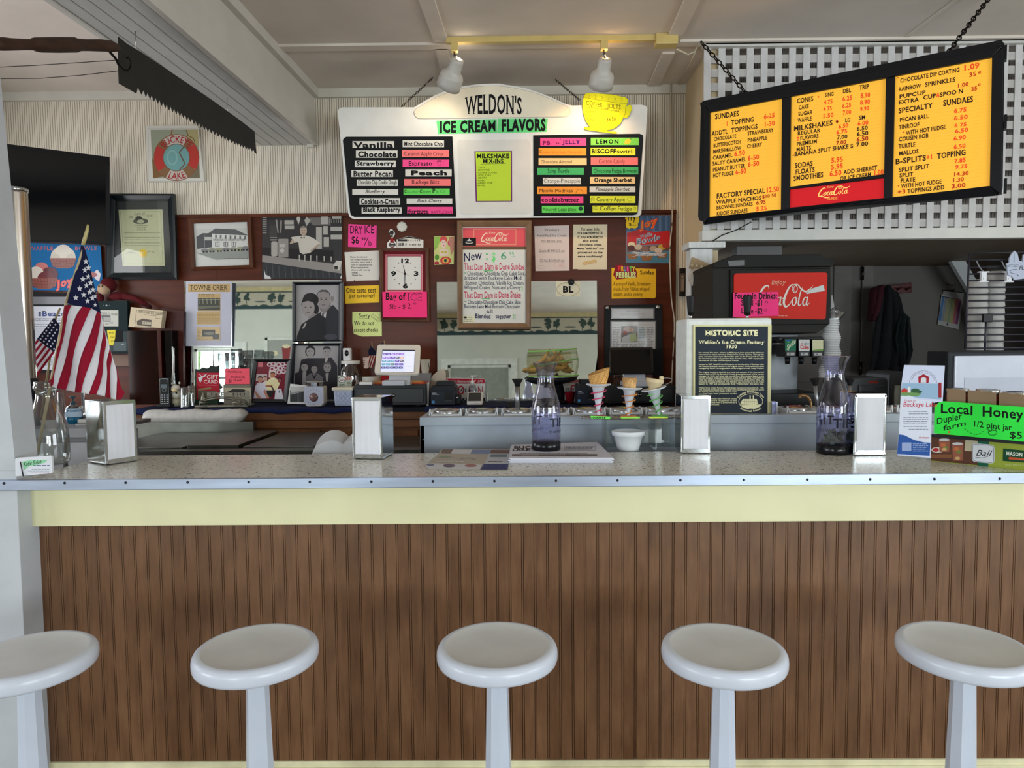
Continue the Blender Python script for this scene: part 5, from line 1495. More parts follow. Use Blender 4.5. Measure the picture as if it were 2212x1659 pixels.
def family(a):
 a.poly([(1590,205),(2000,208),(1990,720),(1565,725)],(172,168,170))
 a.poly([(1640,340),(1700,325),(1850,325),(1930,320),(1985,400),(1985,720),(1565,725),(1580,470),(1615,460)],(62,60,66))
 for cx,cy,r1,r2,hr in ((1727,265,38,54,(50,46,48)),(1885,268,36,50,(70,66,66)),(1672,412,32,44,(58,54,56)),(1766,430,30,40,(66,62,62)),(1890,415,36,48,(110,106,106))):
  if r1 == 38: a.ell(1727,262,50,56,(50,46,48))
  face(a,cx,cy,r1,r2,(166,160,160),hr)
 a.poly([(1690,500),(1730,470),(1800,470),(1848,510),(1850,600),(1690,600)],(130,126,130)); a.poly([(1735,470),(1766,500),(1795,470),(1766,530)],(50,48,52)); a.poly([(1655,455),(1690,455),(1685,590),(1650,590)],(176,172,174)); a.poly([(1872,470),(1905,468),(1895,550),(1880,550)],(190,186,186)); a.poly([(1870,325),(1900,322),(1888,360),(1866,362)],(190,186,186))
picture_frame('portrait_frame','black framed grey group portrait of five people behind the kitchen scale','picture',wall(PY - .035),'A5',[(1560,185),(2045,182),(2040,800),(1540,800)],[(1590,206),(2003,208),(1992,735),(1562,735)],.03,M('enamel',(20,24,30),rough=.3),family,back=(172,168,170),pmat=GLOSSY)
# lifebuoy painting on the striped wall
def buoy(a):
 a.frame(1262,1092,1742,1548,6,(196,194,188)); a.poly([(1285,1108),(1688,1105),(1706,1520),(1306,1522)],(150,156,136)); a.poly([(1590,1106),(1688,1106),(1700,1250),(1600,1180)],(170,160,116)); a.poly([(1306,1522),(1298,1350),(1420,1500)],(128,96,62)); a.poly([(1706,1520),(1700,1400),(1600,1520)],(120,110,90))
 a.ell(1506,1345,190,195,(196,186,176)); a.ring(1506,1345,192,197,7,(140,90,66))
 for a0,a1,c in ((-38,32,(186,62,56)),(142,212,(186,62,56)),(32,60,(134,100,70)),(118,142,(134,100,70)),(212,232,(134,100,70)),(-60,-38,(134,100,70))): a.ring(1506,1345,152,155,76,c,a0=a0,a1=a1)
 a.ell(1506,1345,114,116,(116,164,164)); a.ring(1470,1345,40,60,14,(136,180,176)); a.ring(1506,1345,114,116,6,(130,84,60)); a.line([(1572,1250),(1530,1300),(1560,1360),(1580,1400),(1540,1440),(1530,1460)],12,(112,92,80))
 a.line([(1470,1106),(1462,1150),(1480,1160)],10,(150,90,60)); a.line([(1590,1110),(1606,1160),(1650,1180),(1665,1215)],7,(120,90,60))
 def wr(cx,cy,r_,sp,a0,flip=1):
  return lambda xx,yy: (cx + (r_ + yy * flip) * math.cos(R(a0) + flip * xx / sp),cy + (r_ + yy * flip) * math.sin(R(a0) + flip * xx / sp))
 a.text('BUCKEYE',0,0,54,(166,44,50),w=270,bold=.012,warp=wr(1506,1345,130,150,-142)); a.text('LAKE',0,0,54,(166,44,50),w=158,bold=.012,warp=wr(1506,1345,186,178,114,-1))
sheet('painting','small square canvas of a red and white lifebuoy reading BUCKEYE LAKE on the striped wall','painting',wall(WY - .006),'A1',[(1255,1082),(1700,1078),(1755,1552),(1282,1556)],(214,212,204),buoy,thick=.02)
# television
TU = (at(232,430,4.42) - at(8,430,4.02)).normalized()
TP_ = at(232,430,4.42)
TVP = PL((TP_.x,TP_.y,0),(TU.x,TU.y,0),(TU.y,-TU.x,0))
tvq = [(2,313),(232,342),(232,529),(2,522)]
tv = empty('television',mw=TVP.mat(TVP.hit(120,425)))
T(tv,'large black television mounted at an angle at the upper left','television')
to_ = tv.matrix_world.translation.copy()
slab('housing',TVP,tvq,.045,M('plastic',(16,16,18),rough=.4),'F',-.05,tv,org=to_)
slab('screen',TVP,[(8,320),(228,348),(228,522),(8,516)],.003,M('gloss',(8,9,12),rough=.12),'F',-.006,tv,org=to_)
b2 = MB(); l = TVP.hit(200,440,-.05) - to_; b2.box(l.dot(TVP.u) - .1,l.dot(TVP.u) + .05,-.1,.1,-.16,-.05); b2.build('wall_bracket',M('metal',(40,40,42)),tv)
# poster, mounted newspaper and boxed display under it
def wbp(a):
 BL = (30,104,160)
 a.text('WAFFLE',330,740,42,(196,76,60),w=278,mono=.06); a.text('BOWLS',850,738,40,(196,76,60),w=255,mono=.06)
 def bowl(cx,cy,r_,scoops):
  for dx,dy,rr_,c in scoops: a.ell(cx + dx * r_,cy + dy * r_,rr_ * r_,rr_ * r_ * .85,c)
  a.poly([(cx - r_,cy),(cx + r_,cy),(cx + r_ * .78,cy + r_ * .62),(cx + r_ * .4,cy + r_ * .78),(cx - r_ * .4,cy + r_ * .78),(cx - r_ * .78,cy + r_ * .62)],(136,74,62))
  for i in range(9): a.line([(cx - r_ + i * r_ * .25,cy + 4),(cx - r_ * .75 + i * r_ * .19,cy + r_ * .7)],4,(100,50,46))
  for i in range(3): a.line([(cx - r_ * .93,cy + r_ * (.18 + i * .2)),(cx,cy + r_ * (.26 + i * .2)),(cx + r_ * .93,cy + r_ * (.18 + i * .2))],4,(100,50,46))
 bowl(718,830,150,[(0,-.1,.95,(206,194,178)),(0,-.5,.62,(214,204,190)),(-.6,0,.38,(200,188,172)),(.6,0,.38,(200,188,172))])
 bowl(505,1060,155,[(-.2,-.75,.5,(190,110,106)),(.4,-.3,.62,(90,28,34)),(-.6,-.4,.55,(206,196,184)),(.1,0,.6,(100,34,40))])
 a.text('Joy',655,1170,84,(226,60,44),end=(830,1120),bold=.07); a.text('Joy',662,1166,72,(206,180,176),end=(822,1120),bold=.012); a.text('Joy',664,1164,70,(206,50,44),end=(820,1120),bold=-.005)
 a.poly([(1060,1000),(1110,960),(1150,1010),(1130,1100),(1080,1060)],(206,196,200)); a.ell(1050,1020,60,30,(150,80,80))
sheet('waffle_bowl_poster','blue laminated waffle bowl poster behind the large flag','poster',wall(PY - .02),'A2',[(315,655),(1130,685),(1148,700),(1172,1180),(1150,1205),(340,1195)],(30,104,160),wbp,mat=GLOSSY)
def bea(a):
 a.rect(345,1270,800,1355,(112,114,118)); a.rect(352,1378,800,2100,(196,198,208)); a.text('Beacon',478,1490,56,(32,60,120),w=330,serif=2,bold=.03); a.line([(385,1515),(800,1518)],4,(120,120,130)); a.text('Our President visits Buckeye',388,1546,20,(60,60,70),w=340,serif=1); a.lines(390,1580,620,22,22,8,(140,142,152),seed=8); a.rect(640,1560,800,1740,(70,72,80)); a.ell(690,1610,30,34,(180,176,176)); a.rect(440,1440,466,1492,(70,80,100))
sheet('framed_newspaper','grey matted newspaper front page reading Beacon behind the small flag','newspaper',wall(PY - .02),'A2',[(330,1215),(1000,1235),(1010,2130),(355,2130)],(28,30,32),bea,thick=.02,mat=GLOSSY)
def dsp(a):
 a.rect(180,388,700,582,(0,0,0)) if False else None
 a.rect(20,388,308,580,(196,196,186)); a.text("WELDON'S ICE CREAM",60,432,26,(60,60,60),end=(296,452),serif=1); a.poly([(60,470),(130,440),(215,452),(215,525),(60,525)],(110,112,112)); a.rect(130,470,212,520,(170,170,166)); a.text('since 1930',150,562,20,(90,90,90),end=(245,545),serif=1)
 a.ell(166,331,11,11,(160,166,166)); a.ell(130,329,5,5,(120,126,126)); a.ell(200,329,5,5,(120,126,126)); a.rect(20,640,430,880,(60,72,74)); a.rect(230,630,368,770,(12,14,18)); a.rect(250,768,402,872,(88,100,104)); a.poly([(335,800),(358,782),(380,800)],(160,170,172))
 a.poly([(172,625),(275,622),(270,720),(245,808),(200,806)],(226,210,70)); a.text('mil',196,668,26,BLK,w=60,jit=.05); a.text('Deli',215,720,24,BLK,w=48); a.text('ers',220,766,24,BLK,w=38)
bx = sheet('shadow_box','dark green framed display with a small ice cream label, half behind the flag','picture',wall(PY - .05),'D2',[(0,285),(445,278),(455,905),(0,905)],(24,40,42),dsp,thick=.03)
sheet('cardboard_panel','plain tan cardboard piece under the green display frame','card',wall(PY - .02),'D2',[(180,925),(468,915),(470,1050),(180,1055)],(134,112,100),None,thick=.015)
# stuffed toy on top of the display frame
ty,s_ = kit('D2',300,275,PY - .06)
toy = empty('plush_toy',ty); T(toy,'small dark red plush toy with a pale round face lying on the display frame','toy')
RM,SM = M('fabric',(82,22,26),scale=40),M('fabric',(176,148,122))
b2 = MB(); b2.ball((0,0,.03),.04,sc=(1.5,.8,.7)); b2.ball((-.12,0,.02),.03,sc=(1,.8,1)); b2.tube([(.04,0,.03),(.12,-.01,.015),(.20,-.02,-.03)],[.022,.018,.014],10); b2.build('body',RM,toy)
b2 = MB(); b2.ball((-.045,-.02,.10),.05,16,12); b2.build('hair',RM,toy); b2 = MB(); b2.ball((-.06,-.045,.075),.042,16,12,(1,.8,.9)); f = b2.build('face',SM,toy)
for dx in (-.012,.01):
 b2 = MB(); b2.ball((-.062 + dx,-.078,.09),.004,8,6,(1,.6,1.6)); b2.build('eye',M('plastic',(20,18,18)),f)
b2 = MB(); b2.ball((.215,-.02,-.045),.02,10,8); b2.build('foot',M('fabric',(60,26,24)),toy)
# small carton on the amber panel
def ctn(a):
 a.line([(525,385),(868,415),(845,605),(505,580)],5,(70,62,54),True); a.text("WELDON'S ICE CREAM",548,420,26,(56,48,44),end=(838,448),serif=2); a.line([(615,440),(765,458)],4,(110,100,86)); a.line([(750,482),(812,490)],4,(110,100,86))
 a.poly([(530,515),(600,488),(705,505),(700,582),(532,568)],(96,88,80)); a.poly([(590,520),(700,530),(698,560),(590,555)],(186,178,156))
 for i in range(5): a.rect(600 + i * 20,530,606 + i * 20,548,(90,82,76))
c2 = sheet('ice_cream_carton',"cream printed ice cream carton perched on the amber panel",'carton',wall(4.42),'D2',[(510,355),(888,398),(860,606),(480,590)],(206,190,162),ctn,thick=.05,off=-.05)
# small framed pictures and trinkets on the return wall at the right
RWL = PL((1.112,4.3,0),(0,-1,0),(-1,0,0))
SPm = wall(LY - .062)
# ================================================================ back counter with its cloth runner
SY = 4.12
SHZ = zat(500,882,SY)
bc = empty('back_counter',(0,SY,0))
T(bc,'oak back counter with raised panel doors under a navy cloth runner','counter')
OAK = M('wood',(112,72,44),rough=.45,scale=14,var=.3,stretch=(.35,1,1.6))
OAKV = M('wood',(96,58,34),rough=.45,scale=22,var=.35,stretch=(1.6,1,.16))
xl,xr = xat(283,900,SY),xat(1462,900,SY)
def cbox(n,m,x0,x1,y0,y1,z0,z1,bv=.002,par=bc):
 b2 = MB(); b2.box(x0,x1,y0 - SY,y1 - SY,z0,z1,bv); return b2.build(n,m,par)
cbox('top_board',M('matte',(24,26,34)),xl,xr,SY,WY - .04,SHZ - .03,SHZ - .004)
cbox('top_rail',OAK,xl,xr,SY + .01,SY + .04,SHZ - .075,SHZ - .03)
cbox('drawer_rail',OAK,xl,xr,SY + .014,SY + .04,SHZ - .125,SHZ - .08)
cbox('carcass',OAK,xl,xr,SY + .03,WY - .04,0,SHZ - .03)
for (x0,x1) in ((545,690),(712,758),(850,902),(910,1100),(1110,1300),(1310,1455)):
 a,c = xat(x0,930,SY),xat(x1,930,SY)
 cbox('door',OAK,a,c,SY + .012,SY + .03,.1,SHZ - .14)
 cbox('panel',OAKV,a + .035,c - .035,SY + .006,SY + .02,.15,SHZ - .175,.004)
cloth = MB()
nx,prof = 60,[(WY - .05,0),(SY + .02,0),(SY - .004,-.004),(SY - .006,-.03)]
for (x0,x1) in ((xl + .0,xat(766,880,SY)),(xat(918,880,SY),xat(1290,880,SY))):
 vs,fs = [],[]
 for i in range(nx + 1):
  x = x0 + (x1 - x0) * i / nx
  for j,(y,z) in enumerate(prof):
   vs.append((x,y - SY + (.002 * math.sin(i * 1.1) if j > 1 else 0),SHZ + z - .002 + (.003 * math.sin(i * .9) * math.sin(i * .37) - (.004 * math.sin(i * .5) if j == 3 else 0))))
 for i in range(nx):
  for j in range(3):
   k = i * 4 + j; fs.append((k,k + 1,k + 5,k + 4))
 cl = MB(); cl.add(vs,fs,True)
 c_ = cl.build('cloth_runner',M('fabric',(22,30,66),scale=30,var=.2)); c_.location = (0,SY,0)
 c_.modifiers.new('s','SOLIDIFY').thickness = .003
 T(c_,'navy blue cloth runner on the %s half of the back counter' % ('left' if x0 < -1 else 'right'),'cloth','navy runners on the back counter')
def K(v,x,yb,Y,z=None):
 p = at(*vp(v,x,yb),Y); p.z = SHZ + .004 if z is None else z
 return p,mpp(p) * VW[v][2]
BLKP,WHTP = M('plastic',(26,27,30),rough=.4),M('plastic',(222,220,216),rough=.4)
def lab(a,pl,org,v,off,fn,par,mat=None):
 q = Art(pl,org,v,off); fn(q); return q.build(par,'print',mat)
# amber acrylic panels
P,s = K('D2',620,1480,4.40)
am_ = glass((150,84,26),.03,.08)
ap = empty('amber_panel',P); T(ap,'tall bent amber brown acrylic panel behind the telephone','panel')
b2 = MB(); hh = 880 * s
b2.box(-175 * s,180 * s,0,.004,0,hh); b2.build('sheet',am_,ap)
b2 = MB(); b2.box(175 * s,345 * s,.05,.054,0,hh); b2.build('sheet',am_,ap)
b2 = MB(); b2.box(345 * s,349 * s,.0,.16,0,hh); b2.build('sheet',am_,ap)
dk,_ = slab('wood_offcut',wall(4.5),[(830,360),(1098,398),(1098,1400),(890,1400)],.015,M('wood',(66,26,20),rough=.35),'D2')
T(dk,'dark reddish board leaning behind the amber panel','board')
# cordless telephone
P,s = K('D2',875,1500,4.22)
ph = empty('cordless_phone',P); T(ph,'black cordless telephone standing in its cradle','telephone')
b2 = MB(); b2.box(-75 * s,80 * s,-.03,.03,0,.018,.004); b2.build('cradle',BLKP,ph)
b2 = MB(); b2.box(-60 * s,60 * s,-.012,.012,.012,.012 + 325 * s,.006); hs = b2.build('handset',M('plastic',(20,21,24),rough=.25),ph)
b2 = MB(); b2.prism(rrect(-52 * s,.02,52 * s,.010 + 320 * s,.008),-.0135,-.012); b2.build('silver_trim',M('chrome',(180,184,190)),hs)
b2 = MB(); b2.prism(rrect(-48 * s,.024,48 * s,.006 + 320 * s,.008),-.0145,-.0125); b2.build('face',M('plastic',(14,15,18),rough=.25),hs)
b2 = MB(); b2.box(-38 * s,38 * s,-.0152,-.014,225 * s,270 * s); b2.build('display',M('plastic',(86,98,104),rough=.3),hs)
b2 = MB(); b2.tube([(22 * s * math.cos(t),-.0155,.012 + 178 * s + 22 * s * math.sin(t)) for t in [2 * pi * k / 14 for k in range(15)]],.0008,5)
for r_ in range(5):
 for c_ in range(3): b2.box(-34 * s + c_ * 30 * s,-20 * s + c_ * 30 * s,-.016,-.0144,38 * s + r_ * 25 * s,46 * s + r_ * 25 * s)
b2.build('keypad',M('plastic',(180,184,190)),hs,kind='stuff')
b2 = MB(); b2.tube([(55 * s,0,.33 * s * 900),(70 * s,.02,640 * s),(74 * s,.02,700 * s)],.0035); b2.tube([(62 * s,.02,400 * s),(72 * s,.02,620 * s)],.004)
T(b2.build('white_stick',WHTP),'thin white stick leaning up behind the telephone','stick').location = P + Vector((0,.03,0))
# cow figurine
P,s = K('D1',160,955,4.26)
cw = empty('cow_figurine',P); T(cw,'small black and white cow figurine between telephone and glasses','figurine')
CWM,CBK = M('gloss',(212,206,192)),M('gloss',(26,24,24))
b2 = MB(); b2.lathe([(60 * s,0),(66 * s,60 * s),(62 * s,120 * s)],20); b2.build('pedestal',M('gloss',(176,170,146)),cw)
b2 = MB(); b2.ball((0,0,185 * s),78 * s,18,12,(1,.9,.95)); b2.build('body',CWM,cw)
b2 = MB(); b2.ball((0,-.012,290 * s),74 * s,18,12,(1,.9,.8)); hd_ = b2.build('head',CWM,cw)
b2 = MB(); b2.ball((28 * s,-.045,262 * s),44 * s,14,8,(1.1,.6,.7)); b2.build('muzzle',M('gloss',(206,184,140)),hd_)
for a,c in ((-60,362),(55,368)):
 b2 = MB(); b2.ball((a * s,0,c * s),17 * s,8,6,(1,.6,1.3)); b2.build('ear',CWM,hd_)
for a,c,r_ in ((-52,300,24),(-60,190,26),(-35,330,16),(35,215,16)):
 b2 = MB(); b2.ball((a * s,-.028 if c < 250 else -.03,c * s),r_ * s,8,6,(1,.8,1)); b2.build('black_patch',CBK,cw)
# upside-down tumblers
CLR = glass((238,242,240),.22,.04)
def tumbler(v,x,yb,Y,w_,h_,lb):
 P,s = K(v,x,yb,Y); w2 = w_ * s / 2; h2 = h_ * s
 b2 = MB()
 pr_ = [(w2,0),(w2 * .98,.004),(w2 * .92,h2 * .5),(w2 * .84,h2 * .93),(w2 * .7,h2),(0,h2),(0,h2 * .96),(w2 * .74,h2 * .94),(w2 * .88,h2 * .5),(w2 * .94,.002)]
 b2.lathe(pr_,24,cap=False)
 o_ = b2.build('tumbler',CLR); o_.location = P
 return T(o_,lb,'glass','upturned tumblers by the cow figurine')
tumbler('D1',300,1000,4.2,165,320,'ribbed clear tumbler upside down, nearer one beside the cow figurine')
tumbler('D1',400,975,4.27,140,330,'clear tumbler upside down, behind and right of the nearer tumbler')
# gift card display
P,s = K('D1',655,960,4.33)
def gift(a):
 a.rect(475,478,842,905,(172,30,48)); a.text('GIFT',636,578,62,(236,228,226),w=188,serif=1); a.text('CARD',588,652,58,(236,228,226),w=232,serif=1); a.line([(510,680),(600,676),(800,682)],4,(220,150,150))
 for p_ in ([(510,490),(560,530),(620,540),(560,560)],[(560,485),(590,520),(650,490),(610,540)],[(500,550),(560,545),(540,640),(510,600)],[(560,545),(580,550),(545,635)]): a.poly(p_,(214,210,214))
 a.poly([(500,735),(700,712),(718,740),(500,770)],(150,124,90)); a.rect(500,770,800,900,(110,100,84))
gc = sheet('gift_card_holder','red GIFT CARD display card beside the cup stacks','card',wall(4.33),'D1',[(475,478),(842,478),(842,1000),(475,1000)],(40,60,46),gift,thick=.02)
b2 = MB(); o_ = gc.matrix_world.translation
P2 = [wall(4.335).hit(*vp('D1',x,y)) - o_ for x,y in [(470,480),(480,420),(540,432),(590,395),(650,410),(690,400),(720,362),(800,380),(850,362),(850,480)]]
b2.prism([(p.x,p.z) for p in P2],0.0,.02,'y'); 
b2.X = Matrix(((1,0,0,0),(0,0,1,0),(0,-1,0,0),(0,0,0,1)))
b2 = MB(); n_ = len(P2); b2.add([(p.x,p.z,0) for p in P2] + [(p.x,p.z,.015) for p in P2],[tuple(range(n_)),tuple(range(2 * n_ - 1,n_ - 1,-1))] + [(i,n_ + i,n_ + (i + 1) % n_,(i + 1) % n_) for i in range(n_)])
b2.build('wavy_top',M('plastic',(34,44,38),rough=.5),gc)
# stacks of clear cups
for (x,yt,w_,lb) in ((925,135,160,'leftmost stack of clear plastic cups behind the pink postcard sign'),(1035,145,60,'short hidden stack of clear cups between two taller ones'),(1140,72,165,'tallest middle stack of clear plastic cups'),(1318,98,165,'rightmost stack of clear plastic cups behind the pink postcard sign')):
 P,s = K('D1',x,960,4.36 if w_ > 100 else 4.44)
 if w_ < 100: w_ = 150
 b2 = MB(); H_ = (960 - yt) * s; n_ = max(4,int(H_ / (118 * s))); dz = H_ / (n_ + 0.0); w2 = w_ * s / 2
 for i in range(n_):
  z0 = H_ - (i + 1) * dz if i < n_ - 1 else 0
  zt = H_ - i * dz
  b2.lathe([(w2 * .92,zt - dz * 1.0),(w2 * .99,zt - .004),(w2 * 1.03,zt - .004),(w2 * 1.03,zt),(w2 * .97,zt)],28,cap=False)
  for k in range(28) if i == 0 else []:
   a = 2 * pi * k / 28; c = (math.cos(a),math.sin(a)); b2.tube([(c[0] * w2 * .94,c[1] * w2 * .94,zt - dz),(c[0] * w2 * 1.0,c[1] * w2 * 1.0,zt - .005)],.0012,4)
 o_ = b2.build('cup_stack',glass((214,218,218),.3,.15)); o_.location = P
 T(o_,lb,'cups','clear cup stacks on the back counter')
# postcard box with pink card
P,s = K('D1',1125,1000,4.27)
bx_ = empty('postcard_box',P); T(bx_,'small clear postcard holder under a coral pink price card','holder')
b2 = MB(); b2.box(-215 * s,220 * s,0,.06,0,335 * s,.002); b2.build('holder',M('plastic',(122,116,102),rough=.4),bx_)
def pcard(a):
 a.rect(918,720,1345,900,(176,166,142)); a.poly([(935,800),(1060,740),(1230,745),(1330,800)],(50,50,48)); a.rect(1040,790,1300,850,(140,134,120)); 
 for i in range(7): a.rect(1060 + i * 34,800,1075 + i * 34,840,(60,58,54))
a = Art(wall(4.27),P,'D1',.0015); pcard(a); q = a.build(bx_,'postcard')
q.matrix_basis = Matrix(((1,0,0,0),(0,0,-1,0),(0,1,0,0),(0,0,0,1)))
def pc2(a):
 a.text("Weldon's",970,482,34,(60,20,40),w=222,jit=.06,bold=.008); a.text('Postcards',1028,565,36,(60,20,40),w=218,jit=.06,bold=.008); a.text('$1',990,635,50,(60,20,40),w=50,jit=.04); a.text('75 each',1062,610,24,(60,20,40),w=140,jit=.04,bold=.01)
sheet('price_card',"coral pink card reading Weldon's Postcards before the cup stacks",'sign',wall(4.262),'D1',[(937,418),(1322,412),(1328,662),(935,662)],(244,92,110),pc2)
# pewter lake ornament
PWT = M('metal',(126,124,112),rough=.5,scale=60,var=.15)
P,s = K('D1',880,1015,4.17)
pw = empty('metal_ornament',P); T(pw,'grey pewter ornament with an arch and BUCKEYE LAKE letters','ornament')
X_ = lambda x: (x - 880) * s
Z_ = lambda y: (1015 - y) * s
b2 = MB(); b2.box(X_(455),X_(1300),-.01,.03,0,.012,.002); b2.build('base',PWT,pw)
b2 = MB(); b2.tube([(X_(x),-.008,Z_(y)) for x,y in crom([(540,930),(680,895),(860,870),(1050,885),(1180,925),(1280,990)],5)],.006,8); b2.tube([(X_(x),-.008,Z_(y)) for x,y in crom([(540,905),(680,865),(860,840),(1050,855),(1200,890),(1290,960)],5)],.003,8); b2.build('arch',PWT,pw)
for x in (610,1145):
 b2 = MB(); b2.tube([(X_(x + dx),-.012,Z_(y)) for dx,y in ((-80,940),(-60,990),(0,1000),(60,985),(75,935),(0,945),(-80,940))],.003,6); b2.build('loop',PWT,pw)
b2 = MB(); b2.lathe([(50 * s,0),(40 * s,50 * s),(24 * s,110 * s),(8 * s,150 * s),(0,155 * s)],14,(X_(590),0,Z_(925))); b2.build('lighthouse',PWT,pw)
b2 = MB(); b2.box(X_(640),X_(1240),.004,.008,Z_(870),Z_(860)); b2.box(X_(1250),X_(1320),0,.006,Z_(990),Z_(760)); b2.build('rail',PWT,pw)
a = Art(wall(4.17 + .003),P,'D1',.0); a.text('BUCKEYE LAKE',640,862,66,(132,130,118),w=590,bold=.04)
q = a.build(pw,'letters'); q.matrix_basis = Matrix(((1,0,0,0),(0,0,-1,0),(0,1,0,0),(0,0,0,1)))
q.modifiers.new('s','SOLIDIFY').thickness = .003
# colour photograph in black frame
def cph(a):
 a.poly([(1448,312),(1925,312),(1865,900),(1378,895)],(120,24,44)); a.rect(1455,312,1530,388,(200,110,120)); a.poly([(1430,500),(1600,505),(1600,600),(1420,610)],(196,180,180))
 for x,y in ((1640,350),(1700,340),(1780,350),(1850,340),(1890,380),(1740,400),(1810,410),(1860,460),(1680,420),(1790,470)): a.ell(x,y,42,36,(206,190,196)); a.ell(x,y,20,18,(130,30,50))
 a.poly([(1625,560),(1632,440),(1740,430),(1750,520)],(214,190,190))
 a.poly([(1385,890),(1410,700),(1450,640),(1560,640),(1600,760),(1610,890)],(206,200,214)); face(a,1490,590,38,52,(196,140,120),(50,36,36)); a.poly([(1395,770),(1425,780),(1510,885),(1450,888)],(190,134,110))
 a.poly([(1520,640),(1600,600),(1600,700),(1560,690)],(216,206,214)); face(a,1570,570,26,40,(206,160,140),(60,40,40))
 a.poly([(1570,640),(1640,580),(1750,570),(1805,650),(1760,760),(1600,760)],(226,214,164)); face(a,1692,520,36,50,(190,120,90),(90,60,50)); a.poly([(1640,560),(1740,560),(1700,600)],(236,226,196)); a.poly([(1575,680),(1690,680),(1680,710),(1580,700)],(150,90,66)); a.poly([(1590,760),(1700,760),(1690,870),(1610,870)],(40,34,38)); a.line([(1670,690),(1740,830)],22,(60,44,44))
 a.poly([(1740,740),(1830,735),(1865,900),(1720,898)],(216,212,222)); a.rect(1790,760,1802,800,(40,40,60)); a.poly([(1560,740),(1640,880),(1600,890),(1545,780)],(190,130,106)); face(a,1800,600,26,40,(150,80,76),(40,20,26))
picture_frame('framed_photograph','black stand-up frame with a red colour photo of four people','picture',wall(4.30),'D1',[(1395,262),(2005,262),(1940,960),(1335,955)],[(1450,312),(1925,312),(1866,900),(1378,895)],.02,M('enamel',(16,17,20),rough=.4),cph,back=(120,24,44),pmat=GLOSSY)
def bwp(a):
 a.rect(1965,755,2300,945,(60,62,64)); a.poly([(1965,790),(2212,758),(2212,775),(1990,830)],(150,150,150)); a.poly([(1965,700),(2300,700),(2300,750),(1980,790)],(190,190,190))
 for i in range(8): a.line([(2060 + i * 24,800),(2060 + i * 24,940)],5,(110,112,114))
sheet('photo_print','white bordered black and white snapshot leaning left of the kitchen scale','picture',wall(4.26),'D1',[(1970,655),(2360,700),(2360,985),(1925,972)],(220,220,218),bwp,thick=.003)
# kitchen scale
P,s = K('D4',390,1400,4.17)
ks = empty('kitchen_scale',P); T(ks,'small cream kitchen scale with a shiny square dial','scale')
b2 = MB(); ch = 45 * s; w2,h2 = 215 * s,430 * s
octg = [(-w2,ch * 1.6),(-w2 + ch,0.004),(w2 - ch,.004),(w2,ch * 1.6),(w2,h2 - ch * .6),(w2 - ch * .5,h2),(-w2 + ch * .5,h2),(-w2,h2 - ch * .6)]
b2.prism(octg,0,.075); b2.build('body',M('enamel',(206,196,176)),ks)
b2 = MB(); b2.prism([(x * .97,z * .97 + .004) for x,z in octg],-.006,0); fc = b2.build('dial',M('gloss',(184,188,206),rough=.12),ks)
b2 = MB(); b2.lathe([(95 * s,0),(95 * s,.001),(0,.0015)],24); d_ = b2.build('dial_centre',M('gloss',(120,90,88),rough=.12),fc,(0,-.0065,195 * s)); d_.rotation_euler = (R(90),0,0)
b2 = MB()
for k in range(16):
 an = 2 * pi * k / 16; b2.box(165 * s * math.cos(an) - .002,165 * s * math.cos(an) + .002,-.0075,-.006,205 * s + 165 * s * math.sin(an) - .001,205 * s + 165 * s * math.sin(an) + .001)
b2.build('dial_marks',M('plastic',(40,40,60)),fc,kind='stuff')
b2 = MB(); b2.box(-60 * s,75 * s,.0,.04,h2,h2 + 85 * s); b2.build('stem',M('chrome',(214,220,230)),ks)
b2 = MB(); b2.lathe([(0,0),(150 * s,0),(195 * s,14 * s),(198 * s,18 * s),(150 * s,6 * s),(0,6 * s)],32,(0,.03,h2 + 85 * s),cap=False); b2.build('pan',M('enamel',(204,200,190)),ks)
b2 = MB(); b2.box(-150 * s,150 * s,-.002,.07,0,.006); b2.build('foot',M('enamel',(224,222,214)),ks)
# plastic tub
P,s = K('D4',1025,1420,4.17)
tb_ = empty('plastic_tub',P); T(tb_,'frosted square plastic tub with a cream lid left of the cash drawer','tub')
b2 = MB(); b2.add([(x * w_ * s,y,z * s) for z,w_,y0,y1 in ((0,185,.0,.10),(340,205,-.01,.11)) for x,y in ((-1,y0),(1,y0),(1,y1),(-1,y1))],[(0,1,2,3),(7,6,5,4),(0,4,5,1),(1,5,6,2),(2,6,7,3),(3,7,4,0)])
b2.build('body',M('plastic',(176,184,208),rough=.35,scale=25,var=.08),tb_,bevel=.006)
b2 = MB(); b2.box(-235 * s,235 * s,-.02,.12,335 * s,410 * s,.008); b2.build('lid',M('plastic',(206,198,180),rough=.4),tb_)
b2 = MB()
for r_ in range(3):
 for c_ in range(3): b2.tube([((-105 + c_ * 105 + 42 * math.cos(t)) * s,-.0075 - (60 + r_ * 100) * s * .03,(70 + r_ * 100 + 42 * math.sin(t)) * s) for t in [2 * pi * k / 12 for k in range(13)]],.0008,4)
b2.build('embossed_rings',M('plastic',(150,158,182)),tb_,kind='stuff')
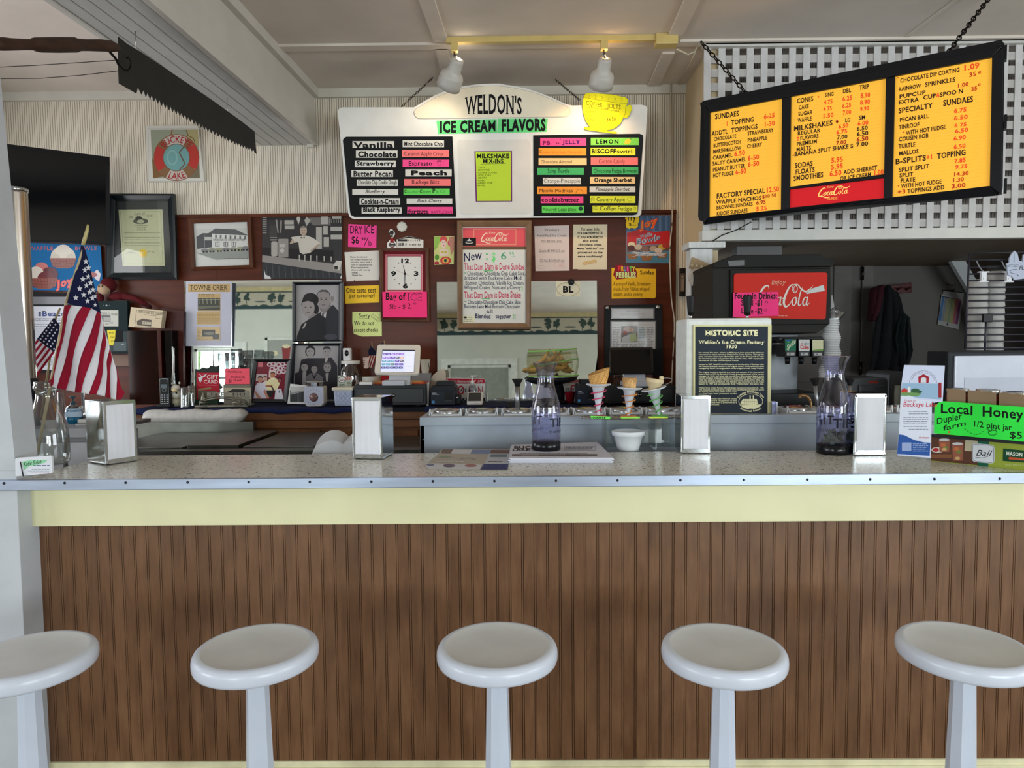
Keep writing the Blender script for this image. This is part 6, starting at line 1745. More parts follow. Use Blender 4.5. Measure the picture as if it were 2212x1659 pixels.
# glass jar with white lid, small camera on it
P,s = K('D4',1205,1330,4.41)
jr = empty('glass_jar',P); T(jr,'large clear jar with white lid behind the plastic tub','jar')
b2 = MB(); b2.lathe([(215 * s,0),(238 * s,40 * s),(240 * s,600 * s),(225 * s,700 * s),(165 * s,800 * s),(165 * s,850 * s)],36,cap=False); b2.build('body',glass((206,200,190),.25,.05),jr)
b2 = MB(); b2.lathe([(200 * s,845 * s),(204 * s,850 * s),(204 * s,905 * s),(196 * s,912 * s),(0,914 * s)],36); b2.build('lid',WHTP,jr)
def jl(a):
 a.poly([(965,700),(1270,740),(1260,950),(960,950)],(176,184,172)); a.ell(1060,795,90,70,(60,76,66)); a.ell(1060,795,78,58,(206,204,200)); a.text('Jar',1000,820,36,(120,80,90),w=110) if False else a.lines(1005,780,1120,2,22,12,(120,70,84)); a.lines(1000,890,1110,2,24,12,(60,80,66)); a.lines(1160,820,1250,4,28,12,(90,90,80))
 for i in range(4): a.poly([(1110 + i * 40,720),(1130 + i * 40,725),(1160 + i * 36,800),(1145 + i * 36,800)],(190,60,56))
a = Art(wall(4.41 - 242 * s),P,'D4',.0); jl(a); q = a.build(jr,'label'); q.matrix_basis = Matrix(((1,0,0,0),(0,0,-1,-242 * s),(0,1,0,0),(0,0,0,1)))
P = P + Vector((-70 * s,0,914 * s)); cm_ = empty('security_camera',P); T(cm_,'small white egg-shaped camera on top of the jar lid','camera')
b2 = MB(); b2.box(-85 * s,85 * s,-.02,.02,0,275 * s,80 * s * .24); q = b2.build('body',M('plastic',(214,212,214),rough=.3),cm_,bevel=.01)
b2 = MB(); b2.ball((0,0,0),1,16,10,(44 * s,.004,66 * s)); b2.build('lens',M('gloss',(10,10,14),rough=.1),cm_,(0,-.021,165 * s))
# white cup bin with little flags
P,s = K('D4',1640,1120,4.38)
cb = empty('cup_bin',P); T(cb,'white paper tub with green band holding small flags','tub')
b2 = MB(); b2.lathe([(170 * s,0),(198 * s,560 * s),(202 * s,575 * s),(190 * s,565 * s)],30,cap=False); b2.build('body',M('paper',(206,204,196)),cb)
b2 = MB(); b2.lathe([(184 * s,260 * s),(187 * s,320 * s)],30,cap=False); b2.build('green_band',M('paper',(40,76,52)),cb)
b2 = MB(); b2.box(-150 * s,-110 * s,-.075,-.07,420 * s,470 * s); 
def mini_flag(name,lb,x,yb,xt,yt,Y,quad,stripes,canton):
 A,B_ = wall(Y).hit(*vp('D4',x,yb)),wall(Y).hit(*vp('D4',xt,yt))
 f = empty(name,A); T(f,lb,'flag','small flags in the white tub')
 b2 = MB(); b2.tube([(0,0,0),B_ - A],.0022,6); b2.build('stick',M('wood',(190,168,120)),f)
 pts = [wall(Y - .004).hit(*vp('D4',*p)) - A for p in quad]
 b2 = MB(); n = 7
 for i in range(n):
  t0,t1 = i / n,(i + 1) / n
  b2.mi = i % 2; b2.add([pts[0].lerp(pts[1],t0),pts[0].lerp(pts[1],t1),pts[3].lerp(pts[2],t1),pts[3].lerp(pts[2],t0)],[(0,1,2,3)])
 b2.build('stripes',[M('fabric',(130,30,40)),M('fabric',(206,190,176))],f)
 cp_ = [wall(Y - .008).hit(*vp('D4',*p)) - A for p in canton]
 b2 = MB(); b2.add(cp_,[tuple(range(len(cp_)))]); b2.build('canton',M('fabric',(22,24,46),var=.4,scale=60),f)
mini_flag('small_flag','left small flag with rolled stripes in the white tub',1690,560,1640,-10,4.38,[(1560,290),(1740,280),(1660,540),(1480,545)],0,[(1570,270),(1560,180),(1620,70),(1740,200),(1740,280)])
mini_flag('small_flag','right small flag, mostly behind the white tablet',1910,560,1908,-40,4.41,[(1830,200),(1900,180),(1900,300),(1830,320)],0,[(1810,60),(1900,-20),(1905,200),(1800,220)])
sheet('paper_bag','small white dotted bag standing in the white tub','bag',wall(4.375),'D4',[(1450,325),(1590,320),(1560,560),(1470,560)],(206,180,170),lambda a: [a.ell(1475,350 + i * 45,14,12,(20,20,24)) for i in range(4)] and None,thick=.004)
# cash drawer, left
def drawer(v,x0,x1,yt,yb,Y,lb,lock=None,dep=.36):
 P,s = K(v,(x0 + x1) / 2,yb,Y); w2 = (x1 - x0) * s / 2; h_ = (yb - yt) * s
 r_ = empty('cash_drawer',P); T(r_,lb,'cash drawer','black cash drawers on the back counter')
 b2 = MB(); b2.box(-w2,w2,0.004,dep,0.006,h_,.003); b2.build('housing',M('enamel',(13,13,16),rough=.5),r_)
 b2 = MB(); b2.box(-w2 * .93,w2 * .93,-.004,.01,h_ * .16,h_ * .82,.002); f = b2.build('drawer_front',M('enamel',(9,9,12),rough=.42),r_)
 b2 = MB(); b2.lathe([(.012,0),(.012,.003),(0,.004)],16); q = b2.build('lock',M('chrome',(120,120,124)),f,((lock or 0) * w2,-.005,h_ * .5)); q.rotation_euler = (R(90),0,0)
 for x in (-.8,.8):
  b2 = MB(); b2.lathe([(.022,0),(.022,.007)],12,(x * w2,.03,0)); b2.build('foot',BLKP,r_)
 return r_,P,s,h_
cd1,cdp,cds,cdh = drawer('B4',345,1160,742,990,4.12 + .01,'black cash drawer under the white tablet',.1,.22)
DT = cdp.z + cdh
# white tablet on its stand
def tablet(v,quad,scr,Y,Yt,stand,base,z,lb,cm,bm,scm,art,btn=True):
 """tilted screen plane through Y at bottom and Yt at top"""
 A = wall(Y).hit(*vp(v,(quad[2][0] + quad[3][0]) / 2,(quad[2][1] + quad[3][1]) / 2)); B_ = wall(Yt).hit(*vp(v,(quad[0][0] + quad[1][0]) / 2,quad[0][1]))
 d = Vector((0,B_.y - A.y,B_.z - A.z)).normalized()
 pl = PL(A,(1,0,0),(0,-d.z,d.y))
 r_ = empty('tablet_stand',(A.x,Y,z)); T(r_,lb,'tablet')
 org = Vector((A.x,Y,z))
 hold = empty('tablet',mw=pl.mat(A)); hold.parent = r_; hold.matrix_world = pl.mat(A)
 q = [vp(v,*p) for p in quad]
 o2,_ = slab('case',pl,rpoly(q,6 * 1.0),.016,cm,'F',-.008,None,org=A)
 o2.parent = r_; o2.matrix_parent_inverse = Matrix.Identity(4); o2.matrix_basis = Matrix.Translation(-org) @ pl.mat(A)
 bpy.data.objects.remove(hold)
 s_,_ = slab('screen',pl,[vp(v,*p) for p in scr],.001,scm,'F',.0085,o2,org=A)
 if art: a = Art(pl,A,v,.0098); art(a); a.build(s_,'display',SCREEN)
 m_ = mpp(A) * VW[v][2]
 cx = A.x
 b2 = MB(); x0,x1 = [(wall(Y).hit(*vp(v,x,600)).x - cx) for x in stand]; hz = A.z - z
 b2.add([(x,y,z_) for x in (x0,x1) for y,z_ in ((-.02,0),(.06,0),(.05,hz + .03),(.02,hz),(-.01,.02))],[(0,1,2,3,4),(9,8,7,6,5)] + [(i,5 + i,5 + (i + 1) % 5,(i + 1) % 5) for i in range(5)]); b2.build('stand',bm,r_,bevel=.003)
 x0,x1 = [(wall(Y).hit(*vp(v,x,700)).x - cx) for x in base]
 b2 = MB(); b2.box(x0,x1,-.06,.09,0,.03,.006); b2.build('base',bm,r_)
 return r_
def rpoly(q,r_):
 out = []
 n = len(q)
 for i in range(n):
  p0,p,p1 = Vector(q[i - 1]),Vector(q[i]),Vector(q[(i + 1) % n])
  a,c = (p0 - p).normalized() * r_,(p1 - p).normalized() * r_
  for k in range(5):
   t = k / 4
   out.append(tuple((p + a) * (1 - t) ** 2 + p * 2 * t * (1 - t) + (p + c) * t * t))
 return out
def scr1(a):
 a.poly([(668,295),(1033,298),(1020,548),(640,543)],(196,200,226)); a.poly([(668,295),(1033,298),(1032,307),(667,304)],(30,30,40)); a.poly([(925,315),(1030,316),(1020,545),(915,540)],(206,208,226))
 PP,VI,TL,NVY,DK,GR_ = (92,52,150),(140,96,190),(72,140,160),(30,40,110),(84,74,84),(60,110,80)
 cols = [[PP,PP,VI,VI,VI],[VI,VI,PP,DK,(206,160,130)],[TL,TL,TL,PP,DK],[TL,TL,GR_,PP,PP],[NVY,NVY,NVY,NVY,NVY]]
 for r_ in range(5):
  for c_ in range(5):
   x = 668 - r_ * 4 + c_ * 50; y = 333 + r_ * 39; a.rect(x,y,x + 44,y + 21,cols[r_][c_]); a.rect(x + 8,y + 8,x + 34,y + 13,(206,200,220))
 a.lines(940,356,1000,1,10,4,(150,150,170)); a.lines(935,486,990,1,10,4,(150,150,170))
tablet('B4',[(612,255),(1102,258),(1082,586),(576,580)],[(664,292),(1036,295),(1022,551),(637,546)],4.05,4.22,(735,980),(682,935),DT,'white framed point of sale tablet tilted on a stand on the cash drawer',M('plastic',(226,218,206),rough=.35),M('plastic',(188,190,198),rough=.4),M('plastic',(60,60,80)),scr1)
# papers, boxes on and by the drawer
P,s = K('B4',835,735,4.2,DT)
for i,(x0,x1,c,dy,lb) in enumerate(((545,1120,(236,130,60),0,'orange envelope lying on the cash drawer under the tablet base'),(520,1160,(196,90,70),-.02,'rust coloured folder lowest in the pile under the tablet base'),(560,1100,(206,170,110),.03,'tan envelope in the pile under the tablet base'))):
 b2 = MB(); b2.box((x0 - 835) * s,(x1 - 835) * s,-.03 + dy,.18 + dy,0,.004)
 o_ = b2.build('envelope',M('paper',c)); o_.location = (P.x,P.y,DT + (.0,-.0,.0)[i] + (.0045,.0,.009)[i]); T(o_,lb,'envelope','papers on the cash drawer'); o_.rotation_euler = (0,0,R((3,-2,5)[i]))
P,s = K('B4',487,765,4.13,DT)
b2 = MB(); b2.box(-75 * s,75 * s,-.03,.04,0,.018,.006); T(b2.build('card_reader',M('plastic',(214,210,206),rough=.35),loc=P),'small flat white puck on the left end of the cash drawer','reader')
b2 = MB(); b2.tube([P + Vector((60 * s,.05,.01))] + [wall(4.2).hit(*vp('B4',*p)) for p in crom([(560,690),(500,662),(440,665),(412,700),(425,730)],4)],.003); T(b2.build('charging_cable',WHTP),'short white cable looping beside the flat white puck','cable')
P,s = K('B4',692,665,4.3,DT); b2 = MB(); b2.box(-44 * s,44 * s,0,.05,0,80 * s); T(b2.build('red_box',M('paper',(150,24,34)),loc=P),'small dark red box behind the left of the tablet stand','box')
P,s = K('B4',1105,700,4.34,DT); b2 = MB(); b2.box(-105 * s,105 * s,0,.06,0,105 * s,.002); q = T(b2.build('carton',M('paper',(126,126,128)),loc=P),'grey carton right of the tablet, under the card cup','carton')
b2 = MB(); b2.lathe([(38 * s,0),(56 * s,150 * s),(58 * s,155 * s),(50 * s,150 * s)],24,cap=False); b2.lathe([(40 * s,15 * s),(45 * s,45 * s)],24,cap=False); q = T(b2.build('paper_cup',M('paper',(196,190,174)),loc=P + Vector((42 * s,.03,105 * s))),'cream paper cup holding cards right of the tablet','cup')
sheet('card_stack','dark green and white cards standing in the cream cup','cards',wall(4.36),'B4',[(1120,420),(1212,445),(1195,490),(1115,480)],(40,56,52),lambda a: a.frame(1128,432,1200,482,6,(216,214,206)),thick=.006)
# beige sheets and folder beside the printer
def curled(name,lb,pts,Y,col,cat='paper',v='B4',bend=.05):
 ob,org = slab(name,wall(Y),pts,.0015,M('paper',col),v)
 return T(ob,lb,cat)
curled('paper_sheet','curled cream sheet standing behind the left printer',[(1195,780),(1200,660),(1240,580),(1300,530),(1370,505),(1385,560),(1395,780)],4.42,(206,192,174))
curled('paper_folder','white edged folder standing between cash drawer and left printer',[(1158,680),(1198,655),(1190,940),(1168,942)],4.2,(206,204,204))
# receipt printers
def printer(v,x0,x1,yt,yb,Y,lb):
 P,s = K(v,(x0 + x1) / 2,yb,Y); w2 = (x1 - x0) * s / 2; h_ = (yb - yt) * s
 r_ = empty('receipt_printer',P); T(r_,lb,'printer','black receipt printers on the back counter')
 N = M('plastic',(30,36,50),rough=.4)
 b2 = MB(); b2.box(-w2,w2,0,.17,0,h_ * .62,.005); b2.build('body',N,r_)
 b2 = MB(); b2.prism([(-w2,h_ * .60),(w2,h_ * .60),(w2,h_ * .80),(w2 * .8,h_ * .84),(-w2 * .9,h_ * .82)],.01,.17); b2.prism([(-w2 * .6,h_ * .82),(w2 * .9,h_ * .82),(w2 * .82,h_),(-w2 * .55,h_)],.03,.16); b2.build('lid',M('plastic',(34,36,42),rough=.45),r_,bevel=.003)
 b2 = MB(); b2.box(w2 * .12,w2 * .80,-.002,.004,h_ * .16,h_ * .58); b2.build('paper_slot',M('plastic',(12,12,14)),r_)
 b2 = MB(); b2.box(w2 * .14,w2 * .78,-.006,.0,h_ * .16,h_ * .22); b2.build('slot_lip',M('plastic',(60,62,60)),r_)
 b2 = MB(); b2.box(-w2 * .88,-w2 * .65,-.001,0.001,h_ * .08,h_ * .20); b2.build('blue_sticker',M('paper',(96,160,216)),r_)
 b2 = MB(); b2.box(-w2 * .85,-w2 * .5,-.001,0.001,h_ * .50,h_ * .53); b2.box(-w2 * .85,-w2 * .3,-.001,0.001,h_ * .45,h_ * .465); b2.build('white_print',M('paper',(190,196,206)),r_)
 return r_
printer('B4',1210,1495,665,932,4.17,'black receipt printer right of the left cash drawer')
P,s = K('B4',1525,930,4.2); b2 = MB(); b2.box(-32 * s,34 * s,0,.05,0,115 * s,.008); q = T(b2.build('card_scanner',BLKP,loc=P),'small black rounded gadget at the right side of the left printer','scanner')
b2 = MB(); b2.ball((-8 * s,-.002,78 * s),14 * s,10,8,(1.2,.3,.8)); b2.build('lens',M('chrome',(210,216,220)),q)
# licence plates
def lp1(a):
 a.poly([(1385,618),(1825,622),(1835,676),(1385,680)],(176,34,56)); a.text('Ohio Bicentennial',1452,664,24,(222,214,214),w=205,serif=1,bold=.03); a.text('273',1742,664,26,(222,214,214),w=58,it=.3); a.ell(1403,640,9,8,(220,216,214)); a.ell(1718,645,9,8,(220,216,214))
 a.ring(1556,752,32,44,17,(172,40,56)); a.text('STATE',1505,770,34,(86,92,100),w=118,bold=.05); a.text('N',1745,808,100,(172,40,60),w=66); a.rect(1490,838,1832,882,(24,28,44)); a.text('BUCKEYES',1500,868,28,(214,214,220),w=230,bold=.02)
 a.text('E',1640,808,100,(172,40,60),w=60)
sheet('licence_plate','white and red Ohio Bicentennial licence plate behind the hand sanitizer','licence plate',wall(4.46),'B4',rpoly([(1385,610),(1835,618),(1835,885),(1385,885)],22),(214,212,212),lp1,thick=.002)
def lp2(a):
 a.text('#1',1680,600,100,(176,40,62),w=110); a.text('&',1840,600,90,(176,40,62),w=60); a.ring(1890,530,30,42,16,(172,40,56)); a.text('STATE',1800,550,30,(90,96,104),w=130,bold=.05); a.poly([(1690,445),(2080,410),(2090,440),(1690,475)],(190,130,140))
sheet('licence_plate','white licence plate with red number sign, behind the red cup','licence plate',wall(4.46),'B5',[(1640,440),(1930,440),(2090,415),(2095,700),(1650,690)],(206,206,206),lp2,thick=.002)
# hand sanitizer and white card terminal
P,s = K('B4',1690,890,4.36)
hs_ = empty('hand_sanitizer',P); T(hs_,'clear pump bottle of hand sanitizer before the Ohio plate','bottle')
b2 = MB(); b2.lathe([(50 * s,0),(52 * s,20 * s),(52 * s,140 * s),(40 * s,190 * s),(18 * s,208 * s)],24,cap=False); b2.build('bottle',glass((216,226,230),.25),hs_)
b2 = MB(); b2.lathe([(24 * s,205 * s),(24 * s,245 * s),(9 * s,250 * s),(8 * s,300 * s)],16); b2.box(-22 * s,60 * s,-.006,.006,296 * s,308 * s,.002); b2.build('pump',WHTP,hs_)
P,s = K('B4',1712,925,4.16)
ct_ = empty('card_terminal',P); T(ct_,'white card terminal with a dark sloping screen by the left printer','card reader')
b2 = MB(); b2.add([(x * s,y,z * s) for x in (-88,90) for y,z in ((0,0),(.10,0),(.10,130),(.07,140),(0,28))],[(0,1,2,3,4),(9,8,7,6,5)] + [(i,5 + i,5 + (i + 1) % 5,(i + 1) % 5) for i in range(5)]); b2.build('body',M('plastic',(220,216,212),rough=.35),ct_,bevel=.006)
b2 = MB(); b2.add([(x * s,y - .003,z * s + .004) for x,y,z in ((-72,.008,40),(72,.008,40),(72,.062,126),(-72,.062,126))],[(0,1,2,3)]); b2.build('screen',M('gloss',(34,34,38),rough=.2),ct_)
b2 = MB(); b2.box(-52 * s,52 * s,-.001,.004,12 * s,18 * s); b2.build('card_slot',BLKP,ct_)
# deli scale with bag of bananas
P,s = K('B5',1640,700,4.3)
ds = empty('counter_scale',P); T(ds,'black counter scale with a chrome platter under the bag of bananas','scale')
b2 = MB(); b2.lathe([(.10,0),(.10,.012),(.03,.02)],30); b2.build('base',BLKP,ds)
zt = (700 - 420) * s
b2 = MB(); b2.tube([(.05,.02,.01),(.055,.0,zt * .4),(.035,0,zt * .75),(0,0,zt * .92)],[.035,.03,.04,.06],16); b2.build('neck',BLKP,ds)
b2 = MB(); b2.lathe([(.02,-.05),(200 * s,-.03),(290 * s,-.008),(290 * s,0)],40,(0,0,zt),cap=True); b2.build('tray_support',BLKP,ds)
b2 = MB(); b2.lathe([(0,0.0),(290 * s,.0),(302 * s,.008),(304 * s,.012),(290 * s,.006),(0,.004)],48,(0,0,zt),cap=False); b2.build('platter',M('chrome',(200,200,200)),ds)
BP = P + Vector((10 * s,0,zt + .008))
bg = empty('produce_bag',BP); T(bg,'clear zip bag with green bands, set on the platter of the counter scale','bag')
b2 = MB(); b2.add([(x * s,y,z * s) for z,w_,d_ in ((0,265,.07),(160,292,.09),(255,280,.07),(318,272,.02)) for x,y in ((-w_,-d_),(w_,-d_),(w_,d_),(-w_,d_))],[(a + i * 4,(a + 1) % 4 + i * 4,(a + 1) % 4 + i * 4 + 4,a + i * 4 + 4) for i in range(3) for a in range(4)] + [(12,13,14,15),(0,1,2,3)])
b2.build('bag_film',glass((250,250,240),.16,.15),bg)
for (a0,a1) in (((-272,286),(272,318)),((-240,120),(285,205)),((-270,6),(290,20))):
 b2 = MB(); b2.tube([(a0[0] * s,-.075 if a0[1] < 250 else -.045,a0[1] * s),(0,-.085 if a0[1] < 250 else -.045,(a0[1] + a1[1]) / 2 * s - .003),(a1[0] * s,-.075 if a0[1] < 250 else -.045,a1[1] * s)],.005,6); b2.build('green_band',M('plastic',(128,190,90)),bg)
BAN = M('plastic',(186,150,92),rough=.6,scale=30,var=.5)
bpos = [(-190,50,200,-12,'lowest left banana in the zip bag'),(-150,125,190,-38,'upper left banana in the zip bag, tip raised'),(-30,150,230,-20,'banana at the top middle of the zip bag'),(40,60,180,10,'banana low in the middle of the zip bag'),(110,150,220,28,'banana at the upper right of the zip bag'),(170,70,190,40,'lowest right banana in the zip bag')]
ban = None
for i,(x,z,L_,an,lb) in enumerate(bpos):
 if ban is None:
  root = empty('banana')
  b2 = MB(); pts = [(-.08 + .16 * t,0,-.022 * math.sin(pi * t)) for t in [k / 8 for k in range(9)]]; b2.tube(pts,[.005,.011,.014,.015,.0155,.015,.014,.010,.005],7); b2.build('peel',BAN,root)
  b2 = MB(); b2.tube([(.078,0,-.001),(.094,0,.008)],[.005,.004],6); b2.build('stem',M('plastic',(120,96,60)),root); ban = root
 else:
  root = ban.copy(); COL.objects.link(root)
  for ch in ban.children:
   c2 = ch.copy(); COL.objects.link(c2); c2.parent = root
 root.location = BP + Vector((x * s,-.04 + .035 * (i % 3),(z + 55) * s + .012)); root.rotation_euler = (0,R(an),R(10 * i))
 T(root,lb,'banana','bananas in the clear bag')
P,s = K('B5',1850,700,4.28)
b2 = MB(); b2.lathe([(42 * s,0),(60 * s,122 * s),(62 * s,125 * s),(54 * s,118 * s),(40 * s,6 * s)],24); T(b2.build('red_cup',M('plastic',(120,18,30)),loc=P),'dark red cup between the scale and the right printer','cup')
printer('B5',1928,2150,458,732,4.17,'black receipt printer left of the waffle cone sample, right end')
cd2,P2_,s2_,h2_ = drawer('B6',590,1430,790,1010,4.14,'black cash drawer with a round lock under the dark tablet',.0,.34)
D2T = P2_.z + h2_
tablet('B6',[(645,298),(1160,296),(1165,600),(650,605)],[(655,310),(1125,308),(1150,585),(668,588)],4.1,4.22,(820,1080),(800,1090),D2T,'switched off tablet in a dark case on the right cash drawer',M('plastic',(36,34,34),rough=.25),M('plastic',(186,188,196),rough=.4),M('gloss',(8,7,9),rough=.1),None)
curled('dark_panel','thin black board standing behind the switched off tablet',[(1120,296),(1265,296),(1285,330),(1280,620),(1120,620)],4.34,(24,24,28),'board','B6')
for pts,r_,c,lb in (([(650,670),(700,650),(740,632),(790,635),(760,640),(740,690),(735,730)],.003,(20,20,22),'black cable looping left of the dark tablet stand'),([(1290,720),(1340,715),(1390,680),(1380,655),(1330,645),(1270,650)],.003,(196,196,196),'thin white cable looping right of the dark tablet'),([(1280,700),(1340,740),(1400,760),(1440,770),(1460,790)],.004,(26,26,30),'thick black cable draped over the right cash drawer')):
 b2 = MB(); b2.tube([wall(4.16).hit(*vp('B6',*p)) for p in crom(pts,4)],r_); T(b2.build('loose_cable',M('plastic',c)),lb,'cable')
P,s = K('B6',960,800,4.3,D2T); b2 = MB(); b2.box(-260 * s,200 * s,0,.02,0,110 * s); T(b2.build('wood_strip',M('wood',(96,60,44)),loc=P),'low brown wooden box end behind the tablet stand on the right drawer','box')
# ================================================================ steel topping station behind the counter
TY = 2.86
TZ = zat(1106,900,TY)
ts = empty('topping_station',(0,TY,0))
T(ts,'long grey painted metal topping well behind the right half of the counter','topping station')
GM = M('enamel',(168,178,190),rough=.38,scale=6,var=.12)
tl,tr_ = xat(907,930,TY),3.0
def tbox(n,m,x0,x1,y0,y1,z0,z1,bv=.003,par=ts):
 b2 = MB(); b2.box(x0,x1,y0,y1,z0,z1,bv); return b2.build(n,m,par)
tbox('front_panel',GM,tl,tr_,.006,.02,.1,TZ - .03)
tbox('top_lip',GM,tl,tr_,-.004,.05,TZ - .036,TZ)
tbox('top_lip',GM,tl,tr_,.34,.40,TZ - .036,TZ)
tbox('side_panel',GM,tl,tl + .02,.006,.40,.1,TZ - .002)
tbox('bolt',M('metal',(90,90,96)),xat(914,950,TY) - .004,xat(914,950,TY) + .004,.0,.007,zat(914,950,TY) - .004,zat(914,950,TY) + .004)
tbox('inner_bed',M('metal',(120,124,128)),tl + .02,tr_,.05,.34,TZ - .06,TZ - .012)
ST = M('chrome',(190,194,200),rough=.2)
STW = M('plastic',(210,212,214),rough=.4)
for i,x in enumerate((967,1043,1118,1192,1268,1345,1420,1715,1792,1868,1945)):
 y_ = TY + .16
 P = Vector((xat(x,890,y_),y_,TZ))
 r_ = empty('topping_crock',P)
 T(r_,'%s covered steel topping crock in the grey station, counted from its left' % ('first second third fourth fifth sixth seventh eighth ninth tenth eleventh'.split()[i]),'topping container','covered crocks in the topping station')
 b2 = MB(); w2 = .066; b2.box(-w2,w2,-.10,.10,-.01,.006,.003); b2.box(-w2,-w2 + .008,-.10,.10,0,.016,.002); b2.box(w2 - .008,w2,-.10,.10,0,.016,.002)
 for sx in (-1,1): b2.prism([(sx * w2 - .005,.0),(sx * w2 + .005,0),(sx * w2 + .002,.03),(sx * w2 - .002,.03)],-.10,-.09)
 b2.build('collar',STW,r_)
 b2 = MB(); b2.lathe([(.054,-.03),(.055,.014),(.050,.022),(.046,.018),(0,.017)],28,(0,-.02,0)); b2.build('crock',ST,r_)
# muddlers / pump handles
for x,yb,yt,Y,lb in ((1250,780,415,3.0,'black topped steel pump handle between the left printer and the tip carafe'),):
 pass
def pump(v,xb,yb,xt,yt,wd,Y,lb):
 A,B_ = wall(Y).hit(*vp(v,xb,yb)),wall(Y).hit(*vp(v,xt,yt)); s = mpp(A) * VW[v][2]
 r_ = empty('topping_pump',A); T(r_,lb,'pump','pump handles on the topping station')
 d = B_ - A; w2 = wd * s / 2
 b2 = MB(); b2.cyl(-d * .12,d * .88,w2 * .95,w2); b2.build('steel_shaft',M('metal',(150,152,156),rough=.3),r_)
 m_ = d.normalized().to_track_quat('Z','Y').to_matrix().to_4x4(); m_.translation = d * .78
 h_ = d.length * .22
 b2 = MB(); b2.X = m_; b2.lathe([(w2 * 1.1,0),(w2 * 1.25,h_ * .3),(w2 * 2.0,h_ * .75),(w2 * 2.3,h_ * .9),(w2 * 2.2,h_),(0,h_)],24); b2.build('black_knob',M('plastic',(28,27,28),rough=.5),r_)
pump('B5',1252,782,1252,412,56,3.05,'black topped steel pump handle left of the left tip carafe')
pump('D6',690,700,650,240,56,3.05,'black topped steel pump handle left of the right tip carafe')
pump('D6',1140,700,1145,236,56,3.1,'black topped steel pump handle half behind the right tip carafe')
b2 = MB(); b2.tube([wall(3.0).hit(*vp('D6',*p)) for p in crom([(610,730),(595,600),(570,530),(520,492),(460,485),(435,520)],5)],[.006] * 8 + [.008] * 18,8)
T(b2.build('ladle',M('metal',(150,120,84),rough=.35)),'bent ladle handle sticking out of a crock beside the historic plaque','ladle')
b2 = MB(); P = at(1665,893,TY + .03); P.z = TZ; b2.box(-.012,.012,-.01,.03,0,.052,.002); T(b2.build('chrome_latch',M('chrome',(206,210,216)),loc=P + Vector((.012,0,0))),'small chrome bracket at the right foot of the historic plaque','bracket')
# white insulated tap box with two black tap handles and the historic plaque before it
XY = TY + .06
P = Vector((xat(1576,800,XY),XY,TZ))
tw = empty('tap_box',P); T(tw,'chipped white box with two black tap handles behind the historic plaque','drink dispenser')
x0,x1 = xat(1482,800,XY) - P.x,xat(1667,800,XY) - P.x
b2 = MB(); b2.box(x0,x1,0,.2,0,zat(1580,687,XY) - TZ,.012); b2.build('body',M('enamel',(222,224,222),rough=.4,scale=30,var=.08),tw)
for x in (1492,1614):
 X0 = xat(x,690,XY + .1) - P.x; Zt = zat(x,687,XY + .1) - TZ; s = mpp(at(x,687,XY + .1)) * .22904
 b2 = MB(); b2.lathe([(12 * s,-20 * s),(16 * s,15 * s),(10 * s,35 * s)],14,(X0,.1,Zt)); b2.build('chrome_stem',ST,tw)
 b2 = MB(); b2.lathe([(24 * s,30 * s),(30 * s,60 * s),(42 * s,200 * s),(42 * s,208 * s),(0,208 * s)],20,(X0,.1,Zt)); b2.build('tap_handle',M('plastic',(22,22,24),rough=.45),tw)
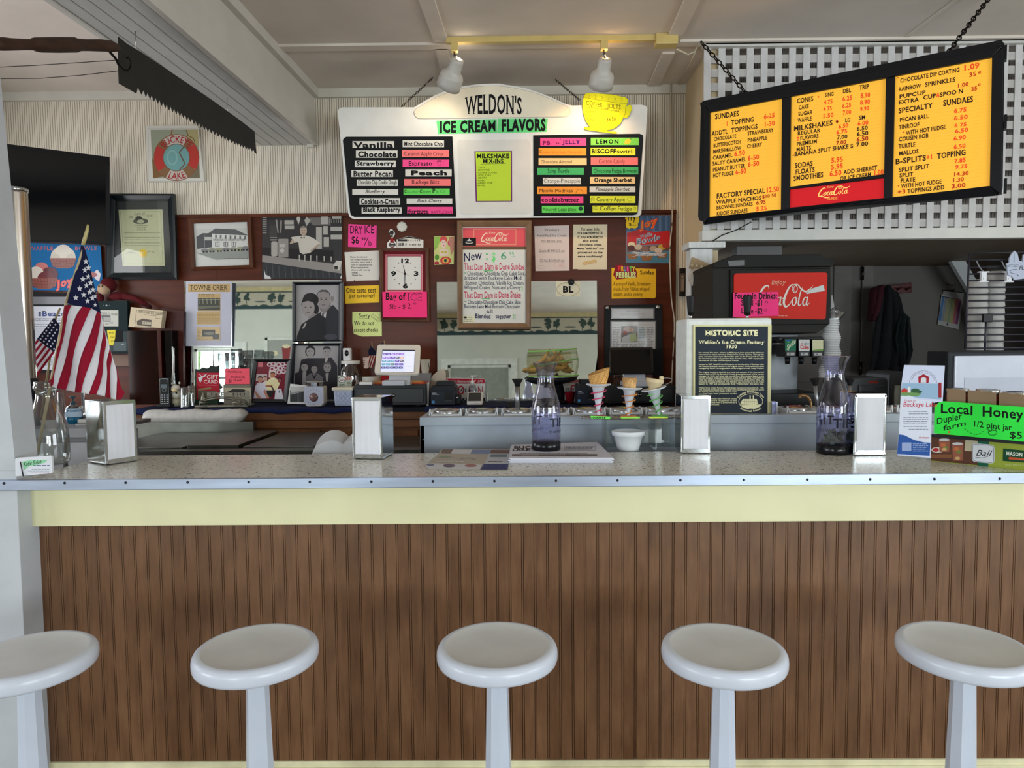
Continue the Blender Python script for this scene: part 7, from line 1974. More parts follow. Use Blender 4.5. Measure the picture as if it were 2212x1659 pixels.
def hist(a):
 CR_ = (242,236,190)
 a.poly([(302,222),(1068,220),(1063,1138),(300,1140)],(44,52,62))
 a.text('HISTORIC SITE',408,318,58,CR_,w=555,serif=2,bold=.05); a.text("Weldon's Ice Cream Factory",342,403,36,CR_,w=685,serif=2,bold=.04); a.text('1930',624,450,36,CR_,w=120,serif=2,bold=.04)
 T_ = ["For seventy five years, visitors to Millersport have enjoyed the delicious","homemade ice cream served at Weldon's Ice Cream Factory. Through the","years, ice cream lovers have climbed the stairs on the front porch to enter","the ice cream parlor and purchase their favorite treat, while enjoying the","view across the lake with family and friends.","","Located at 2887 Canal Drive, Millersport, on the shoreline of Buckeye Lake,","this historic landmark remains in the original owner's family and is currently","managed by David Pierce, grandson of the original owner, Rudy Weldon.","",
    "The original structure was built as a hotel and was part of the Summerland","Resort, built in 1899 by Samuel J. Wooley great, great uncle of the current","manager. In 1918, the hotel was moved from Summerland Beach to it's","current location where it was known as the OSUCO Club. The OSUCO","Club was used as a resort retreat for employees of the Ohio State Life","Insurance Company (OSLICO). The OSLICO was converted to an ice cream","factory in 1929 and purchased by Rudy Weldon later that same year.","","Weldon's Ice Cream Factory officially began operations December 28, 1930.","The business continues in its original form and the family still lives above"]
 y = 502
 for i,t in enumerate(T_):
  if t: a.text(t,338,y,13,CR_,w=422 if i == 4 else 688,bold=.025)
  y += 20.6
 for t,x1 in (("the factory where many of the hotel's room",738),('numbers have been preserved on the',738),('room doors.',474)): a.text(t,338,y,13,CR_,w=x1 - 338,bold=.025); y += 19.5
 y += 15
 for t,x1 in (('The Greater Buckeye Lake Historical Society',738),('is proud to award recognition to this',738),('historic landmark that is preserved as a',738),('part of our community.',556)): a.text(t,338,y,13,CR_,w=x1 - 338,bold=.025); y += 20.5
 a.ell(885,1010,130,82,CR_); a.ell(885,1010,124,77,(44,52,62)); a.poly([(775,1030),(800,985),(950,985),(960,1030),(940,1045),(790,1045)],CR_); a.rect(872,945,884,990,CR_); a.rect(906,945,918,990,CR_); a.poly([(770,1050),(1005,1040),(985,1060),(930,1082),(850,1084),(800,1070)],CR_)
 for i in range(7): a.line([(800 + i * 20,990),(800 + i * 20,1040)],2,(44,52,62))
 a.line([(795,1010),(955,1010)],2,(44,52,62))
 a.text('Greater Buckeye Lake',0,0,20,CR_,w=300,bold=.03,warp=lambda xx,yy: (885 + (140 + yy) * math.cos(R(-157 + xx * .445)),1012 + (95 + yy) * math.sin(R(-157 + xx * .445))))
 a.text('Historical Society',0,0,20,CR_,w=240,bold=.03,warp=lambda xx,yy: (885 + (150 - yy) * math.cos(R(140 - xx * .42)),1012 + (108 - yy) * math.sin(R(140 - xx * .42))))
sheet('historic_plaque','dark plaque with cream border headed HISTORIC SITE','plaque',wall(XY - .006),'B8',[(278,205),(1096,200),(1085,1165),(275,1168)],(226,220,168),hist,thick=.012,off=-.004)
# ================================================================ kitchen behind: soda fountain and neighbours
DY = 3.5
DK_ = M('plastic',(32,30,27),rough=.6)
sd = empty('soda_fountain',wall(DY).hit(*vp('B7',950,1500)))
T(sd,'dark soda fountain with red cola sign and small flavour valves','soda fountain')
so = sd.location.copy()
def dpoly(n,m,pts,y0,y1,par=sd,v='B7',bev=.004):
 L = [(p.x - so.x,p.z - so.z) for p in (wall(DY).hit(*vp(v,x,y)) for x,y in pts)]
 b2 = MB(); b2.prism(L,y0,y1); return b2.build(n,m,par,bevel=bev)
dpoly('head',DK_,[(345,250),(490,250),(1460,240),(1462,590),(1442,790),(1330,872),(900,872),(345,860)],0,.55)
dpoly('lid',M('plastic',(20,20,19),rough=.6),[(340,215),(545,138),(1350,132),(1385,170),(1475,178),(1475,235),(1460,248),(345,262)],-.02,.56)
dpoly('sign_bezel',M('plastic',(24,23,21),rough=.6),[(505,275),(1440,262),(1440,790),(505,800)],-.015,0)
sp_ = dpoly('sign_panel',M('plastic',(200,34,18),rough=.55),rpoly([(535,312),(1412,303),(1395,745),(535,728)],30),-.022,-.012,bev=0)
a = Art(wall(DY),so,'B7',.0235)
a.text('Enjoy',898,412,44,(226,180,156),w=132,it=.25,bold=-.005); a.coke(735,668,545,(222,214,206),262); a.line([(1230,500),(1290,470),(1398,445)],[10,40,60],(200,206,206)); a.lines(965,706,1050,1,10,6,(220,160,140))  # the widening pale streak is a window reflection painted on the sign
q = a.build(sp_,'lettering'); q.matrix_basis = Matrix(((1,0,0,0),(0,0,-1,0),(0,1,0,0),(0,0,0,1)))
dpoly('backsplash',M('metal',(110,112,116),rough=.45),[(880,872),(1345,872),(1340,1480),(880,1480)],.25,.5)
dpoly('drip_tray',M('plastic',(18,18,20)),[(880,1440),(1345,1430),(1345,1560),(880,1560)],-.02,.5)
dpoly('foot_block',M('plastic',(16,16,18)),[(880,1560),(1345,1560),(1345,1610),(880,1610)],0,.45)
dpoly('valve_rail',M('plastic',(24,24,26)),[(985,905),(1400,905),(1400,940),(985,940)],.02,.3)
for i,(x0,x1,y0,y1,c,t,tc_) in enumerate(((1030,1132,930,1040,(36,110,84),'Sprite',(214,222,190)),(1160,1262,932,1040,(206,206,206),'Coke',(190,30,40)),(1288,1390,935,1042,(206,206,170),'',(0,0,0)))):
 vv = dpoly('valve',M('plastic',(24,24,26),rough=.4),[(x0 - 8,y0 - 10),(x1 + 8,y0 - 10),(x1 + 4,y1 + 55),(x0,y1 + 55)],.0,.12)
 a = Art(wall(DY),so,'B7',.001); a.rect(x0,y0,x1,y1,c)
 if i == 0: a.poly([(1035,935),(1095,930),(1060,960)],(40,90,150)); a.text(t,1045,1032,46,tc_,end=(1130,965),bold=.03,it=.2); a.ell(1062,955,6,6,(160,200,40))
 if i == 1: a.text(t,1172,1022,38,tc_,w=84,serif=1,bold=.03); a.text('diet',1205,982,26,(60,60,70),w=48,it=.2); a.ring(1190,975,10,8,4,tc_); a.line([(1175,952),(1205,950)],3,(140,140,140))
 if i == 2: a.poly([(1290,1030),(1390,1022),(1390,1042),(1290,1042)],(110,150,80))
 a.rect(x0 + 18,y1 + 15,x1 - 14,y1 + 42,(176,176,176)); a.lines(x0 + 34,y1 + 24,x1 - 30,1,10,7,(70,70,72))
 q = a.build(vv,'print'); q.matrix_basis = Matrix(((1,0,0,0),(0,0,-1,0),(0,1,0,0),(0,0,0,1)))
 P = wall(DY).hit(*vp('B7',(x0 + x1) / 2,y1 + 60)) - so; b2 = MB(); b2.cyl((P.x,.04,P.z),(P.x,.04,P.z - .035),.014,.011); b2.build('nozzle',M('plastic',(20,20,22)),sd)
b2 = MB(); P0,P1 = (wall(DY).hit(*vp('B7',*p)) - so for p in ((905,972),(1010,972))); b2.tube([(P0.x,-.01,P0.z),(P1.x,-.01,P1.z)],.004,8); b2.build('steel_rod',ST,sd)
def ftn(a):
 a.text('Fountain Drinks:',552,548,60,BLK,w=405,jit=.05,bold=.035); a.text('Small -$1',615,612,50,BLK,w=208,jit=.04,bold=.025); a.text('75',840,590,20,BLK,w=30); a.text('Large -$2',615,686,50,BLK,w=205,jit=.04,bold=.025); a.text('25',832,664,20,BLK,w=30)
sheet('price_card','hot pink card reading Fountain Drinks on the red cola sign','sign',wall(DY - .03),'B7',[(542,490),(966,482),(970,708),(536,722)],(244,62,132),ftn)
tpb,_ = slab('tape_strip',wall(DY - .022),[(490,190),(650,182),(650,232),(500,240)],.001,M('gloss',(96,96,98)),'B7',0); T(tpb,'strip of grey tape on the soda fountain lid','tape')
sbox('trim_12',M('plastic',(96,94,96),rough=.4),xat(1592,530,4.2),xat(1690,530,4.2),4.2,4.3,zat(1640,552,4.2),KZ)
# sleeves of foam cups hanging at its right
s = mpp(at(1790,800,DY)) * .22904
P = wall(DY + .05).hit(*vp('B7',1425,1290))
cs_ = empty('cup_sleeve',P); T(cs_,'tall plastic sleeve of white cups standing right of the soda fountain','cups')
b2 = MB()
n_ = 34
for i in range(n_):
 z = i * 16.5 * s; w_ = (84 - 8 * math.cos(i * .7)) * s; cx = (math.sin(i * .12) * 22 + i * .9) * s
 b2.lathe([(w_ * .9,z),(w_,z + 10 * s),(w_ * .92,z + 15 * s)],20,(cx,0,0),cap=False)
b2.build('cups',M('plastic',(206,206,208),rough=.5),cs_)
b2 = MB(); b2.tube([(28 * s,0,520 * s),(60 * s,0,580 * s),(110 * s,0,620 * s),(80 * s,0,650 * s),(20 * s,0,640 * s)],[84 * s,60 * s,50 * s,40 * s,6 * s],12); b2.build('bag_top',glass((226,226,228),.3,.25),cs_)
sheet('white_wedge','thin white pointed board rising behind the cup sleeve','board',wall(DY + .2),'B7',[(1462,515),(1475,515),(1500,680),(1490,1560),(1450,1560)],(176,176,176),None,thick=.004)
# coats on a red rack
cr = empty('coat_rack',wall(KY - .16).hit(*vp('C2',180,620))); T(cr,'dark red wooden coat rack on the kitchen wall','coat rack')
o_ = cr.location.copy()
def cpoly(n,m,pts,y0,y1,par,org,Y):
 L = [(p.x - org.x,p.z - org.z) for p in (wall(Y).hit(*vp('C2',x,y)) for x,y in pts)]
 b2 = MB(); b2.prism(L,y0,y1); return b2.build(n,m,par,bevel=.004)
cpoly('rail',M('wood',(70,22,26)),[(10,622),(360,568),(365,680),(60,720),(10,700)],0,.03,cr,o_,KY - .16)
for x in (60,200,300):
 P = wall(KY - .16).hit(*vp('C2',x,650)) - o_; b2 = MB(); b2.cyl((P.x,0,P.z),(P.x,-.05,P.z + .01),.008); b2.build('peg',M('wood',(60,24,24)),cr)
def coat(lb,pts,col,Y,seedn,sl=None):
 C0 = wall(Y).hit(*vp('C2',pts[0][0],pts[0][1]))
 r_ = empty('coat',C0); T(r_,lb,'coat','coats on the kitchen rack')
 poly = [wall(Y).hit(*vp('C2',*p)) - C0 for p in pts]
 top_ = [p for p in poly]
 # folded cloth: columns between left and right outlines
 zs = [max(p.z for p in poly) + (min(p.z for p in poly) - max(p.z for p in poly)) * k / 14 for k in range(15)]
 def span(z):
  xs_ = []
  for i in range(len(poly)):
   a_,b_ = poly[i],poly[(i + 1) % len(poly)]
   if (a_.z - z) * (b_.z - z) <= 0 and abs(a_.z - b_.z) > 1e-6: xs_.append(a_.x + (b_.x - a_.x) * (z - a_.z) / (b_.z - a_.z))
  return (min(xs_),max(xs_)) if xs_ else (0,0)
 vs,fs = [],[]
 for j,z in enumerate(zs):
  x0,x1 = span(min(max(z,zs[-1] + 1e-4),zs[0] - 1e-4))
  for k in range(25):
   t = k / 24; vs.append((x0 + (x1 - x0) * t,-.05 * math.sin(pi * t) - .018 * math.sin(t * 21 + seedn + j * .12) * min(1,j / 3),z))
 for j in range(14):
  for k in range(24): q = j * 25 + k; fs.append((q,q + 1,q + 26,q + 25))
 b2 = MB(); b2.add(vs,fs,True); c_ = b2.build('cloth',M('fabric',col,scale=25,var=.25),r_); c_.modifiers.new('s','SOLIDIFY').thickness = .012
 return r_
coat('black long coat hanging leftmost on the kitchen rack',[(5,640),(60,620),(200,700),(330,1320),(280,1640),(-140,1640),(-60,1100)],(20,20,24),KY - .22,0)
coat('dark green-black coat hanging from the right peg of the kitchen rack',[(225,925),(345,925),(330,1010),(350,1250),(365,1340),(300,1480),(240,1500),(190,1200)],(24,30,32),KY - .30,2)
coat('dark red garment at the left of the black coat',[(-90,640),(10,618),(30,660),(-40,900),(-110,1000),(-100,800)],(50,14,24),KY - .20,4)
# calendar
def cal(a):
 a.poly([(695,700),(920,755),(880,1095),(655,1040)],(150,148,148))
 for i,c in enumerate(((60,96,140),(110,116,120),(130,126,96),(112,126,96),(140,132,90),(150,84,90),(110,60,100))): a.poly([(700 + i * 31,730 + i * 7),(728 + i * 31,737 + i * 7),(688 + i * 31,1000 + i * 7),(660 + i * 31,993 + i * 7)],c)
 a.line([(695,728),(825,752)],8,(30,30,50)); a.line([(825,752),(918,765)],8,(150,40,60)); a.rect(752,1022,766,1056,(60,60,66))
cl_ = sheet('calendar','tilted wall calendar with coloured columns under the stair in the kitchen','calendar',wall(KY - .01),'C2',[(712,665),(940,690),(880,1100),(645,1042)],(140,138,138),cal,thick=.006)
b2 = MB(); b2.tube([wall(KY - .02).hit(*vp('C2',*p)) for p in ((742,585),(820,605),(848,592),(848,640),(830,660),(705,660),(935,685))],.003,6); T(b2.build('wire_hanger',M('metal',(60,56,54))),'bent wire hanger holding the kitchen calendar','hanger')
kt = empty('kitchen_table',(2.0,3.6,0)); T(kt,'steel work table under the soda fountain and the dark counter machines','table')
b2 = MB(); b2.box(-1.0,1.3,-.32,.36,TZ - .09,TZ - .062,.003); b2.build('table_top',M('metal',(110,112,116)),kt)
for x in (-.95,1.25):
 for y in (-.28,.32):
  b2 = MB(); b2.cyl((x,y,0),(x,y,TZ - .09),.02); b2.build('leg',M('metal',(110,112,116)),kt)
b2 = MB(); P = at(1877,893,3.4); P.z = TZ - .06
tm = empty('food_warmer',P); T(tm,'rounded dark grey counter machine with a small red label behind the right carafe','machine')
s = mpp(P) * .15371; b2 = MB(); b2.prism(rrect(-340 * s,0,265 * s,520 * s,60 * s),0,.25); b2.build('housing',M('enamel',(56,58,62),rough=.4),tm,bevel=.006)
b2 = MB(); b2.box(-160 * s,205 * s,-.012,0,180 * s,420 * s,.006); b2.build('hood',M('enamel',(46,48,52),rough=.35),tm)
b2 = MB(); b2.box(-15 * s,110 * s,-.006,-.0,440 * s,470 * s); b2.build('red_label',M('paper',(140,40,26)),tm)
P = at(1950,893,3.6); P.z = TZ - .06; s = mpp(P) * .15371; b2 = MB(); b2.prism(rrect(-190 * s,0,190 * s,540 * s,70 * s),0,.25)
T(b2.build('grey_canister',M('plastic',(66,68,70),rough=.45),loc=P,bevel=.004),'dull grey rounded bin right of the dark counter machine','bin')
P = at(1941,890,3.3); P.z = TZ; s = mpp(P) * .15371; b2 = MB(); b2.lathe([(60 * s,0),(62 * s,160 * s),(56 * s,250 * s),(58 * s,262 * s)],20,cap=False); T(b2.build('stacked_bowls',M('plastic',(130,132,118)),loc=P),'pale stack of cups half hidden beside the brochure','cups')
# outlet, bottle, trinkets near the white post
RP = wall(LY + .015)
b2 = MB(); P = at(1466,815,4.25); b2.X = Matrix.Translation(P); b2.box(-.018,.018,-.006,.01,-.03,.03,.003); b2.box(-.007,.007,-.008,-.005,-.003,.01); T(b2.build('wall_outlet',M('plastic',(176,160,140))),'small beige wall outlet left of the white tap box','outlet')
P = at(1476,850,3.17); s = mpp(P) * .07233; P.z = TZ; b2 = MB(); b2.lathe([(70 * s,0),(72 * s,500 * s),(60 * s,700 * s),(25 * s,860 * s)],20); q = b2.build('squeeze_bottle',M('plastic',(126,116,112),rough=.3),loc=P); T(q,'greyish squeeze bottle with white cap left of the tap box','bottle')
b2 = MB(); b2.lathe([(28 * s,860 * s),(26 * s,960 * s)],14); b2.build('cap',WHTP,q)
def tr1(a): a.poly([(40,310),(84,305),(82,480),(36,480)],(96,80,64)); a.ell(62,340,9,14,(150,130,112)); a.poly([(50,360),(76,358),(78,470),(48,470)],(140,120,100))
TW_ = wall(LY - .075)
sheet('small_picture','narrow dark framed picture of a standing figure beside the white post','picture',RWL,'B7',[(22,268),(110,258),(100,525),(10,518)],(30,24,20),tr1,thick=.03)
sheet('small_picture','small white oval motif picture low beside the white post','picture',RWL,'B7',[(14,650),(72,645),(66,800),(6,805)],(176,170,160),lambda a: (a.ell(40,725,22,55,(60,62,64)),a.ell(40,735,12,30,(150,150,150))) and None,thick=.006)
P = TW_.hit(*vp('B7',205,240)); s = mpp(P) * .22904
hg = empty('hanging_ornament',P); T(hg,'wrapped packet with a printed paper header hanging on the white post','ornament')
b2 = MB(); b2.add([(x * s,0,z * s) for x,z in ((-55,85),(100,20),(75,-55),(-85,-20))] + [(x * s,-.008,z * s) for x,z in ((-55,85),(100,20),(75,-55),(-85,-20))],[(0,1,2,3),(7,6,5,4),(0,4,5,1),(1,5,6,2),(2,6,7,3),(3,7,4,0)]); hd2 = b2.build('paper_header',M('paper',(176,150,116)),hg)
b2 = MB()
for i in range(3): b2.ball(((-55 + i * 45) * s,-.009,(10 - i * 8) * s),14 * s,8,5,(1,.15,1))
b2.build('printed_dots',M('paper',(206,190,160)),hd2,kind='stuff')
b2 = MB(); b2.ball((-15 * s,-.01,-110 * s),80 * s,14,10,(1,.45,1.1)); b2.build('packet',M('gloss',(196,184,170),rough=.3,scale=30,var=.15),hg)
b2 = MB(); b2.ball((20 * s,-.022,-140 * s),55 * s,12,8,(1.05,.4,.9)); b2.ball((58 * s,-.02,-195 * s),18 * s,8,6); b2.build('red_candy',M('gloss',(120,22,34),rough=.3),hg)
# ================================================================ wire rack with foam cups, on a glass topped case at the far right
CY = 2.9
cz0 = TZ
gcq = [(1450,195),(1500,178),(2300,172),(2300,700),(1450,700)]
P = wall(CY).hit(*vp('C1',1900,700)); P.z = TZ
gcs = empty('display_case',P); T(gcs,'dark framed case with a pale reflecting glass front at the far right','display case')
zt_ = wall(CY).hit(*vp('C1',1900,178)).z - TZ; xl_ = wall(CY).hit(*vp('C1',1450,400)).x - P.x
b2 = MB(); b2.box(xl_,1.0,0.01,.16,0,zt_,.01); b2.build('housing',M('plastic',(30,33,38),rough=.5),gcs)
zz1 = wall(CY).hit(*vp('C1',1900,226)).z - TZ; x1_ = wall(CY).hit(*vp('C1',1515,400)).x - P.x
b2 = MB(); b2.box(x1_,1.0,0.0,.012,0.02,zz1,.004); fp = b2.build('front_sheet',M('gloss',(206,210,226),rough=.12),gcs)
b2 = MB(); b2.box(x1_ + .04,1.0,-.002,.0,.0,wall(CY).hit(*vp('C1',1900,448)).z - TZ); b2.build('inner_label',M('gloss',(192,197,212),rough=.15),fp)
wr = empty('wire_rack',wall(CY + .02).hit(*vp('C2',1200,1310))); T(wr,'dark wire rack of foam cups above the glass case at the far right','rack')
wo = wr.location.copy(); WM_ = M('metal',(34,34,46),rough=.5); WM_.node_tree.nodes['Principled BSDF'].inputs['Metallic'].default_value = .2
WPL = wall(CY + .02)
wl2 = lambda x,y: WPL.hit(*vp('C2',x,y)) - wo
for i,y in enumerate((240,318,398,474,549,625,703,775,853,930,1002,1080,1155,1232,1306)):
 xl3 = 1003 - (y - 240) * .045
 b2 = MB(); b2.tube([wl2(xl3,y + 4),wl2(1800,y - 10 if y < 300 else y - 4)],.0036,6); b2.build('wire',WM_,wr)
for (x0,y0,x1,y1) in ((1005,240,957,1308),(1192,1000,1180,1330),(1680,230,1660,1306)):
 b2 = MB(); b2.tube([wl2(x0,y0),wl2(x1,y1)],.004,6); b2.build('upright',WM_,wr)
b2 = MB(); q0 = wl2(1196,970); b2.box(q0.x - .02,q0.x + .02,-.014,.0,q0.z - .018,q0.z + .018,.003); b2.build('clamp',M('plastic',(24,24,26)),wr)
for (xc,yb,yt,w_,lb) in ((1085,1330,610,195,'left stack of upturned foam cups in the wire rack'),(1268,1330,520,205,'tall right stack of upturned foam cups in the wire rack')):
 P = wall(CY + .09).hit(*vp('C2',xc,yb)); s = mpp(P) * .19283; H_ = (yb - yt) * s; n_ = int((yb - yt) / 80); b2 = MB(); w2 = w_ * s / 2
 for i in range(n_):
  z = i * H_ / n_; k_ = 1 - .0
  b2.lathe([(w2 * .97,z),(w2 * 1.0,z + .002),(w2 * .98,z + .008),(w2 * .93,z + H_ / n_)],24,cap=False)
 b2.lathe([(w2 * .93,H_ - .001),(w2 * .86,H_ + .02),(w2 * .84,H_ + .025),(0,H_ + .025)],24,cap=False)
 q = b2.build('foam_cup_stack',M('plastic',(170,168,166),rough=.6),loc=P); T(q,lb,'cups','foam cup stacks in the wire rack')
s = mpp(wall(CY).hit(*vp('C2',1150,500))) * .19283
for x,lb in ((1155,'white I-shaped plastic clip on the wire rack, left one'),(1435,'white I-shaped plastic clip on the wire rack beside the surfboard sign')):
 P = wall(CY).hit(*vp('C2',x,510)); b2 = MB(); b2.box(-55 * s,55 * s,-.01,.004,48 * s,60 * s); b2.box(-50 * s,50 * s,-.01,.004,-60 * s,-46 * s); b2.box(-28 * s,28 * s,-.01,.004,-48 * s,50 * s,.001); b2.box(-10 * s,10 * s,-.012,-.009,-30 * s,-8 * s)
 q = T(b2.build('rack_clip',M('plastic',(214,216,222)),loc=P),lb,'clip','white clips on the wire rack'); 
 b2 = MB(); b2.tube([(0,-.004,55 * s),(-60 * s,-.01,110 * s),(-95 * s,-.012,175 * s)],.0025,6); b2.build('grey_arm',M('plastic',(130,132,138)),q)
def srf(a):
 K_ = (60,64,74); a.line([(1508,240),(1508,345)],4,K_); a.line([(1420,385),(1480,370),(1520,380),(1580,362)],4,K_); a.line([(1420,400),(1480,388),(1520,398),(1600,380)],4,K_); a.text('PLEASE',1562,428,34,K_,w=170,it=.2,bold=.03); a.ring(1540,450,80,26,5,K_,a0=90,a1=270); a.line([(1545,490),(1562,500),(1548,498),(1548,482)],5,K_)
sheet('surfboard_sign','pale cutout sign with a pointed surfboard clipped to the wire rack','sign',wall(CY - .01),'C2',[(1410,360),(1440,355),(1445,300),(1470,250),(1502,218),(1535,250),(1552,330),(1585,335),(1590,350),(1600,260),(1700,240),(1700,520),(1500,542),(1470,500),(1430,490),(1425,460)],(176,184,204),srf,thick=.006)
# ================================================================ things on the counter
CH = M('chrome',(206,210,214),rough=.09)
NAP = M('paper',(226,226,234))
disp0 = None
for (p0,p1,lb) in (((228,1006),(297,996),'chrome napkin dispenser between the milk bottle and the sink view, turned to the right'),((763,992),(827,993),'chrome napkin dispenser left of the map, its dark right side showing'),
      ((1471,980),(1534,980),'chrome napkin dispenser beside the foam bowl, before the historic plaque'),((1844,984),(1912,984),'chrome napkin dispenser between the right tip carafe and the brochure')):
 A,B_ = atz(*p0,CZ),atz(*p1,CZ)
 W_,Hh,D_ = .110,.222,.125
 if disp0 is None:
  r_ = empty('napkin_dispenser')
  b2 = MB()
  for a in ((0,.004,0,D_,0.004,Hh),(W_ - .004,W_,0,D_,0.004,Hh),(0,W_,D_ - .004,D_,.004,Hh),(0,W_,.006,D_,Hh - .003,Hh),(0,W_,0,D_,.004,.009)): b2.box(*a)
  b2.build('housing',CH,r_,bevel=.0015)
  b2 = MB(); b2.box(0,.009,-.003,.004,.004,Hh,.002); b2.box(W_ - .009,W_,-.003,.004,.004,Hh,.002); b2.prism([(.0,Hh - .012),(W_,Hh - .012),(W_ - .006,Hh),(.006,Hh)],-.003,.004); b2.prism([(0,.006),(W_,.006),(W_ - .012,.02),(.012,.02)],-.006,.002); b2.build('front_bezel',CH,r_)
  b2 = MB(); vs = [(.008 + (W_ - .016) * i / 12,-.001 - .006 * math.sin(pi * i / 12) * math.sin(pi * j / 8) - .0012 * math.sin(i * 2.3),.014 + (Hh - .027) * j / 8) for j in range(9) for i in range(13)]
  b2.add(vs,[(j * 13 + i,j * 13 + i + 1,j * 13 + i + 14,j * 13 + i + 13) for j in range(8) for i in range(12)],True); b2.build('napkins',NAP,r_)
  b2 = MB(); b2.box(.01,W_ - .01,.01,D_ - .01,.01,Hh - .01); b2.build('napkin_block',NAP,r_)
  for x in (.008,W_ - .024):
   for y in (.004,D_ - .02):
    b2 = MB(); b2.box(x,x + .016,y,y + .016,0,.005); b2.build('foot',BLKP,r_)
  disp0 = r_; dparts = list(r_.children)
 else:
  r_ = disp0.copy(); COL.objects.link(r_)
  for ch in dparts: c2 = ch.copy(); COL.objects.link(c2); c2.parent = r_
 r_.location = A; r_.rotation_euler = (0,0,math.atan2(B_.y - A.y,B_.x - A.x)); k_ = (B_ - A).length / W_; r_.scale = (k_,k_,k_)
 T(r_,lb,'napkin dispenser','napkin dispensers on the counter')
# business cards in a leaning stack with a pin
P = atz(31,1525 * .2411 + 660,CZ + .001)
def bcard(a):
 a.poly([(200,1400),(270,1385),(425,1382),(410,1405),(350,1425),(260,1440),(215,1475)],(150,214,170)); a.text('Katie Solon',210,1440,34,BLK,end=(370,1412),it=.3,jit=.03,bold=.01); a.lines(300,1430,450,1,10,7,(60,80,130)); a.lines(285,1464,455,1,10,5,(150,160,180)); a.lines(250,1480,455,1,10,4,(150,160,180)); a.lines(270,1497,455,1,10,4,(170,120,150))
bp_ = PL((0,atz(80,1025,CZ).y,0),(1,.06,0),(.06,-1,0))
bsk = sheet('business_cards','stack of white business cards with a green swoosh at the left end of the counter','cards',bp_,'A3',rpoly([(150,1362),(478,1342),(484,1498),(154,1526)],14),(228,230,238),bcard,thick=.008)
b2 = MB(); b2.tube([bp_.hit(*vp('A3',x,y),.012) - bsk.location for x,y in ((182,1400),(192,1450),(208,1530))],.0016,6)
q = b2.build('black_pin',BLKP); q.location = bsk.location; T(q,'thin black pin standing before the business cards','pin')
# milk bottle holding the large flag
P = atz(106,1003,CZ)
s = mpp(P) * .2411
mbt = empty('milk_bottle',P); T(mbt,'clear glass milk bottle holding the large flag at the left','bottle')
b2 = MB(); b2.lathe([(0,.004),(150 * s,.002),(164 * s,20 * s),(168 * s,80 * s),(166 * s,240 * s),(155 * s,330 * s),(128 * s,430 * s),(98 * s,520 * s),(80 * s,600 * s),(76 * s,660 * s),(84 * s,668 * s),(94 * s,684 * s),(94 * s,706 * s),(84 * s,712 * s),(86 * s,724 * s),(88 * s,740 * s),(80 * s,744 * s),(78 * s,724 * s)],40,cap=False); b2.build('bottle_glass',glass((226,230,228),.2,.02),mbt)
FPY = P.y
FP = wall(FPY)
fl = empty('flag_on_stick',FP.hit(*vp('A3',335,1330)))
T(fl,'large stars and stripes flag on a wooden stick standing in the milk bottle','flag')
fo = fl.location.copy()
fm = lambda x,y,w=0: FP.hit(*vp('A3',x,y)) - fo + Vector((0,w,0))
b2 = MB(); b2.tube([fm(335,1330),fm(598,-50),fm(745,-505)],[.0052,.0048,.0042],12); b2.build('stick',M('wood',(206,186,148),stretch=(4,4,.3)),fl)
b2 = MB(); b2.tube([fm(*[(a[0] * .18987 + 0) / .2411,((a[1] * .18987 + 400) - 660) / .2411],0) for a in ((945,680),(965,610),(990,520),(1002,450))],[.006,.0062,.0055,.0035],12); b2.build('tip',M('enamel',(190,176,116)),fl)
fold = lambda x,y: -.008 - .007 * math.sin(x * .022 - y * .004)
bl = [[(595,0),(560,150),(520,400),(495,640),(450,680),(485,722)],[(665,0),(625,100),(545,400),(510,600),(505,690),(490,725)],[(745,10),(700,100),(612,400),(560,600),(540,690),(528,740)],[(822,25),(780,110),(692,400),(640,600),(615,690),(597,757)],[(890,55),(858,120),(765,400),(715,600),(692,700),(675,775)],
   [(925,75),(922,150),(850,400),(795,600),(768,700),(747,780)],[(950,160),(945,260),(905,400),(870,600),(842,700),(818,790)],[(955,200),(975,330),(940,480),(925,600),(898,710),(872,795)],[(975,270),(1005,380),(975,500),(975,600),(960,715),(942,815)],[(1000,350),(1025,470),(1010,560),(1005,650),(1002,740),(1005,832)],[(1030,480),(1060,560),(1070,650),(1068,700),(1066,770),(1062,840)],[(1035,500),(1068,585),(1090,680),(1105,740),(1130,780),(1105,838)]]
RDF,WHF = M('fabric',(150,24,48),scale=200,var=.08),M('fabric',(226,222,228),scale=200,var=.04)
for i in range(11):
 L_,R_ = crom(bl[i],4),crom(bl[i + 1],4); vs = []
 for a,c in zip(L_,R_):
  for k in range(4): x,y = a[0] + (c[0] - a[0]) * k / 3,a[1] + (c[1] - a[1]) * k / 3; vs.append(fm(x,y,fold(x,y)))
 b2 = MB(); b2.add(vs,[(j * 4 + k,j * 4 + k + 1,j * 4 + k + 5,j * 4 + k + 4) for j in range(len(L_) - 1) for k in range(3)],True)
 b2.build('stripe',WHF if i % 2 else RDF,fl).modifiers.new('s','SOLIDIFY').thickness = .0006
c2a = lambda x,y: ((x * .18987) / .2411,(y * .18987 - 260) / .2411)
Lc = [(925,690),(900,850),(865,1000),(825,1200),(795,1345)]; Rc = [(975,700),(1018,830),(1075,1050),(1130,1290),(1178,1460)]
vs = []
for a,c in zip(crom(Lc,4),crom(Rc,4)):
 for k in range(7): x,y = c2a(a[0] + (c[0] - a[0]) * k / 6,a[1] + (c[1] - a[1]) * k / 6); vs.append(fm(x,y,fold(x,y) + .0004))
b2 = MB(); b2.add(vs,[(j * 7 + k,j * 7 + k + 1,j * 7 + k + 8,j * 7 + k + 7) for j in range(16) for k in range(6)],True)
cn = b2.build('canton',M('fabric',(24,28,62),scale=200,var=.08),fl)
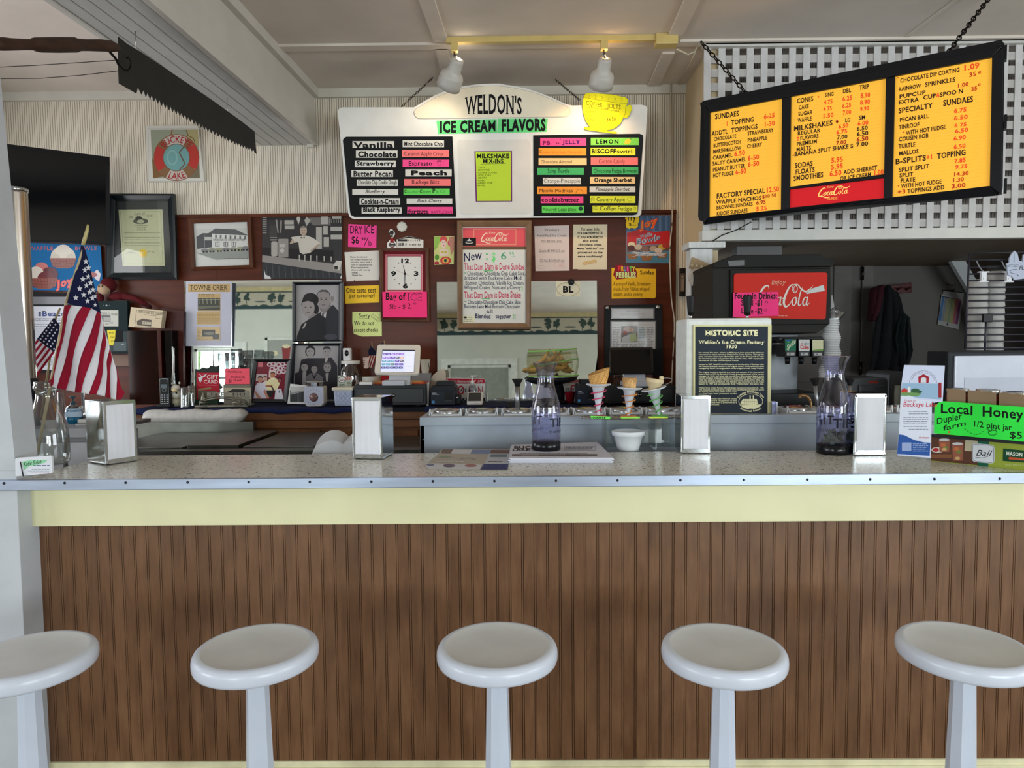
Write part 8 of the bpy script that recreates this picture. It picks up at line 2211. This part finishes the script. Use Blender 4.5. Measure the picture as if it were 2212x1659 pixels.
for (x,y) in ((998,872),(1032,945),(978,970),(1022,1043),(950,1072),(1055,1115),(992,1143),(917,1178),(1085,1192),(1035,1217),(960,1248),(885,1283),(1072,1287),(1112,1268),(1003,1318),(1108,1363)):
 r5 = 38 if x < 1100 else 28; pts = []
 for k in range(10): an = -pi / 2 + k * pi / 5; rr_ = r5 if k % 2 == 0 else r5 * .42; q = c2a(x + rr_ * math.cos(an) * .9,y + rr_ * math.sin(an)); pts.append(fm(q[0],q[1],fold(*c2a(x,y)) - .0022))
 b2 = MB(); b2.add(pts + [sum(pts,Vector()) / 10],[(k,(k + 1) % 10,10) for k in range(10)]); b2.build('star',WHF,cn)
# tip carafes
CF_ = glass((220,220,244),.13,.03)
def wrap(bm_,t,r_,z,h,a0,w,off=.03):
 q = h / _cap; cur = 0; lay = []
 for ch in t: g = glyph(ch,off,0); lay.append((g,cur)); cur += g[2] + off
 k = w / cur
 for g,c in lay: bm_.add([(r_ * math.sin(a0 + (c + x) * k / r_),-r_ * math.cos(a0 + (c + x) * k / r_),z + y * q) for x,y in g[0]],g[1])
def carafe(px,py,z,w_px,ang,lb,bills=False):
 P = atz(px,py,z); s = mpp(P) * w_px / 325
 r_ = empty('tip_carafe',P); T(r_,lb,'carafe','tip carafes on the counter')
 b2 = MB(); b2.lathe([(150 * s,100 * s),(162 * s,100 * s),(163 * s,400 * s),(163 * s,470 * s),(158 * s,520 * s),(140 * s,580 * s),(116 * s,660 * s),(97 * s,740 * s),(90 * s,800 * s),(96 * s,860 * s),(118 * s,930 * s),(143 * s,980 * s),(147 * s,990 * s),(143 * s,986 * s)],48,cap=False); b2.build('body',CF_,r_)
 b2 = MB(); b2.lathe([(158 * s,0),(163 * s,6 * s),(164 * s,94 * s),(155 * s,100 * s),(0,100 * s)],48); b2.build('black_base',M('gloss',(14,14,20),rough=.2),r_)
 b2 = MB()
 for a in (ang,ang + pi): wrap(b2,'TIPS',165 * s,275 * s,92 * s,a - .75,270 * s,.015); wrap(b2,'THANK YOU!',165 * s,200 * s,32 * s,a - .80,290 * s,.0)
 b2.build('lettering',M('plastic',(24,26,44)),r_)
 if bills:
  for i,(lb2,dx) in enumerate((('crumpled green bank note against the left side inside the right tip carafe',-60),('crumpled green bank note against the right side inside the right tip carafe',50))):
   b2 = MB(); b2.add([((dx + (u - 3) * 26) * s,(.02 if i else -.03) + .012 * math.sin(u * 1.7 + v * 2),(104 + v * 30 + 16 * math.sin(u * 1.3 + i * 2 + v)) * s) for v in range(5) for u in range(7)],[(v * 7 + u,v * 7 + u + 1,v * 7 + u + 8,v * 7 + u + 7) for v in range(4) for u in range(6)]); q = b2.build('bank_note',M('paper',(136,146,122),scale=90,var=.4)); q.location = P; T(q,lb2,'bank note')
carafe(1180,971,CZ + .022,62,.95,'left tip carafe, purple tinted, standing on the newspapers')
carafe(1800,979,CZ,69,.25,'right tip carafe with crumpled bank notes inside',True)
# newspapers and the map
HP = lambda z: PL((0,0,z),(1,0,0),(0,0,1))
base = [(1185,1160),(2160,1128),(2340,1310),(1158,1312)]
def npa(a):
 a.text('BUCKEYE',1212,1208,30,BLK,w=420,bold=.05); a.text('LAKE',1195,1230,22,BLK,w=200,bold=.05); a.frame(1785,1180,2140,1225,3,(60,62,70)); a.lines(1800,1195,2120,2,12,7,(80,80,90)); a.lines(1280,1255,2060,1,10,8,(90,90,96)); a.rect(1190,1270,2160,1290,(110,96,92)); a.rect(1300,1272,1500,1288,(150,140,132)); a.rect(1800,1270,1960,1290,(80,70,66))
nth = ['topmost newspaper of the stack, headline readable, under the left carafe','second newspaper from the top of the stack','third newspaper from the top of the stack','fourth newspaper from the top of the stack','lowest newspaper of the stack on the counter']
for i in range(5):
 z = CZ + .0005 + (4 - i) * .0044
 dx = (0,14,-12,8,-4)[i]; 
 q = [(x + dx,y + 16 * i * 0 + (CZ + .0225 - z) / .0225 * 62) for x,y in base]
 sheet('newspaper',nth[i],'newspaper',HP(z),'B5',q,(214,214,226),npa if i == 0 else None,thick=.0036,group='newspapers on the counter')
def mpa(a):
 a.poly([(400,1212),(1168,1222),(1140,1450),(240,1448),(200,1405),(335,1290)],(186,180,168)); a.poly([(400,1212),(520,1214),(495,1265),(380,1262)],(130,110,104)); a.poly([(520,1216),(740,1218),(715,1268),(495,1262)],(214,216,226)); a.poly([(740,1220),(960,1222),(930,1268),(715,1266)],(130,146,186)); a.poly([(955,1222),(1168,1224),(1160,1264),(940,1262)],(116,90,90)); a.poly([(930,1266),(1162,1266),(1150,1380),(880,1380)],(196,200,210)); a.poly([(950,1272),(1140,1272),(1130,1305),(935,1305)],(110,130,146)); a.poly([(870,1384),(1150,1384),(1140,1446),(830,1446)],(60,66,120)); a.poly([(240,1375),(850,1390),(825,1446),(240,1446),(205,1405)],(214,216,222)); a.ell(262,1392,44,13,(120,130,160)); a.ell(475,1402,70,20,(120,110,130)); a.ell(720,1402,70,16,(170,120,120)); a.ell(430,1300,70,10,(150,170,150)); a.line([(600,1330),(700,1310),(780,1335)],6,(140,150,180)); a.lines(920,1352,1080,1,10,6,(70,72,80)); a.lines(330,1352,660,1,8,12,(206,206,206))
sheet('paper_map','colourful printed map placemat lying left of the newspapers','map',HP(CZ + .0004),'B5',[(400,1210),(1170,1220),(1142,1452),(240,1452),(198,1405),(335,1285)],(186,180,168),mpa)
# clear cone stand with three sample cones
CP = atz(1356,968,CZ); CPL = wall(CP.y); s = mpp(CP) * .18081
cst = empty('cone_stand',CP); T(cst,'clear acrylic stand with a round top holding three sample cones','stand')
cl_ = lambda x,y: CPL.hit(*vp('B6',x,y)) - CP
ACR = glass((236,240,240),.2,.03)
top_ = cl_(868,1120).z
b2 = MB(); b2.X = Matrix.Translation((cl_(868,1120).x,0,top_)) @ Matrix.Diagonal((1,.42,1,1)); b2.lathe([(0,0),(565 * s,0),(568 * s,.003),(565 * s,.006),(0,.006)],48,cap=False); b2.build('round_top',glass((206,202,196),.25,.1),cst)
for x in (580,1170):
 b2 = MB(); X0 = cl_(x,1300).x; b2.box(X0 - .003,X0 + .003,-.05,.05,.0,top_); b2.build('clear_leg',ACR,cst)
b2 = MB(); b2.box(cl_(580,1500).x,cl_(1460,1500).x,.02,.024,0,top_); b2.build('clear_panel',ACR,cst)
WAF = M('matte',(226,180,112),scale=30,var=.15)
for k,(tx_,ty_,rx,ry,rw,c,lb,cl2) in enumerate(((510,1085,512,722,145,(216,70,110),'waffle cone sample standing in the stand, tallest and leftmost',0),(868,1110,885,765,148,(226,140,70),'small sugar cone sample in the middle of the stand',1),(1243,1102,1172,775,150,(110,200,100),'pale cake cone sample at the right of the stand',2))):
 A,B_ = cl_(tx_,ty_),cl_(rx,ry); d = (B_ - A); Lc_ = d.length; m_ = d.normalized().to_track_quat('Z','Y').to_matrix().to_4x4(); m_.translation = A
 b2 = MB(); b2.X = m_; b2.lathe([(.006,0),(20 * s,.02),(75 * s,Lc_ * .93),(rw * .9 * s,Lc_ * .97),(rw * s,Lc_),(rw * s,Lc_ + .003),(rw * .62 * s,Lc_ - .002),(60 * s,Lc_ - .01)],36,cap=False); hd3 = b2.build('white_holder',M('plastic',(214,220,228),rough=.4),cst)
 turns = 4; pts = []
 for i in range(turns * 16):
  t = i / (turns * 16); rr_ = (26 + 72 * t) * s; an = 2 * pi * turns * t; pts.append(m_ @ Vector((rr_ * math.cos(an),rr_ * math.sin(an),Lc_ * (.04 + .82 * t))))
 b2 = MB(); b2.tube(pts,.0022,6); b2.build('spiral_wire',M('plastic',c),cst)
 b2 = MB(); b2.lathe([(.0,.006),(95 * s,.006),(95 * s,.009),(0,.01)],24,(A.x,-.01,top_)); b2.build('foot',M('plastic',c if k != 1 else (226,150,90)),cst)
 x0,x1 = ((415,655),(775,1010),(1105,1345))[k]; ob,o_ = slab('label_card',PL((CP.x,CP.y - .075,0)),[(x0,(1095,1110,1105)[k]),(x1,(1105,1105,1108)[k]),(x1 - 5,(1138,1135,1125)[k]),(x0 + 15,(1130,1138,1125)[k])],.001,M('paper',((120,236,100),(150,226,90),(206,226,80))[k]),'B6',0,None)
 T(ob,'%s name card at the foot of the %s cone sample' % (('bright green','pale green','yellow green')[k],('waffle','sugar','cake')[k]),'label')
 if k == 0: a = Art(PL((CP.x,CP.y - .075,0)),o_,'B6',.0014); a.text('WAFFLE',440,1130,20,BLK,w=160,bold=.03); a.build(ob)
 cn_ = empty('ice_cream_cone',CP + B_); T(cn_,lb,'cone','sample cones')
 b2 = MB()
 if k == 0:
  n1 = 36; vs = []
  for j in range(9):
   for i in range(n1): an = 2 * pi * i / n1; t = j / 8; R2 = (92 + 34 * t) * s; hh = (110 + 88 * (.5 + .5 * math.cos(an - .2))) * s; vs.append((R2 * math.cos(an) + 8 * s * t,R2 * math.sin(an) * .8,-.01 + (hh + .01) * t))
  b2.add(vs,[(j * n1 + i,j * n1 + (i + 1) % n1,(j + 1) * n1 + (i + 1) % n1,(j + 1) * n1 + i) for j in range(8) for i in range(n1)]); o2 = b2.build('waffle_shell',WAF,cn_); b3 = MB()
  for i in range(0,n1,3): b3.tube([Vector(vs[j * n1 + (i + j // 2) % n1]) * 1.0 + Vector((0,-.0008,0)) for j in range(9)],.0013,4)
  for j in range(1,9): b3.tube([vs[j * n1 + i % n1] for i in range(n1 + 1)],.0013,4)
  b3.build('waffle_ridges',M('matte',(200,148,86)),o2,kind='stuff')
 elif k == 1:
  b2.lathe([(70 * s,-.01),(78 * s,40 * s),(88 * s,122 * s),(80 * s,122 * s),(60 * s,20 * s)],28,cap=False); o2 = b2.build('cone_shell',M('matte',(216,172,116),scale=60,var=.3),cn_); b3 = MB()
  for i in range(14): an = 2 * pi * i / 14; b3.tube([(70 * s * math.cos(an),70 * s * math.sin(an),0),(88 * s * math.cos(an + .4),88 * s * math.sin(an + .4),120 * s)],.0012,4); b3.tube([(70 * s * math.cos(an),70 * s * math.sin(an),0),(88 * s * math.cos(an - .4),88 * s * math.sin(an - .4),120 * s)],.0012,4)
  b3.build('waffle_ridges',M('matte',(190,140,92)),o2,kind='stuff')
 else:
  b2.lathe([(55 * s,-.015),(62 * s,20 * s),(78 * s,24 * s),(88 * s,70 * s),(102 * s,74 * s),(106 * s,120 * s),(98 * s,122 * s),(70 * s,40 * s)],28,cap=False); b2.box(50 * s,95 * s,-.01,.01,115 * s,165 * s,.004); b2.build('cake_shell',M('matte',(226,206,166),scale=30,var=.08),cn_); cn_.rotation_euler = (0,R(8),0)
# foam bowl
P = atz(1357,972,CZ); s = mpp(P) * .18081
b2 = MB(); b2.lathe([(0,.003),(125 * s,0),(132 * s,30 * s),(172 * s,175 * s),(192 * s,180 * s),(198 * s,220 * s),(194 * s,232 * s),(182 * s,232 * s),(165 * s,200 * s),(120 * s,20 * s),(0,14 * s)],48,cap=False)
T(b2.build('foam_bowl',M('plastic',(226,230,234),rough=.55),loc=P),'white foam bowl on the counter under the cone stand','bowl')
# brochure holder
BPl = PL((0,atz(1955,985,CZ).y,0),(1,-.25,0),(-.25,-1,0))
def bro(a):
 a.poly([(998,322),(1395,328),(1380,640),(965,600),(972,500)],(206,212,236)); a.ring(1190,500,138,122,3,(90,94,110),a0=180,a1=360); a.text('FAIRFIELD COUNTY',0,0,16,(110,112,126),w=330,warp=lambda xx,yy: (1190 + (112 + yy) * math.cos(R(-165 + xx * .47)),500 + (98 + yy) * math.sin(R(-165 + xx * .47))))
 a.poly([(1140,440),(1195,412),(1250,440),(1245,505),(1145,505)],(160,32,48)); a.poly([(1165,500),(1168,455),(1195,442),(1222,455),(1222,500)],(214,214,220)); a.poly([(980,505),(1375,510),(1370,670),(962,640)],(150,180,210)); a.poly([(970,590),(1070,590),(1180,610),(1130,640),(965,628)],(110,150,90)); a.poly([(970,575),(1000,552),(1035,575),(1030,600),(970,600)],(190,60,50)); a.rect(1035,540,1062,600,(222,222,226)); a.ell(1110,580,45,22,(50,90,60)); a.ell(1150,592,30,14,(50,90,60)); a.rect(1345,500,1376,650,(150,40,50))
 a.poly([(962,635),(1050,630),(1160,668),(1270,680),(1262,1110),(1080,1070),(944,1025)],(216,220,236)); a.text('Escape to',995,692,22,(190,60,80),w=118,it=.2); a.text('Buckeye Lake',985,742,46,(196,44,60),w=345,it=.2,bold=.01)
 for i,y in enumerate((790,812,848,868,890,914,940,968)): a.lines(1045 if i < 2 or i == 7 else 990,y,1240,1,10,6,(120,124,140),seed=i + 4)
 a.poly([(944,1022),(1000,1030),(1100,1080),(1200,1105),(1262,1108),(1255,1240),(925,1220)],(44,84,156)); a.rect(975,1105,1070,1190,(150,166,206)); a.lines(1085,1115,1240,5,18,7,(150,170,210),seed=9); a.text('Buckeye',1145,1062,18,(200,60,70),w=100,it=.2)
brh = sheet('brochure','tall Buckeye Lake brochure in a clear holder beside the honey box','brochure',BPl,'C1',[(998,320),(1397,326),(1375,690),(1268,700),(1255,1255),(922,1230),(945,1000),(965,600)],(206,212,236),bro,thick=.012)
b2,_ = slab('clear_holder',BPl,[(945,940),(1262,960),(1255,1265),(918,1240)],.002,ACR,'C1',.016,brh)
# honey and jar carton
A,B_ = atz(2011,996,CZ),atz(2212,1016,CZ)
hu = (B_ - A).normalized(); HPL = PL(A,hu,(hu.y,-hu.x,0))
hb = empty('jar_carton',mw=HPL.mat(A)); T(hb,'green jar carton with photo print holding lidded jars at the right end','carton')
top_h = (HPL.hit(*vp('C1',1290,1040)) - A).dot(HPL.v)
b2 = MB(); b2.box(0,.36,0,top_h,-.24,0); b2.build('carton_body',M('paper',(150,160,60)),hb)
def jar_(a):
 a.poly([(1270,1040),(2300,1125),(2300,1400),(1268,1290)],(148,162,60)); a.poly([(1270,1040),(1745,1080),(1745,1335),(1268,1288)],(92,58,44)); a.poly([(1620,1075),(1745,1085),(1745,1200),(1610,1190)],(186,176,150)); a.ell(1340,1180,66,30,(206,200,190)); a.ell(1320,1180,30,20,(180,40,50)); a.poly([(1270,1225),(1480,1225),(1480,1265),(1268,1260)],(130,84,56))
 for x,y0,y1 in ((1405,1070,1200),(1540,1110,1290)): a.poly([(x - 55,y0 + 10),(x + 60,y0 + 10),(x + 50,y1),(x - 48,y1)],(150,90,70)); a.ell(x,y0 + 8,55,14,(206,204,206)); a.ell(x - 10,y0 + 60,30,20,(190,110,70)); a.ell(x + 15,y0 + 90,26,18,(110,130,60)); a.ell(x,y1 - 25,26,16,(200,160,110))
 a.poly([(1745,1085),(1860,1095),(1850,1350),(1742,1338)],(24,92,70)); a.poly(rpoly([(1685,1110),(1915,1130),(1915,1320),(1685,1300)],40),(214,216,224)); a.line(rpoly([(1693,1118),(1907,1138),(1907,1312),(1693,1292)],36),4,(30,60,80),True); a.text('Ball',1718,1238,62,(30,34,50),end=(1872,1246),it=.4); a.line([(1720,1255),(1790,1262),(1870,1240)],4,(30,34,50))
 a.poly([(2003,1165),(2300,1195),(2300,1315),(1998,1292)],(24,70,44)); a.text('MASON',2032,1232,36,(214,220,206),end=(2200,1248),bold=.04); a.poly([(2060,1252),(2300,1272),(2300,1294),(2060,1276)],(200,84,50)); a.text('HALF PINT 8 oz',2022,1338,16,(206,210,150),w=200)
ja = Art(HPL,A,'C1',.0006); jar_(ja); ja.build(hb,'carton_print')
BRN = M('paper',(150,122,98))
for i,(x0,x1,y0,y1,dy) in enumerate(((1435,1620,560,700,0),(1645,1930,575,760,.0),(1960,2300,600,780,0))):
 p = [HPL.hit(*vp('C1',x,y),-.05) - A for x,y in ((x0,y0),(x1,y0 + (x1 - x0) * .08),(x1,1050),(x0,1050))]
 b2 = MB(); L = [(q.dot(hu),q.dot(HPL.v)) for q in p]; b2.add([(u_,v_,-.052) for u_,v_ in L] + [(u_,v_,-.048) for u_,v_ in L],[(0,1,2,3),(7,6,5,4),(0,4,5,1),(1,5,6,2),(2,6,7,3),(3,7,4,0)]); b2.build('cardboard_divider',BRN,hb)
for i,(x,y,lb) in enumerate(((1540,565,'lidded jar at the left of the jar carton'),(1850,575,'lidded jar in the middle of the jar carton'),(2120,600,'lidded jar at the right of the jar carton'))):
 P = HPL.hit(*vp('C1',x,y),-.10); jr_ = empty('honey_jar',(P.x,P.y,CZ + top_h)); T(jr_,lb,'jar','honey jars in the carton'); hz = P.z - jr_.location.z
 b2 = MB(); b2.lathe([(.032,0),(.034,hz - .02),(.03,hz - .012)],24); b2.build('jar_glass',M('gloss',(120,50,30),rough=.15),jr_); b2 = MB(); b2.lathe([(.034,hz - .012),(.036,hz),(.034,hz + .003),(.026,hz + .0015),(0,hz + .0015)],28,cap=False); b2.build('lid',CH,jr_)
hy = [(1370,690),(1400,688),(2300,752),(2300,1105),(1300,1010),(1308,730)]
def hon(a):
 for t,x0,y0,x1,y1,h,bo in (('Local',1362,800,1700,828,92,.02),('Honey',1785,835,2205,870,96,.022),('Dupler',1325,925,1585,868,66,.004),('farm',1392,990,1630,930,52,.004),('1/2 pint jar',1690,942,2090,985,58,.004),('$5',2062,1055,2200,1066,66,.008)): a.text(t,x0,y0,h,BLK,end=(x1,y1),bold=bo,jit=.04)
 a.ell(1453,1000,14,11,(200,110,60)); a.ring(1895,1005,44,26,5,BLK); a.ring(1870,975,20,18,4,BLK); a.ring(1905,970,22,14,4,BLK)
 for i in range(7): a.line([(1610 + i * 30,962 + 60 * math.sin(i * .42)),(1626 + i * 30,968 + 60 * math.sin(i * .42 + .2))],4,BLK)
sheet('price_card','neon green card reading Local Honey across the jar carton','sign',PL(A,hu,(hu.y,-hu.x,0)),'C1',hy,(56,240,78),hon,thick=.0015,off=.014)
bk_,_ = slab('black_tray',HPL,[(1275,1020),(2300,1080),(2300,1128),(1290,1045)],.014,BLKP,'C1',0); T(bk_,'black strip edge between the honey card and the jar carton print','strip')
# ================================================================ left end: sink counter, steel cup tube, soap, freezer
SKY = 2.65; KP_ = atz(150,925,1.0)
SKZ = zat(150,926,SKY); sk = empty('sink_counter',(0,SKY,0)); T(sk,'grey sink counter with pale cabinet doors behind the milk bottle','counter')
X_ = lambda x,y=SKY: xat(x,930,y)
def skb(n,m,*a):
 b2 = MB(); b2.box(*a,.002); return b2.build(n,m,sk)
skx = X_(212); LAM = M('enamel',(150,150,154),rough=.4)
skb('worktop',LAM,X_(-150),skx,0,.16,SKZ - .035,SKZ); skb('worktop',LAM,X_(-150),X_(120),.16,.34,SKZ - .035,SKZ)
skb('carcass',M('paint',(128,126,128)),X_(-150),skx - .01,.02,.30,0,SKZ - .035)
for x0,x1 in ((-40,132),(142,196)): skb('cabinet_door',M('paint',(172,172,176)),X_(x0),X_(x1),.005,.02,.3,SKZ - .055)
skb('sink_rim',M('brushed',(150,150,150)),X_(120),X_(232),.12,.32,SKZ - .01,SKZ + .006)
b2 = MB(); P = Vector((X_(186,2.9),.24,SKZ)); b2.tube([P,P + Vector((0,0,.13)),P + Vector((-.03,-.06,.16)),P + Vector((-.09,-.14,.13))],.009,10); b2.lathe([(.028,0),(.026,.05),(.012,.07)],20,P); b2.build('faucet',CH,sk)
P = wall(2.84).hit(*vp('D3',1060,970)); P.z = SKZ; s = mpp(P) * .12206
so2 = empty('soap_bottle',P); T(so2,'pump bottle of blue hand soap by the sink behind the milk bottle','bottle')
for n_2,m_,pr_ in (('blue_soap',M('gloss',(16,96,130),rough=.2),[(100 * s,0),(120 * s,20 * s),(142 * s,165 * s),(0,166 * s)]),('clear_body',glass((206,226,236),.2),[(143 * s,165 * s),(140 * s,230 * s),(110 * s,300 * s),(45 * s,335 * s)]),('pump',M('plastic',(50,80,90)),[(46 * s,335 * s),(46 * s,375 * s),(16 * s,385 * s),(14 * s,450 * s),(50 * s,460 * s),(50 * s,480 * s),(0,484 * s)]),('label',M('paper',(176,196,216)),[(144 * s,120 * s),(143 * s,200 * s),(128 * s,270 * s)])):
 b2 = MB(); b2.X = Matrix.Diagonal((1,.7,1,1)); b2.lathe(pr_,28,cap=False); b2.build(n_2,m_,so2)
P = wall(2.9).hit(*vp('D3',850,950)); P.z = SKZ; s = mpp(P) * .12206; b2 = MB(); b2.lathe([(85 * s,0),(50 * s,520 * s),(46 * s,530 * s),(40 * s,528 * s)],24,cap=False); T(b2.build('clear_cup_stack',glass((214,218,222),.3,.15),loc=P),'tall clear tapered cups upside down left of the blue soap','cups')
b2 = MB(); P = wall(2.82).hit(*vp('D3',1350,965)); P.z = SKZ + .007; b2.box(-.035,.035,-.03,.03,0,.014,.004); T(b2.build('sponge',M('fabric',(196,194,186)),loc=P),'pale folded cloth on the sink rim','cloth')
# steel cup dispenser tube
UY = 2.76
P = at(53,900,UY); P.z = SKZ; s = mpp(P); P.x = at(40,610,UY).x + .0
ut = empty('cup_dispenser',P); T(ut,'tall brushed steel cup tube with black collar at the left edge','dispenser')
zT,zB,zC = zat(35,408,UY) - SKZ,zat(53,820,UY) - SKZ,zat(53,856,UY) - SKZ
b2 = MB(); b2.lathe([(.046,zB),(.046,zT - .02),(.046,zT),(.040,zT),(.040,zT - .03)],40,cap=False); b2.build('steel_tube',M('metal',(190,180,170),rough=.25,scale=8,var=.1,stretch=(6,6,.1)),ut)
b2 = MB(); b2.lathe([(.047,zT - .012),(.049,zT - .01),(.049,zT),(.047,zT + .002)],40,cap=False); b2.build('chrome_rim',CH,ut)
b2 = MB(); b2.lathe([(.050,zC),(.051,zC + .004),(.051,zB + .003),(.046,zB + .006)],40); cc_ = b2.build('black_collar',M('plastic',(26,30,38),rough=.4),ut)
for z in (.3,.7):
 b2 = MB(); b2.ball((.012,-.0505,zC + (zB - zC) * z),.004,10,6); b2.build('rivet',CH,cc_)
b2 = MB(); b2.lathe([(.044,zC),(.036,.05),(.05,.02),(.055,0)],32); b2.build('machine_base',M('plastic',(40,42,44),rough=.35),ut)
b2 = MB(); b2.prism([(-.06,zC),(.035,zC),(-.0,.03),(-.06,.03)],-.062,-.056); b2.build('pale_side_plate',M('plastic',(176,176,182)),ut)
# second, smaller flag
SF = wall(2.84); f2 = empty('flag_on_stick',SF.hit(*vp('A3',370,1000))); T(f2,'smaller stars and stripes flag behind the large flag, hanging from a tilted stick','flag')
g0 = f2.location.copy(); g_ = lambda x,y,w=0: SF.hit(*vp('A3',x,y)) - g0 + Vector((0,w,0))
b2 = MB(); b2.tube([g_(370,1000),g_(405,760),g_(500,110),g_(538,25)],.004,8); b2.build('stick',M('wood',(150,136,96)),f2)
q = [(300,340),(340,305),(495,420),(470,620),(345,640)]
for i in range(9):
 t0,t1 = i / 9,(i + 1) / 9; lx = lambda t: (298 + 30 * t,340 + 300 * t); rx_ = lambda t: (345 + 150 * t,305 + 115 * t) if t < 2 else 0
 a0,a1 = (300 + 38 * t0,345 + 290 * t0),(300 + 38 * t1,345 + 290 * t1); r0_,r1_ = (340 + 155 * t0,305 + 115 * t0),(340 + 155 * t1,305 + 115 * t1)
 b2 = MB(); b2.add([g_(*a0,-.004),g_(*a1,-.004),g_(a1[0] + (r1_[0] - a1[0]) * 1,r1_[1],-.004),g_(*r0_,-.004)],[(0,1,2,3)]); b2.build('stripe',WHF if i % 2 else RDF,f2)
b2 = MB(); b2.add([g_(*p,-.006) for p in ((492,108),(340,300),(495,420),(525,330),(545,180))],[(0,1,2,3,4)]); c3 = b2.build('canton',M('fabric',(24,28,58)),f2)
b2 = MB()
for r_ in range(7):
 for c_ in range(5):
  x,y = 478 - r_ * 17 + c_ * 30 - 0,150 + r_ * 25 + c_ * 22
  if x + (y - 150) * .2 < 545: b2.add([g_(x + 9 * math.cos(a),y + 9 * math.sin(a),-.008) for a in [2 * pi * k / 5 - pi / 2 for k in range(5)]],[(0,1,2,3,4)])
b2.build('stars',WHF,c3,kind='stuff')
# chest freezer with hinged lids, packages on top, stacked bowls
FZ = 1.0; f0,f1 = atz(450,972,FZ).y,atz(450,934,FZ).y
fz = empty('chest_freezer',(0,f0,0)); T(fz,'low stainless chest freezer with flat lids between the counters','freezer')
SS = M('brushed',(128,130,124),rough=.35)
fxl,fxr = xat(265,940,3.9),xat(905,940,3.3)
for n_2,a in (('cabinet',(fxl,fxr,0,f1 - f0,.1,FZ - .03)),('front_rim',(fxl,fxr,-.02,.05,FZ - .035,FZ)),('lid',(xat(280,940,3.7),xat(430,940,3.6),.07,f1 - f0 - .05,FZ - .02,FZ + .005)),('lid',(xat(440,940,3.6),xat(545,940,3.6),.07,f1 - f0 - .05,FZ - .02,FZ + .015)),('lid',(xat(555,940,3.6),xat(700,940,3.6),.07,f1 - f0 - .05,FZ - .02,FZ + .005)),('back_box',(fxl - .1,xat(520,930,3.85),f1 - f0 - .01,SY - .03 - f0,FZ - .4,zat(450,912,f1)))):
 b2 = MB(); b2.box(*a,.003); b2.build(n_2,SS,fz)
P = at(418,911,f1 + .06); P.z = zat(450,912,f1)
s = mpp(P); b2 = MB(); b2.add([((x - .5) * 215 * s + (.03 if z else 0),(y - .5) * .14,z * 25 * s * (1 + .05 * math.sin(x * 17) + .03 * math.sin(x * 41 + y * 9)) * (1 if 0 < x < 1 else .8)) for x in [k / 24 for k in range(25)] for (y,z) in ((0,0),(-.02,.5),(.08,1),(.9,1),(1,0))],[(i * 5 + j,i * 5 + (j + 1) % 5,i * 5 + 5 + (j + 1) % 5,i * 5 + 5 + j) for i in range(24) for j in range(5)] + [(0,1,2,3,4),(124,123,122,121,120)],True)
T(b2.build('wrapped_cups',M('gloss',(190,188,184),rough=.35,scale=40,var=.08,bump=.5),loc=P),'long plastic wrapped white package lying above the freezer','package')
for i,(xc,lb) in enumerate(((714,'left stack of nested white foam bowls lying on edge behind the counter'),(765,'right stack of nested white foam bowls, partly behind the napkin dispenser'))):
 P = at(xc,985,2.72); s = mpp(P)
 b2 = MB(); rr_ = 40 * s
 for j in range(8):
  y = j * .016
  b2.X = Matrix.Translation((-j * 1.1 * s if i == 0 else j * .8 * s,y,j * .0035 - .012)) @ Matrix.Rotation(R(90 - 14),4,'X'); b2.lathe([(rr_ * 1.0,-.004),(rr_ * 1.05,-.002),(rr_ * 1.05,.002),(rr_ * .98,.006),(rr_ * .93,.007),(rr_ * .6,.016),(0,.02)],36,cap=False)
 b2.X = None; b2.box(-rr_ * .3,rr_ * .3,0,.1,.746 - P.z,-rr_ * .8)
 q = b2.build('foam_bowl_stack',M('plastic',(206,208,212),rough=.5),loc=P); T(q,lb,'bowls','nested foam bowls behind the counter')
